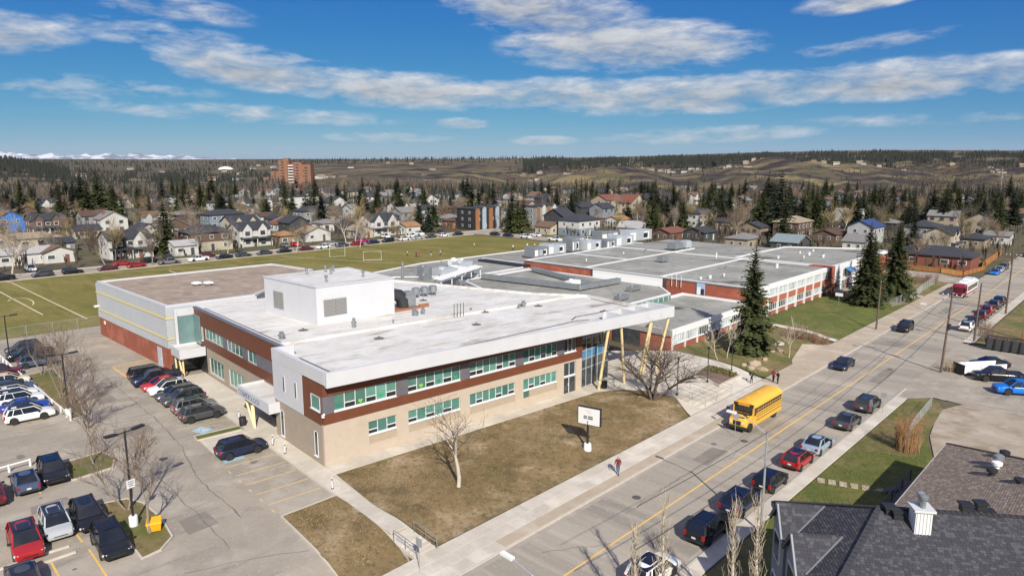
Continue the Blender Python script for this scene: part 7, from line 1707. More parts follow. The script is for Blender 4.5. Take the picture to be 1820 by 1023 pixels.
# ---------------------------------------------------------------- the two near roofs across the road
def shingle_plane(o, eu, ev, poly, mats, parent, seed, row=.16, wid=.27):
    "courses of shingle tabs over a roof plane; poly in (along eave, up slope) metres"
    r = random.Random(seed); mb = MB(); n = eu.cross(ev).normalized()
    if n.z < 0: n = -n
    us = [p[0] for p in poly]; vs_ = [p[1] for p in poly]
    def inside(x, y):
        c = False; j = len(poly)-1
        for i in range(len(poly)):
            if ((poly[i][1] > y) != (poly[j][1] > y)) and x < (poly[j][0]-poly[i][0])*(y-poly[i][1])/(poly[j][1]-poly[i][1])+poly[i][0]: c = not c
            j = i
        return c
    v = min(vs_); k = 0
    while v < max(vs_):
        u = min(us)-r.uniform(0, wid)
        while u < max(us):
            w = wid*r.uniform(.55, 1.2)
            if inside(u+w/2, v+row/2):
                lift = .022+r.uniform(-.004, .010); a = o+eu*(u+.006)+ev*(v-.03)+n*lift; b = o+eu*(u+w-.006)+ev*(v-.03)+n*lift; c = o+eu*(u+w-.006)+ev*(v+row)+n*.004; d = o+eu*(u+.006)+ev*(v+row)+n*.004
                mb.add([a, b, c, d, a-n*.02, b-n*.02], [(0, 1, 2, 3), (0, 4, 5, 1)], r.choices(range(len(mats)), weights=[5, 3, 2, 1][:len(mats)])[0])
            u += w
        v += row; k += 1
    ob = mb.build('shingles', mats, parent); ob['kind'] = 'stuff'
    pb = MB(); pb.add([o+eu*p[0]+ev*p[1] for p in poly], [tuple(range(len(poly)))]); pb.build('roof_plane', mats[0], parent)
def dark_house():
    MD = [mat('charcoal_shingle', (0.050, 0.050, 0.060), .9, (.038, .038, .046), 2, .8), mat('grey_shingle', (0.062, .062, .072), .9), mat('pale_shingle', (0.080, .079, .089), .9), mat('black_shingle', (0.042, .042, .050), .9)]
    b0 = R(9.0); ea = Vector((math.cos(b0), -math.sin(b0), 0)); eb = Vector((math.sin(b0), math.cos(b0), 0)); C0 = Vector((17.2, 43.3, 0))-eb*12.0
    root = thing('grey_gabled_house', 'slate blue house with dark shingled hip roof in the near corner', 'house', (0, 0, 0), 0)
    Q = lambda a, b, z: C0+ea*a+eb*b+Vector((0, 0, z))
    wm_ = mat('slate_blue_siding', (0.20, 0.235, 0.275), .7, (.17, .20, .235), 1.2, .8); tr = mat('navy_trim', (0.05, .06, .085), .6)
    wb = MB(); wb.prism([(q.x, q.y) for q in (Q(.5, .6, 0), Q(24, .6, 0), Q(24, 11.4, 0), Q(.5, 11.4, 0))], -.1, 5.95); wb.build('wall', wm_, root, fix=True)
    rl = (Q(4.4, 6, 9)-Q(0, 6, 6)); sl = rl.length; ev = rl.normalized()
    shingle_plane(Q(0, 0, 6), eb, ev, [(0, 0), (12, 0), (6, sl)], MD, root, 1)
    rf = Q(4.4, 6, 9)-Q(4.4, 0, 6); sf = rf.length
    shingle_plane(Q(0, 0, 6), ea, rf.normalized(), [(0, 0), (25, 0), (25, sf), (4.4, sf)], MD, root, 2)
    rb = Q(4.4, 6, 9)-Q(4.4, 12, 6); shingle_plane(Q(0, 12, 6), ea, rb.normalized(), [(0, 0), (25, 0), (25, sf), (4.4, sf)], MD, root, 3)
    # hip caps
    for a, b in ((Q(0, 0, 6.05), Q(4.4, 6, 9.06)), (Q(0, 12, 6.05), Q(4.4, 6, 9.06)), (Q(4.4, 6, 9.06), Q(25, 6, 9.06))):
        n = int((b-a).length/.3); mb = MB()
        for i in range(n): p, q = a.lerp(b, i/n), a.lerp(b, (i+1.15)/n); mb.bar(p, q, .30, .045)
        mb.build('hip_cap', MD[3], root)
    eb_ = MB()
    for a, b in ((Q(0, 0, 5.9), Q(0, 12, 5.9)), (Q(0, 0, 5.9), Q(25, 0, 5.9)), (Q(0, 12, 5.9), Q(25, 12, 5.9))): eb_.bar(a, b, .14, .22)
    eb_.build('eave_board', tr, root)
    # two gabled bays on the road side
    for k, bc in enumerate((8.6, 5.0)):
        bay = thing_part('gable_bay', root); hw = 1.45; pk = 7.55
        mb = MB(); mb.prism([(q.x, q.y) for q in (Q(-.25, bc-hw, 0), Q(.6, bc-hw, 0), Q(.6, bc+hw, 0), Q(-.25, bc+hw, 0))], -.1, 6.0); mb.add([Q(-.25, bc-hw, 6.0), Q(-.25, bc+hw, 6.0), Q(-.25, bc, pk-.12)], [(0, 1, 2)]); mb.build('bay_wall', wm_, bay)
        run = (pk-6.0)/3*4.4
        for sg in (-1, 1):
            e0 = Q(-.45, bc+sg*(hw+.25), 5.85); e1 = Q(run, bc+sg*.01, pk); ridge0 = Q(-.45, bc, pk); u = (ridge0-e0); L_ = u.length; ue = u.normalized()
            back = Q(0.0, bc+sg*(hw+.2), 5.95)
            mb = MB(); mb.add([e0, ridge0, Q(run, bc, pk+.02), back], [(0, 1, 2, 3)]); mb.build('bay_roof', MD[0], bay)
            g = MB(); o2 = e0
            shingle_plane(e0+Vector((0, 0, .03)), ea, ue, [(0, 0), (.4, 0), (run+.45, L_), (0, L_)], MD, bay, 10+k*2+(sg > 0), .19, .30)
            g.bar(e0+Vector((0, 0, -.05)), ridge0+Vector((0, 0, -.05)), .10, .26); g.build('rake_board', mat('grey_rake', (.24, .26, .29), .6) if sg < 0 else tr, bay)
            v = MB(); v.bar(Q(.05, bc+sg*(hw+.15), 6.08), Q(run, bc, pk+.06), .09, .05); v.build('valley_flashing', mat('pale_flashing', (0.20, .205, .22), .5), bay)
        for z in (1.2, 4.0):
            w = MB(); c = Q(-.29, bc, z+.75); w.obox(c, eb*.75, ea*.05, Vector((0, 0, .85))); wo = w.build('window', M_htrim, bay); w = MB(); w.obox(c-ea*.05, eb*.64, ea*.02, Vector((0, 0, .74))); w.build('pane', M_hglass, wo)
    for b_, z in ((2.3, 4.6), (2.3, 1.6), (10.9, 4.6)):
        w = MB(); c = Q(.47, b_, z); w.obox(c, eb*.6, ea*.06, Vector((0, 0, .75))); wo = w.build('window', M_htrim, root); w = MB(); w.obox(c-ea*.06, eb*.5, ea*.02, Vector((0, 0, .65))); w.build('pane', M_hglass, wo)
    # chimney chase and turtle vents, found on the roof planes
    def roofz(a, b): return 6+min(a/4.4, b/6, (12-b)/6)*3 if a < 4.4 else 6+min(b/6, (12-b)/6)*3
    def findroof(px, py):
        best = None
        for z in [6+i*.1 for i in range(31)]:
            p = P(px, py, z)-C0; a, b = p.dot(ea), p.dot(eb); e = abs(roofz(a, b)-z)
            if best is None or e < best[0]: best = (e, a, b, z)
        return best[1:]
    a, b, z = findroof(1634, 936)
    ch = thing_part('chimney', root); cm = mat('white_chase_siding', (0.66, .66, .65), .6)
    mb = MB(); c = Q(a, b, z); mb.obox(c+Vector((0, 0, .35)), ea*.42, eb*.45, Vector((0, 0, .75))); 
    for i in range(5): mb.obox(c-eb*.46+ea*(-.34+.17*i)+Vector((0, 0, .35)), ea*.02, eb*.02, Vector((0, 0, .7)))
    mb.build('chase', cm, ch); mb = MB(); mb.obox(c+Vector((0, 0, 1.16)), ea*.54, eb*.58, Vector((0, 0, .06))); mb.build('chase_cap', mat('white_cap', (.62, .62, .62), .4), ch)
    for q in (-.2, .25): mb = MB(); cc = c+eb*q+Vector((0, 0, 1.2)); mb.lathe([(.12, 0), (.12, .5), (.22, .55), (.22, .7), (.06, .8)], 10, cc); mb.build('flue', M_steel, ch, smooth=40)
    for k, (px, py) in enumerate(((1580, 912), (1594, 920), (1715, 908), (1726, 917), (1742, 906), (1756, 918))):
        a, b, z = findroof(px, py); mb = MB(); c = Q(a, b, z); mb.obox(c+Vector((0, 0, .22)), ea*.24, eb*.24, Vector((0, 0, .2))); mb.obox(c+Vector((0, 0, .45)), ea*.32, eb*.32, Vector((0, 0, .05))); mb.build('roof_vent', M_trim, root)
dark_house()
def tan_house():
    MT = [mat('tan_shingle', (0.235, .185, .140), .9, (.19, .15, .115), 2, .8), mat('pale_tan_shingle', (0.275, .22, .17), .9), mat('brown_shingle', (0.185, .143, .11), .9), mat('cream_shingle', (0.315, .255, .195), .9)]
    root = thing('tan_roofed_house', 'low house with weathered tan shingle hip roof behind the grey gabled house', 'house', (0, 0, 0), 0)
    es = Vector((RS.x, RS.y, 0)); et = Vector((RN.x, RN.y, 0)); s0, s1, t0, t1 = 44.0, 68.2, -4.0, 12.0; ze, zr = 4.0, 6.9; tm = 4.0; k = 7.6
    Q = lambda s, t, z: es*s+et*t+Vector((0, 0, z))
    mb = MB(); mb.prism([(q.x, q.y) for q in (Q(s0+.6, t0+.6, 0), Q(s1-.6, t0+.6, 0), Q(s1-.6, t1-.6, 0), Q(s0+.6, t1-.6, 0))], -.1, ze-.05); mb.build('wall', wallm('charcoal'), root, fix=True)
    def pl(o, eu, top, poly, seed): shingle_plane(o, eu, top.normalized(), poly, MT, root, seed, .18, .32)
    up = Q(s0, tm, zr)-Q(s0, t1, ze); L_ = up.length; pl(Q(s0, t1, ze), es, up, [(0, 0), (s1-s0, 0), (s1-s0-k, L_), (k, L_)], 31)
    up2 = Q(s0, tm, zr)-Q(s0, t0, ze); pl(Q(s0, t0, ze), es, up2, [(0, 0), (s1-s0, 0), (s1-s0-k, L_), (k, L_)], 32)
    up3 = Q(s1-k, tm, zr)-Q(s1, tm, ze); L3 = up3.length; pl(Q(s1, t0, ze), et, up3, [(0, 0), (16, 0), (8, L3)], 33)
    up4 = Q(s0+k, tm, zr)-Q(s0, tm, ze); pl(Q(s0, t0, ze), et, up4, [(0, 0), (16, 0), (8, L3)], 34)
    g = MB(); g.bar(Q(s0, t1+.05, ze-.08), Q(s1, t1+.05, ze-.08), .12, .16); g.bar(Q(s1+.05, t0, ze-.08), Q(s1+.05, t1, ze-.08), .12, .16); g.build('gutter', mat('pale_gutter', (.50, .47, .43), .5), root)
    for a, b in ((Q(s1, t1, ze+.05), Q(s1-k, tm, zr+.06)), (Q(s0+k, tm, zr+.06), Q(s1-k, tm, zr+.06)), (Q(s1, t0, ze+.05), Q(s1-k, tm, zr+.06)), (Q(s0, t1, ze+.05), Q(s0+k, tm, zr+.06))):
        mb = MB(); n = int((b-a).length/.32)
        for i in range(n): mb.bar(a.lerp(b, i/n), a.lerp(b, (i+1.1)/n), .3, .04)
        mb.build('hip_cap', MT[2], root)
    def rz(s, t): return ze+min((t1-t)/8, (t-t0)/8, (s1-s)/k, (s-s0)/k)*(zr-ze)
    def fr(px, py):
        best = None
        for i in range(60):
            z = ze+i*.05; p = P(px, py, z); s, t = ST(p); e = abs(rz(s, t)-z)
            if best is None or e < best[0]: best = (e, p)
        return best[1]
    for k_, (px, py, m, h) in enumerate(((1785, 812, M_trim, .6), (1762, 845, M_trim, .65), (1774, 826, M_steel, .9), (1771, 832, M_whiteplain, .6), (1812, 858, M_trim, .4))):
        p = fr(px, py); mb = MB(); mb.lathe([(.22, 0), (.2, h*.45), (.36, h*.5), (.36, h*.85), (.12, h)], 10, p); mb.build('roof_vent', m, root, smooth=40)
    d = thing_part('deck', root); wd = mat('weathered_deck', (0.14, .125, .115), .9, (.10, .09, .085), 2, .8)
    for i in range(14): mb = MB(); a = Q(57.0+i*.62, 12.3, .9); b = Q(57.0+i*.62, 14.0, .9); mb.bar(a, b, .56, .05); mb.build('plank', wd, d)
    for s in (57, 60, 63, 65.6): mb = MB(); mb.bar(Q(s, 14, -.1), Q(s, 14, 1.9), .12); mb.build('post', wd, d)
    mb = MB(); mb.bar(Q(57, 14, 1.85), Q(65.6, 14, 1.85), .09, .06); mb.bar(Q(57, 14, 1.4), Q(65.6, 14, 1.4), .05, .05); mb.build('rail', wd, d)
    for i in range(4): mb = MB(); mb.bar(Q(63.2, 14.3+.35*i, .75-.22*i), Q(64.6, 14.3+.35*i, .75-.22*i), .34, .07, ); mb.build('step', wd, d)
tan_house()
# ---------------------------------------------------------------- street furniture, fences, people
M_pole = mat('black_lamp_metal', (0.018, 0.018, 0.020), .5)
M_galv = mat('galvanised_pole', (0.42, 0.43, 0.44), .45, (.34, .35, .36), 1, .8, metal=.3)
M_wood = mat('weathered_pole_wood', (0.15, 0.105, 0.075), .9, (.10, .07, .05), 2, .9, .2, 8)
M_wire = mat('wire_black', (0.02, .02, .022), .6)
M_fence = mat('orange_fence_wood', (0.36, 0.155, 0.045), .85, (.27, .11, .035), 1.2, .9, rnd=.18)
M_oldfence = mat('brown_fence_wood', (0.20, 0.105, 0.055), .85, (.14, .075, .042), 1.2, .9, rnd=.2)
def lot_lamp(label, loc, h, brg):
    root = thing('lamp_post', label, 'lamp post', loc, math.pi/2-R(brg), 'twin-headed lot lamps')
    mb = MB(); mb.lathe([(.32, -.1), (.32, .75), (.28, .8)], 12); mb.build('concrete_base', M_whiteplain, root, smooth=40)
    mb = MB(); mb.tube([(0, 0, .8), (0, 0, h)], [.09, .07], 8); mb.build('pole', M_pole, root, smooth=40)
    mb = MB(); mb.bar((-1.0, 0, h-.1), (1.0, 0, h-.1), .07); mb.build('arm', M_pole, root)
    for sg in (-1, 1): mb = MB(); mb.obox((sg*1.05, 0, h-.03), (.45, 0, sg*.03), (0, .2, 0), (0, 0, .07)); mb.build('lamp_head', M_pole, root)
    return root
l3 = lot_lamp('black twin-headed lamp post on the near island with a white notice', B(-15.9, .1, SITE+.09), 7.6, 30)
mb = MB(); mb.box(-.32, .32, -.14, -.11, 3.1, 3.75); ns = mb.build('notice', M_whiteplain, l3); mb = MB()
for k, w in enumerate((.22, .25, .18)): mb.box(-w, w, -.146, -.141, 3.58-.16*k, 3.63-.16*k)
mb.build('notice_print', M_trim, ns)
lot_lamp('black twin-headed lamp post at the end of the white rail', B(-14.9, 31.1, SITE+.09), 7.0, 50); lot_lamp('black twin-headed lamp post at the far left edge of the lot', B(-16.8, 61.7, SITE), 6.6, 50)
def rail(label, pts, n):
    root = thing('guard_rail', label, 'rail', (0, 0, 0), 0, 'white lot rails'); mb = MB()
    for a, b in zip(pts[:-1], pts[1:]): mb.tube([a+Vector((0, 0, .62)), b+Vector((0, 0, .62))], .075, 6)
    mb.build('rail', M_whiteplain, root)
    for i in range(n):
        f = i/(n-1)*(len(pts)-1); k = min(int(f), len(pts)-2); p = pts[k].lerp(pts[k+1], f-k); mb = MB(); mb.box(p.x-.08, p.x+.08, p.y-.08, p.y+.08, p.z-.1, p.z+.72); mb.build('post', M_whiteplain, root)
rail('long white pipe rail along the grass island in the lot', [B(-17.7, 64), B(-17.1, 55.8), B(-16.1, 42.5), B(-15.0, 29.4)], 12); rail('short white pipe rail behind the slate blue sedan', [B(-25, 17.6), B(-20.1, 18.4)], 4)
def wheel_stop(p, q, lab):
    root = thing('wheel_stop', lab, 'wheel stop', (0, 0, 0), 0, 'concrete wheel stops'); mb = MB(); a, b = Vector(p), Vector(q); d = (b-a).normalized(); s = Vector((-d.y, d.x, 0))
    for (w0, w1, z0, z1) in ((.1, .08, 0, .13),): mb.add([a-s*w0, b-s*w0, b+s*w0, a+s*w0]+[a-s*w1+Vector((0, 0, z1)), b-s*w1+Vector((0, 0, z1)), b+s*w1+Vector((0, 0, z1)), a+s*w1+Vector((0, 0, z1))], [(0, 1, 5, 4), (1, 2, 6, 5), (2, 3, 7, 6), (3, 0, 4, 7), (4, 5, 6, 7)])
    mb.build('stop_body', M_walk, root)
for k, (a, b) in enumerate((((-22.1, 0), (-20.2, 0)), ((-21.9, -1.35), (-20.0, -1.2)), ((-24.6, -.3), (-23.2, -.2)), ((-18.8, .2), (-17.6, .2)))): wheel_stop(B(*a), B(*b), 'pale concrete wheel stop in the lower lot, %s' % ('in front of the silver boxy car', 'just below the one by the silver car', 'by the dark red SUV', 'behind the black estate car')[k])
# bollards along the school walk
for k, (px, py) in enumerate(((485, 792), (507, 807), (591, 870), (425, 745))):
    p = G(px, py, .12); root = thing('bollard', 'thin white bollard on the walk, %s' % ('first past the navy SUV', 'second past the navy SUV', 'nearest the dry lawn corner', 'beside the lettered canopy')[k], 'bollard', p, 0, 'white bollards'); mb = MB(); mb.tube([(0, 0, 0), (0, 0, 1.05)], .045, 8); mb.build('post', M_whiteplain, root); mb = MB(); mb.lathe([(.13, 0), (.11, .05)], 10); mb.build('base_plate', M_trim, root); mb = MB(); mb.lathe([(.05, .75), (.05, .9)], 8); mb.build('band', M_vent, root)
def bin_(label, loc):
    root = thing('litter_bin', label, 'bin', loc, 0, 'dark litter bins'); mb = MB(); mb.lathe([(.26, 0), (.32, .05), (.34, .8), (.30, .86)], 12); mb.build('drum', M_pole, root, smooth=40)
    for k in range(12): a = 6.28*k/12; mb = MB(); mb.box(.335*math.cos(a)-.02, .335*math.cos(a)+.02, .335*math.sin(a)-.02, .335*math.sin(a)+.02, .06, .82); mb.build('slat', M_trim, root)
    mb = MB(); mb.lathe([(.36, .86), (.36, .93), (.2, .95)], 12); mb.build('lid', M_trim, root)
bin_('dark litter bin beside the lettered canopy columns', G(432, 757, .1)); bin_('dark litter bin against the gym brick wall', B(-.9, 41.3, SITE)); bin_('dark litter bin at the foot of the first entrance column', G(1074, 691, .1))
root = thing('grit_bin', 'bright orange-yellow grit bin beside the tree on the near island', 'bin', G(275, 942, .1), .4); root.scale = (.8, .8, .8)
Mgb = mat('orange_plastic', (0.80, 0.36, 0.01), .5); mb = MB(); mb.add([(-.55, -.4, 0), (.55, -.4, 0), (.55, .4, 0), (-.55, .4, 0), (-.62, -.48, .72), (.62, -.48, .72), (.62, .42, .98), (-.62, .42, .98)], [(3, 2, 1, 0), (0, 1, 5, 4), (1, 2, 6, 5), (2, 3, 7, 6), (3, 0, 4, 7), (4, 5, 6, 7)]); mb.build('tub', Mgb, root); mb = MB(); mb.add([(-.68, -.54, .73), (.68, -.54, .73), (.68, .46, 1.0), (-.68, .46, 1.0), (-.6, -.4, .86), (.6, -.4, .86), (.6, .4, 1.12), (-.6, .4, 1.12)], [(0, 1, 5, 4), (1, 2, 6, 5), (2, 3, 7, 6), (3, 0, 4, 7), (4, 5, 6, 7)]); mb.build('lid', Mgb, root)
# message board on the lawn
def board():
    p = G(1044, 800, .1); root = thing('message_board', 'white school message board on a black post in the dry lawn', 'sign', p, 0)
    mb = MB(); mb.lathe([(.42, -.2), (.36, .62), (.33, .66)], 12); mb.build('concrete_base', M_whiteplain, root, smooth=40); mb = MB(); mb.tube([(0, 0, .6), (0, 0, 3.0)], .11, 10); mb.build('post', M_pole, root, smooth=40)
    c = thing_part('cabinet', root); c.rotation_euler = (0, 0, R(-31)); c.location = (.15, 0, 0)
    mb = MB(); mb.box(-1.2, 1.2, -.16, .16, 2.55, 4.35); mb.build('case', M_pole, c); mb = MB(); mb.box(-1.13, 1.13, -.175, -.162, 2.62, 4.28); mb.build('face', mat('sign_face_white', (.70, .70, .69), .4), c)
    g = mat('sign_print_grey', (.12, .12, .13), .6)
    for (x0, x1, z0, z1, n) in ((-.55, -.22, 3.15, 3.5, 0), (-.10, .42, 3.15, 3.5, 0)): mb = MB(); mb.box(x0, x1, -.182, -.176, z0, z1); mb.build('print_block', g, c)
    mb = MB()
    for k, (x0, x1) in enumerate(((-.45, .25), (-.35, .1), (-.2, .4))): mb.box(x0, x1, -.180, -.176, 4.05-.14*k, 4.09-.14*k)
    for k in range(5): mb.box(-.5+.075*k, -.47+.075*k, -.188, -.183, 3.2, 3.42)
    for k in range(4): mb.box(-.04+.12*k, .03+.12*k, -.188, -.183, 3.26, 3.40)
    mb.build('print_lines', mat('sign_print_pale', (.45, .45, .46), .6), c)
board()
# front steps with handrails at the lawn corner and at the plaza
def steps(label, s0, s1, t0, t1, n, zt, rails):
    root = thing('steps', label, 'steps', W(0, 0, 0), math.pi/2-RB)
    for k in range(n):
        mb = MB(); a = t0+(t1-t0)*k/n; mb.box(s0, s1, a, a+(t1-t0)/n+.02, -.1, .14+zt*(k+1)/n); mb.build('step', M_walk, root)
    for s in rails:
        mb = MB(); h0, h1 = .14+.95, .14+zt+.95
        mb.tube([(s, t0-.25, .12), (s, t0-.25, h0), (s, t1, h1), (s, t1+.35, h1), (s, t1+.35, zt+.1)], .03, 6); mb.tube([(s, t0-.25, h0-.45), (s, t1, h1-.45)], .022, 5); mb.tube([(s, (t0+t1)/2, .3), (s, (t0+t1)/2, (h0+h1)/2)], .025, 5); mb.build('handrail', M_steel, root)
steps('short concrete stair with handrails at the end of the school walk', 29.0, 31.0, 36.85, 38.9, 4, .25, (29.05, 30.95)); steps('broad low steps with handrails before the entrance plaza', 71.8, 79.6, 37.4, 40.4, 4, .42, (72.6, 75.4, 79.2))
# lamp posts on the plaza
for k, (px, py, h) in enumerate(((1203, 703, 4.6), (1257, 680, 4.6), (1300, 660, 4.4), (1338, 572, 4.4))):
    root = thing('plaza_lamp', 'slim black lamp post, %s' % ('behind the crabapple by the steps', 'in front of the planting bed', 'beside the young birches', 'by the low brick wing')[k], 'lamp post', G(px, py, .1), 0, 'slim plaza lamps'); mb = MB(); mb.tube([(0, 0, 0), (0, 0, h)], .06, 8); mb.build('pole', M_pole, root); mb = MB(); mb.lathe([(.08, h-.3), (.16, h-.2), (.16, h), (.05, h+.08)], 10); mb.build('lamp_head', M_pole, root); mb = MB(); mb.lathe([(.15, -.1), (.13, .2)], 8); mb.build('base', M_pole, root)
# street lights
def street_light(label, loc, h, brg, arm=2.6, m=M_galv):
    root = thing('street_light', label, 'street light', loc, math.pi/2-R(brg)); mb = MB(); mb.tube([(0, 0, -.1), (0, 0, h)], [.11, .07], 8); mb.build('pole', m, root, smooth=40); mb = MB(); mb.tube([(0, 0, h-.3), (arm*.5, 0, h+.45), (arm, 0, h+.75)], .04, 6); mb.build('arm', m, root); mb = MB(); mb.obox((arm+.3, 0, h+.78), (.38, 0, .02), (0, .13, 0), (0, 0, .07)); mb.build('lamp_head', M_whiteplain, root)
p = P(1352, 948, 0); street_light('tall grey street light at the kerb by the navy SUV', (p.x, p.y, 0.1), 8.2, RD-90, 2.6)
hd = P(899, 988, 9.2); street_light('white street light head reaching over the bottom edge of the road', (hd.x+RN.x*-3.0, hd.y+RN.y*-3.0, 0.1), 8.4, RD-90, 2.6)
# utility poles and wires
POLES = []
for k, (px, py, h, lab) in enumerate(((1672, 662, 11.0, 'nearest wooden utility pole with white crossarm at the driveway'), (1731, 607, 9.5, 'bare wooden pole by the white SUV and plank fence'), (1787, 558, 11.5, 'wooden utility pole beside the far kerb row'), (1557, 586, 8.5, 'short wooden pole on the lawn before the spruces'), (1797, 470, 11, 'far wooden utility pole up the road'))):
    p = P(px, py, 0); root = thing('utility_pole', lab, 'utility pole', (p.x, p.y, 0), math.pi/2-R(RD+90), 'wooden utility poles'); lean = .35 if k == 0 else .1
    mb = MB(); mb.tube([(0, 0, -.2), (lean*.5, 0, h*.5), (lean, 0, h)], [.17, .14, .10], 8); mb.build('pole', M_wood, root, smooth=40)
    if k in (0, 2, 4):
        mb = MB(); mb.bar((lean-1.2, 0, h-.35), (lean+1.2, 0, h-.35), .1, .12); mb.bar((lean-.9, 0, h-1.0), (lean+.9, 0, h-1.0), .08, .1); mb.build('crossarm', M_galv if k == 0 else M_wood, root)
        for q in (-1.1, -.5, .5, 1.1): mb = MB(); mb.lathe([(.05, 0), (.07, .08), (.03, .2)], 6, (lean+q, 0, h-.28)); mb.build('insulator', M_whiteplain, root)
    if k == 0:
        mb = MB(); mb.tube([(lean*.75, 0, h*.70), (-1.6, 0, h*.82), (-2.6, 0, h*.83)], .04, 6); mb.build('lamp_arm', M_galv, root); mb = MB(); mb.obox((-2.9, 0, h*.83), (.35, 0, 0), (0, .13, 0), (0, 0, .07)); mb.build('lamp_head', M_whiteplain, root); mb = MB(); mb.lathe([(.22, 0), (.22, .8)], 10, (.4, 0, h*.55)); mb.build('transformer', M_trim, root)
    POLES.append((Vector((p.x, p.y, 0)), h))
def wire(label, a, b, sag, r=.022):
    pts = []
    for i in range(15): f = i/14; q = a.lerp(b, f); q.z -= sag*4*f*(1-f); pts.append(q)
    mb = MB(); mb.tube(pts, r, 4, False); o = mb.build('overhead_wire', M_wire); tag(o, label, 'wire', 'overhead wires')
tp = lambda i, f, dx=0: POLES[i][0]+Vector((RN.x*dx, RN.y*dx, POLES[i][1]*f))
far_ = W(30, 19, 0); near_ = Vector((far_.x, far_.y, 10))
wire('upper wire between the nearest pole and the far kerb pole', tp(0, .95, .8), tp(2, .95, .8), .8); wire('lower wire between the nearest pole and the far kerb pole', tp(0, .72), tp(2, .72), 1.0); wire('top wire running from the far kerb pole up the road', tp(2, .95, -.8), tp(4, .95, -.8), .8)
wire('thick cable from the nearest pole toward the parked pickups', tp(0, .70), W(100, -18, 5.2), 1.0, .04); wire('thin wire from the nearest pole over the dirt lot', tp(0, .93, -.8), W(112, -22, 6.0), .9); wire('service wire from the nearest pole across to the school lawn pole', tp(0, .68), tp(3, .95), .7)
wire('long wire along the kerb above the parked cars', tp(0, .93, .5), near_, 1.6); wire('lower cable along the kerb above the parked cars', tp(0, .66), near_-Vector((0, 0, 2.5)), 1.6, .03)
# fences
def chain_fence(label, pts, h, step=3.0, group='chain-link fences'):
    root = thing('chain_link_fence', label, 'fence', (0, 0, 0), 0, group); q = dense(pts, step)
    m = mat('chain_mesh', (0.30, .31, .31), .6)
    for i, p in enumerate(q): mb = MB(); z = zg(p.x, p.y); mb.tube([(p.x, p.y, z-.1), (p.x, p.y, z+h+.05)], .035, 5); mb.build('post', M_galv, root)
    tb = MB(); mesh = MB()
    for a, b in zip(q[:-1], q[1:]):
        za, zb = zg(a.x, a.y), zg(b.x, b.y); tb.tube([(a.x, a.y, za+h), (b.x, b.y, zb+h)], .025, 4, False); n = max(2, int((b-a).length/.22))
        for i in range(n):
            for sg in (0, 1):
                f0, f1 = (i/n, min(1, (i+3)/n)) if sg else (min(1, (i+3)/n), i/n); s, e = a.lerp(b, f0), a.lerp(b, f1); mesh.tube([(s.x, s.y, za+.05), (e.x, e.y, zb+h)], .006, 3, False)
    tb.build('top_rail', M_galv, root); mesh.build('mesh', m, root)
chain_fence('chain-link fence between the parking lot and the sports field', [G(-60, 614), G(0, 604.5), G(182, 578.5)], 1.8)
chain_fence('chain-link fence on the verge beside the orange bush', [W(90.8, 18), W(81.5, 17.6), W(74.5, 16.8)], 1.2, 2.4); chain_fence('tall chain-link fence along the road by the spruces', [W(150, 38.2), W(165, 37.6), W(173, 38.4), W(188, 39)], 1.8, 2.5); chain_fence('chain-link fence closing the green lawn by the brick end pier', [W(150, 49), W(151, 43), W(150, 38.4)], 1.6, 2.2)
def board_fence(label, pts, h, m, w=.16, kind_name='plank_fence', gapstep=.02, group='wooden fences'):
    root = thing(kind_name, label, 'fence', (0, 0, 0), 0, group); mesh = {}
    pr = MB(); pr.box(-w/2+.008, w/2-.008, -.012, .012, 0, h); me = pr.mesh('board', m); rf_ = random.Random(int(h*100+len(label)))
    for a, b in zip(pts[:-1], pts[1:]):
        a, b = Vector(a[:2]), Vector(b[:2]); L_ = (b-a).length; n = int(L_/w); d = (b-a)/L_; rz = math.atan2(d.y, d.x)
        for i in range(n): p = a+d*(i+.5)*w; link('board', me, root, (p.x, p.y, zg(p.x, p.y)+rf_.uniform(-.02, .02)), rz)
        rb_ = MB()
        for z in (h*.25, h*.8): rb_.bar((a.x, a.y, z+zg(a.x, a.y)), (b.x, b.y, z+zg(b.x, b.y)), .05, .09)
        rb_.build('rail', m, root)
        k = max(2, int(L_/2.4)+1)
        for i in range(k): p = a.lerp(b, i/(k-1)); mb = MB(); z = zg(p.x, p.y); mb.box(p.x-.06, p.x+.06, p.y-.06, p.y+.06, z-.1, z+h+.08); mb.build('post', m, root)
board_fence('low orange picket fence around the corner bungalow lawn', [W(203.5, 60), W(203.5, 41.5), W(206, 37), W(222, 35)], 1.1, M_fence, .30); board_fence('tall orange fence running up the road past the corner bungalow', [W(224, 36), W(262, 37.5)], 1.9, M_fence, .5)
board_fence('bright orange board fence behind the brown plank fence across the road', [W(133, 15), W(133, -4)], 1.9, M_fence, .28); board_fence('weathered brown plank fence beside the white SUV', [W(127.5, 18.5), W(127.5, -6)], 1.7, M_oldfence, .28)
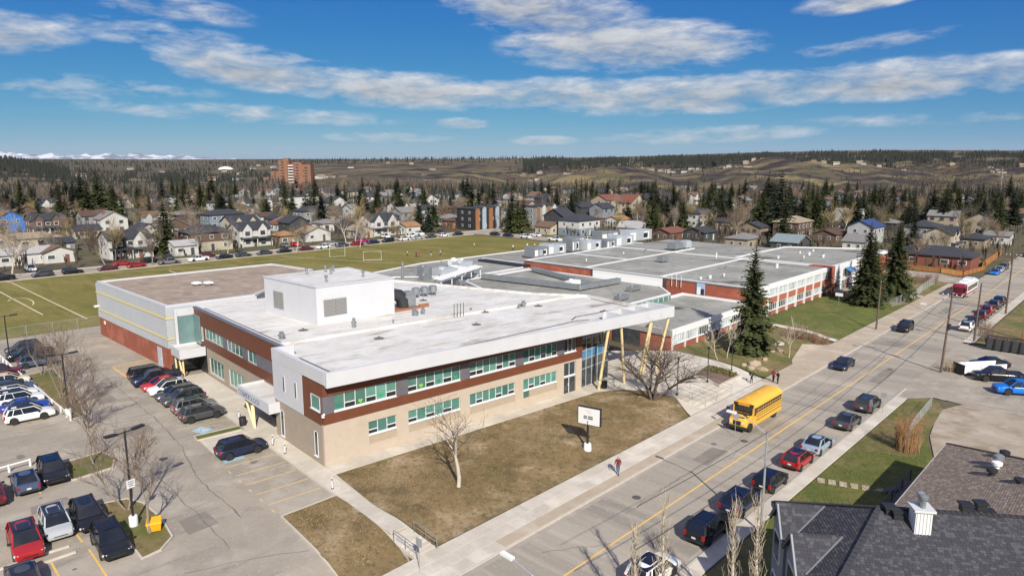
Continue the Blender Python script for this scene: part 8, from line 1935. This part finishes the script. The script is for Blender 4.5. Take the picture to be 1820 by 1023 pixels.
# trailer, dumpster, boulders, utility boxes
p = P(1713, 668, 0.05); q_ = P(1788, 664, 0.05); br_ = math.degrees(math.atan2(q_.x-p.x, q_.y-p.y)); root = thing('flatbed_trailer', 'long low white trailer behind the black pickup', 'trailer', p, math.pi/2-R(br_)); L_ = (q_-p).length
mb = MB(); mb.box(0, L_, 0, .1, .35, 1.35); mb.box(0, L_, .1, 1.9, .35, .5); mb.box(0, L_, 1.8, 1.9, .5, 1.35); mb.build('side_board', M_whiteplain, root); mb = MB(); mb.box(-.08, 0, -.05, 1.95, .2, 1.5); mb.box(L_, L_+.08, -.05, 1.95, .2, 1.5); mb.build('end_frame', M_trim, root)
p = P(1800, 625, 0.05); root = thing('skip_container', 'dark grey refuse container by the plank fence', 'container', p, math.pi/2-R(RD+90)); mb = MB(); mb.add([(-3.2, -1.1, .15), (3.2, -1.1, .15), (3.2, 1.1, .15), (-3.2, 1.1, .15), (-3.6, -1.25, 1.9), (3.6, -1.25, 1.9), (3.6, 1.25, 1.9), (-3.6, 1.25, 1.9)], [(0, 1, 5, 4), (1, 2, 6, 5), (2, 3, 7, 6), (3, 0, 4, 7), (3, 2, 1, 0)]); mb.build('tub', mat('dark_container', (.05, .055, .06), .6), root)
for k in range(7): mb = MB(); x = -3.2+k*1.06; mb.box(x-.05, x+.05, -1.36, -1.2, .2, 1.9); mb.build('rib', M_trim, root)
def boulder(label, loc, sz, seed):
    r = random.Random(seed); bm = bmesh.new(); bmesh.ops.create_icosphere(bm, subdivisions=2, radius=1.0); from mathutils import noise as mn
    for v in bm.verts: k = 1+.35*mn.noise(v.co*1.3+Vector((seed, 0, 0))); v.co = Vector((v.co.x*sz[0]*k, v.co.y*sz[1]*k, v.co.z*sz[2]*k))
    me = bpy.data.meshes.new('boulder'); bm.to_mesh(me); bm.free(); me.materials.append(mat('tan_boulder', (0.42, .33, .22), .9, (.30, .24, .17), 2, .9, .3, 6)); o = link('boulder', me, None, loc, r.uniform(0, 3)); tag(o, label, 'boulder', 'landscape boulders')
for k, (px, py, s) in enumerate(((1341, 649, 1.0), (1355, 659, .8), (1335, 656, .7), (1322, 651, .5), (1386, 625, .7), (1372, 627, .45), (1360, 640, .5))): boulder('tan boulder on the spruce lawn, %s' % ('largest one', 'rounded one nearest the sidewalk', 'low one beside the largest', 'small one toward the birches', 'flat one under the lone birch', 'small one beside the flat one', 'small one behind the largest')[k], G(px, py, .2), (s, s*.75, s*.55), k+1)
root = thing('manhole_cover', 'pale round concrete cover on the spruce lawn', 'cover', G(1383, 612, .1), 0); mb = MB(); mb.lathe([(.9, 0), (.9, .18), (.8, .24), (.3, .24)], 16); mb.build('ring', M_walk, root, smooth=40)
for k, (px, py, lab, c) in enumerate(((1490, 543, 'white notice on the lawn fence below the brick school', M_whiteplain), (1306, 775, 'parking sign on a thin post at the school kerb', M_galv), (746, 1015, 'thin sign post at the bottom of the sidewalk', M_galv), (1568, 735, 'thin sign post at the kerb across the road', M_galv))):
    p = G(px, py, .1); root = thing('sign_post', lab, 'sign', p, math.pi/2-R(RD)); mb = MB(); mb.tube([(0, 0, -.1), (0, 0, 2.4)], .03, 6); mb.build('post', M_galv, root); mb = MB(); mb.box(-.03, .03, -.3 if k else -.7, .3 if k else .7, 1.8, 2.4); mb.build('plate', c, root)
# stepping stones on the verge
root = None
for k in range(5):
    p = W(62.0+.28*k, 20.2-.85*k, .05); mb = MB(); mb.box(-.45, .45, -.3, .3, -.05, .05); o = mb.build('stepping_stone', M_tan, None, loc=p, rz=math.pi/2-RB+R(20)); tag(o, 'pale stepping stone on the verge, %s from the sidewalk' % ordinal(k), 'paving stone', 'stepping stones')
patch('stone_path', [W(63.2, 16.2), W(63.9, 15.9), W(64.6, 13.4), W(64.2, 12.2), W(63.2, 12.2), W(63.5, 13.6)], .06, M_tan)
# goals on the field
def goal(label, loc, brg, w, h, d, r=.055):
    root = thing('football_goal', label, 'goal', loc, math.pi/2-R(brg), 'goals on the field'); mb = MB(); mb.tube([(-w/2, 0, 0), (-w/2, 0, h), (w/2, 0, h), (w/2, 0, 0)], r, 6); mb.build('frame', M_whiteplain, root); mb = MB()
    for sg in (-1, 1): mb.tube([(sg*w/2, 0, h), (sg*w/2, d, .05), (sg*w/2, 0, .05)], r*.8, 5)
    mb.tube([(-w/2, d, .05), (w/2, d, .05)], r*.8, 5); mb.build('back_frame', M_whiteplain, root)
goal('white football goal in the middle of the field', G(662, 463), 78, 5.0, 2.6, 1.5); goal('small pale goal frame nearer the parked cars', G(600, 456), 60, 4.6, 3.4, .4, .028)
# people
M_skin = mat('skin', (0.45, 0.27, 0.19), .6); M_hair = mat('dark_hair', (0.02, .016, .013), .7); M_shoe = mat('dark_shoes', (.03, .03, .035), .6)
CLO = {}
def cloth(n, c): return CLO.setdefault(n, mat('cloth_'+n, c, .9, tuple(q*.8 for q in c), 6, .8))
CL = {'black': (.018, .018, .02), 'navy': (.02, .03, .07), 'red': (.35, .02, .03), 'blue jeans': (.06, .10, .20), 'white': (.70, .70, .68), 'grey': (.16, .16, .17), 'maroon': (.16, .02, .03), 'pink': (.45, .2, .2)}
def person_mesh(pose, top, bottom, seed):
    r = random.Random(seed); st = {'walk': .26, 'stand': .07, 'bend': .10}[pose]; lean = .35 if pose == 'bend' else .03
    J = {'pelvis': (0, 0, .95), 'spine': (lean*.5, 0, 1.18), 'chest': (lean*.9, 0, 1.38), 'neck': (lean*1.15, 0, 1.52), 'head': (lean*1.3+.02, 0, 1.62), 'crown': (lean*1.35+.02, 0, 1.74)}
    R_ = {'pelvis': .15, 'spine': .135, 'chest': .155, 'neck': .06, 'head': .10, 'crown': .075}; E = [('pelvis', 'spine'), ('spine', 'chest'), ('chest', 'neck'), ('neck', 'head'), ('head', 'crown')]
    for sg, n in ((1, 'l'), (-1, 'r')):
        f = st*sg; J['hip'+n] = (0, sg*.10, .90); J['knee'+n] = (f*.55+.03, sg*.11, .49); J['ank'+n] = (f*.9-.03, sg*.11, .09); J['toe'+n] = (f*.9+.14, sg*.12, .05)
        R_.update({'hip'+n: .105, 'knee'+n: .068, 'ank'+n: .048, 'toe'+n: .045}); E += [('pelvis', 'hip'+n), ('hip'+n, 'knee'+n), ('knee'+n, 'ank'+n), ('ank'+n, 'toe'+n)]
        a = -f*.7; fw = .22 if pose != 'walk' or sg > 0 else 0
        J['sho'+n] = (lean*.95, sg*.19, 1.42); J['elb'+n] = (lean*.8+a*.4, sg*.26, 1.14); J['wri'+n] = (lean*.9+a*.7+fw, sg*(.22 if fw else .27), 1.02 if fw else .90)
        R_.update({'sho'+n: .075, 'elb'+n: .05, 'wri'+n: .034}); E += [('chest', 'sho'+n), ('sho'+n, 'elb'+n), ('elb'+n, 'wri'+n)]
        b = Vector(J['wri'+n]); 
        J['palm'+n] = (b.x+.04, b.y, b.z-.06); R_['palm'+n] = .032; E.append(('wri'+n, 'palm'+n))
        for k in range(4): J['f%d' % k+n] = (b.x+.05+.01*k, b.y-sg*.02+sg*.014*k, b.z-.14-.012*(k in (1, 2))); R_['f%d' % k+n] = .009; E.append(('palm'+n, 'f%d' % k+n))
        J['th'+n] = (b.x+.09, b.y-sg*.03, b.z-.07); R_['th'+n] = .010; E.append(('palm'+n, 'th'+n))
    keys = list(J); me = bpy.data.meshes.new('person_skeleton'); me.from_pydata([J[k] for k in keys], [(keys.index(a), keys.index(b)) for a, b in E], []); o = bpy.data.objects.new('person_skeleton', me); col.objects.link(o)
    md = o.modifiers.new('skin', 'SKIN'); md.use_smooth_shade = True
    for i, k in enumerate(keys): sv = me.skin_vertices[0].data[i]; sv.radius = (R_[k], R_[k]*(1.0 if k not in ('chest', 'pelvis', 'spine') else .78)); sv.use_root = (k == 'pelvis')
    o.modifiers.new('sub', 'SUBSURF').levels = 1; dg = bpy.context.evaluated_depsgraph_get(); dg.update(); out = bpy.data.meshes.new_from_object(o.evaluated_get(dg)); bpy.data.objects.remove(o)
    out.materials.clear()
    for m in (M_skin, cloth(top, CL[top]), cloth(bottom, CL[bottom]), M_hair, M_shoe): out.materials.append(m)
    hx = J['head'][0]
    for p in out.polygons:
        c = p.center; k = 1
        if c.z > 1.53: k = 3 if (c.z > 1.70 or c.x < hx-.02) else 0
        elif c.z < .12: k = 4
        elif c.z < .96 and abs(c.y) < .215: k = 2
        elif abs(c.y) > .17 and c.z < 1.03: k = 0
        p.material_index = k
    return out
PM = {}
def person(label, loc, brg, pose, top, bottom, h=1.75, pack=None, group='people', parent=None):
    k = (pose, top, bottom)
    if k not in PM: PM[k] = person_mesh(pose, top, bottom, len(PM))
    root = thing('person', label, 'person', loc, math.pi/2-R(brg), group); root.scale = (h/1.78,)*3; link('body', PM[k], root)
    if pack: mb = MB(); mb.lathe([(.10, -.24), (.16, -.18), (.17, .1), (.10, .24)], 10, (-.19, 0, 1.30)); mb.build('backpack', cloth(pack, CL[pack]), root, smooth=40)
    return root
person('person in red and black with blue jeans walking on the front sidewalk', G(1098, 845, .12), 200, 'walk', 'maroon', 'blue jeans', 1.78, 'pink')
person('person in dark clothes bending over a phone by the plaza', G(1335, 682, .12), 130, 'bend', 'navy', 'black', 1.72, 'black'); person('person in a red hooded top standing behind the school bus', G(1374, 680, .12), 60, 'stand', 'red', 'black', 1.75, 'maroon'); person('person in black standing beside the one in red', G(1382, 683, .12), 250, 'stand', 'black', 'black', 1.68)
for k, (px, py, t_, b_, po) in enumerate(((724, 455, 'white', 'black', 'walk'), (740, 457, 'maroon', 'black', 'stand'), (745, 456, 'red', 'grey', 'stand'), (766, 455, 'black', 'white', 'walk'), (783, 454, 'white', 'navy', 'walk'), (843, 440, 'white', 'grey', 'walk'), (912, 444, 'white', 'black', 'stand'), (937, 441, 'white', 'grey', 'walk'), (950, 441, 'white', 'black', 'stand'))):
    person('pupil on the field in %s top, %s' % (t_, ('left of the small group', 'left one of the pair', 'right one of the pair', 'with dark hair right of the pair', 'rightmost of the small group', 'alone beyond the group', 'by the far wing roof corner', 'second from the far wing corner', 'third from the far wing corner')[k]), G(px, py), 90+40*k, po, t_, b_, 1.72, group='pupils on the sports field')

# ---------------------------------------------------------------- thin air haze over the whole view
hz = MB(); hz.box(-90000, 90000, -3000, 75000, -400, 1700)
m = bpy.data.materials.new('thin_haze'); m.use_nodes = True; nt = m.node_tree; nt.nodes.clear()
ho = nt.nodes.new('ShaderNodeOutputMaterial'); pv = nt.nodes.new('ShaderNodeVolumePrincipled'); pv.inputs['Color'].default_value = (0.80, 0.88, 1.0, 1); pv.inputs['Density'].default_value = 0.6e-5; pv.inputs['Anisotropy'].default_value = 0.0
nt.links.new(pv.outputs[0], ho.inputs['Volume'])
o = hz.build('haze', m); tag(o, 'thin pale haze in the air over the far plain', 'haze', None, 'stuff')
scene.cycles.volume_bounces = 0
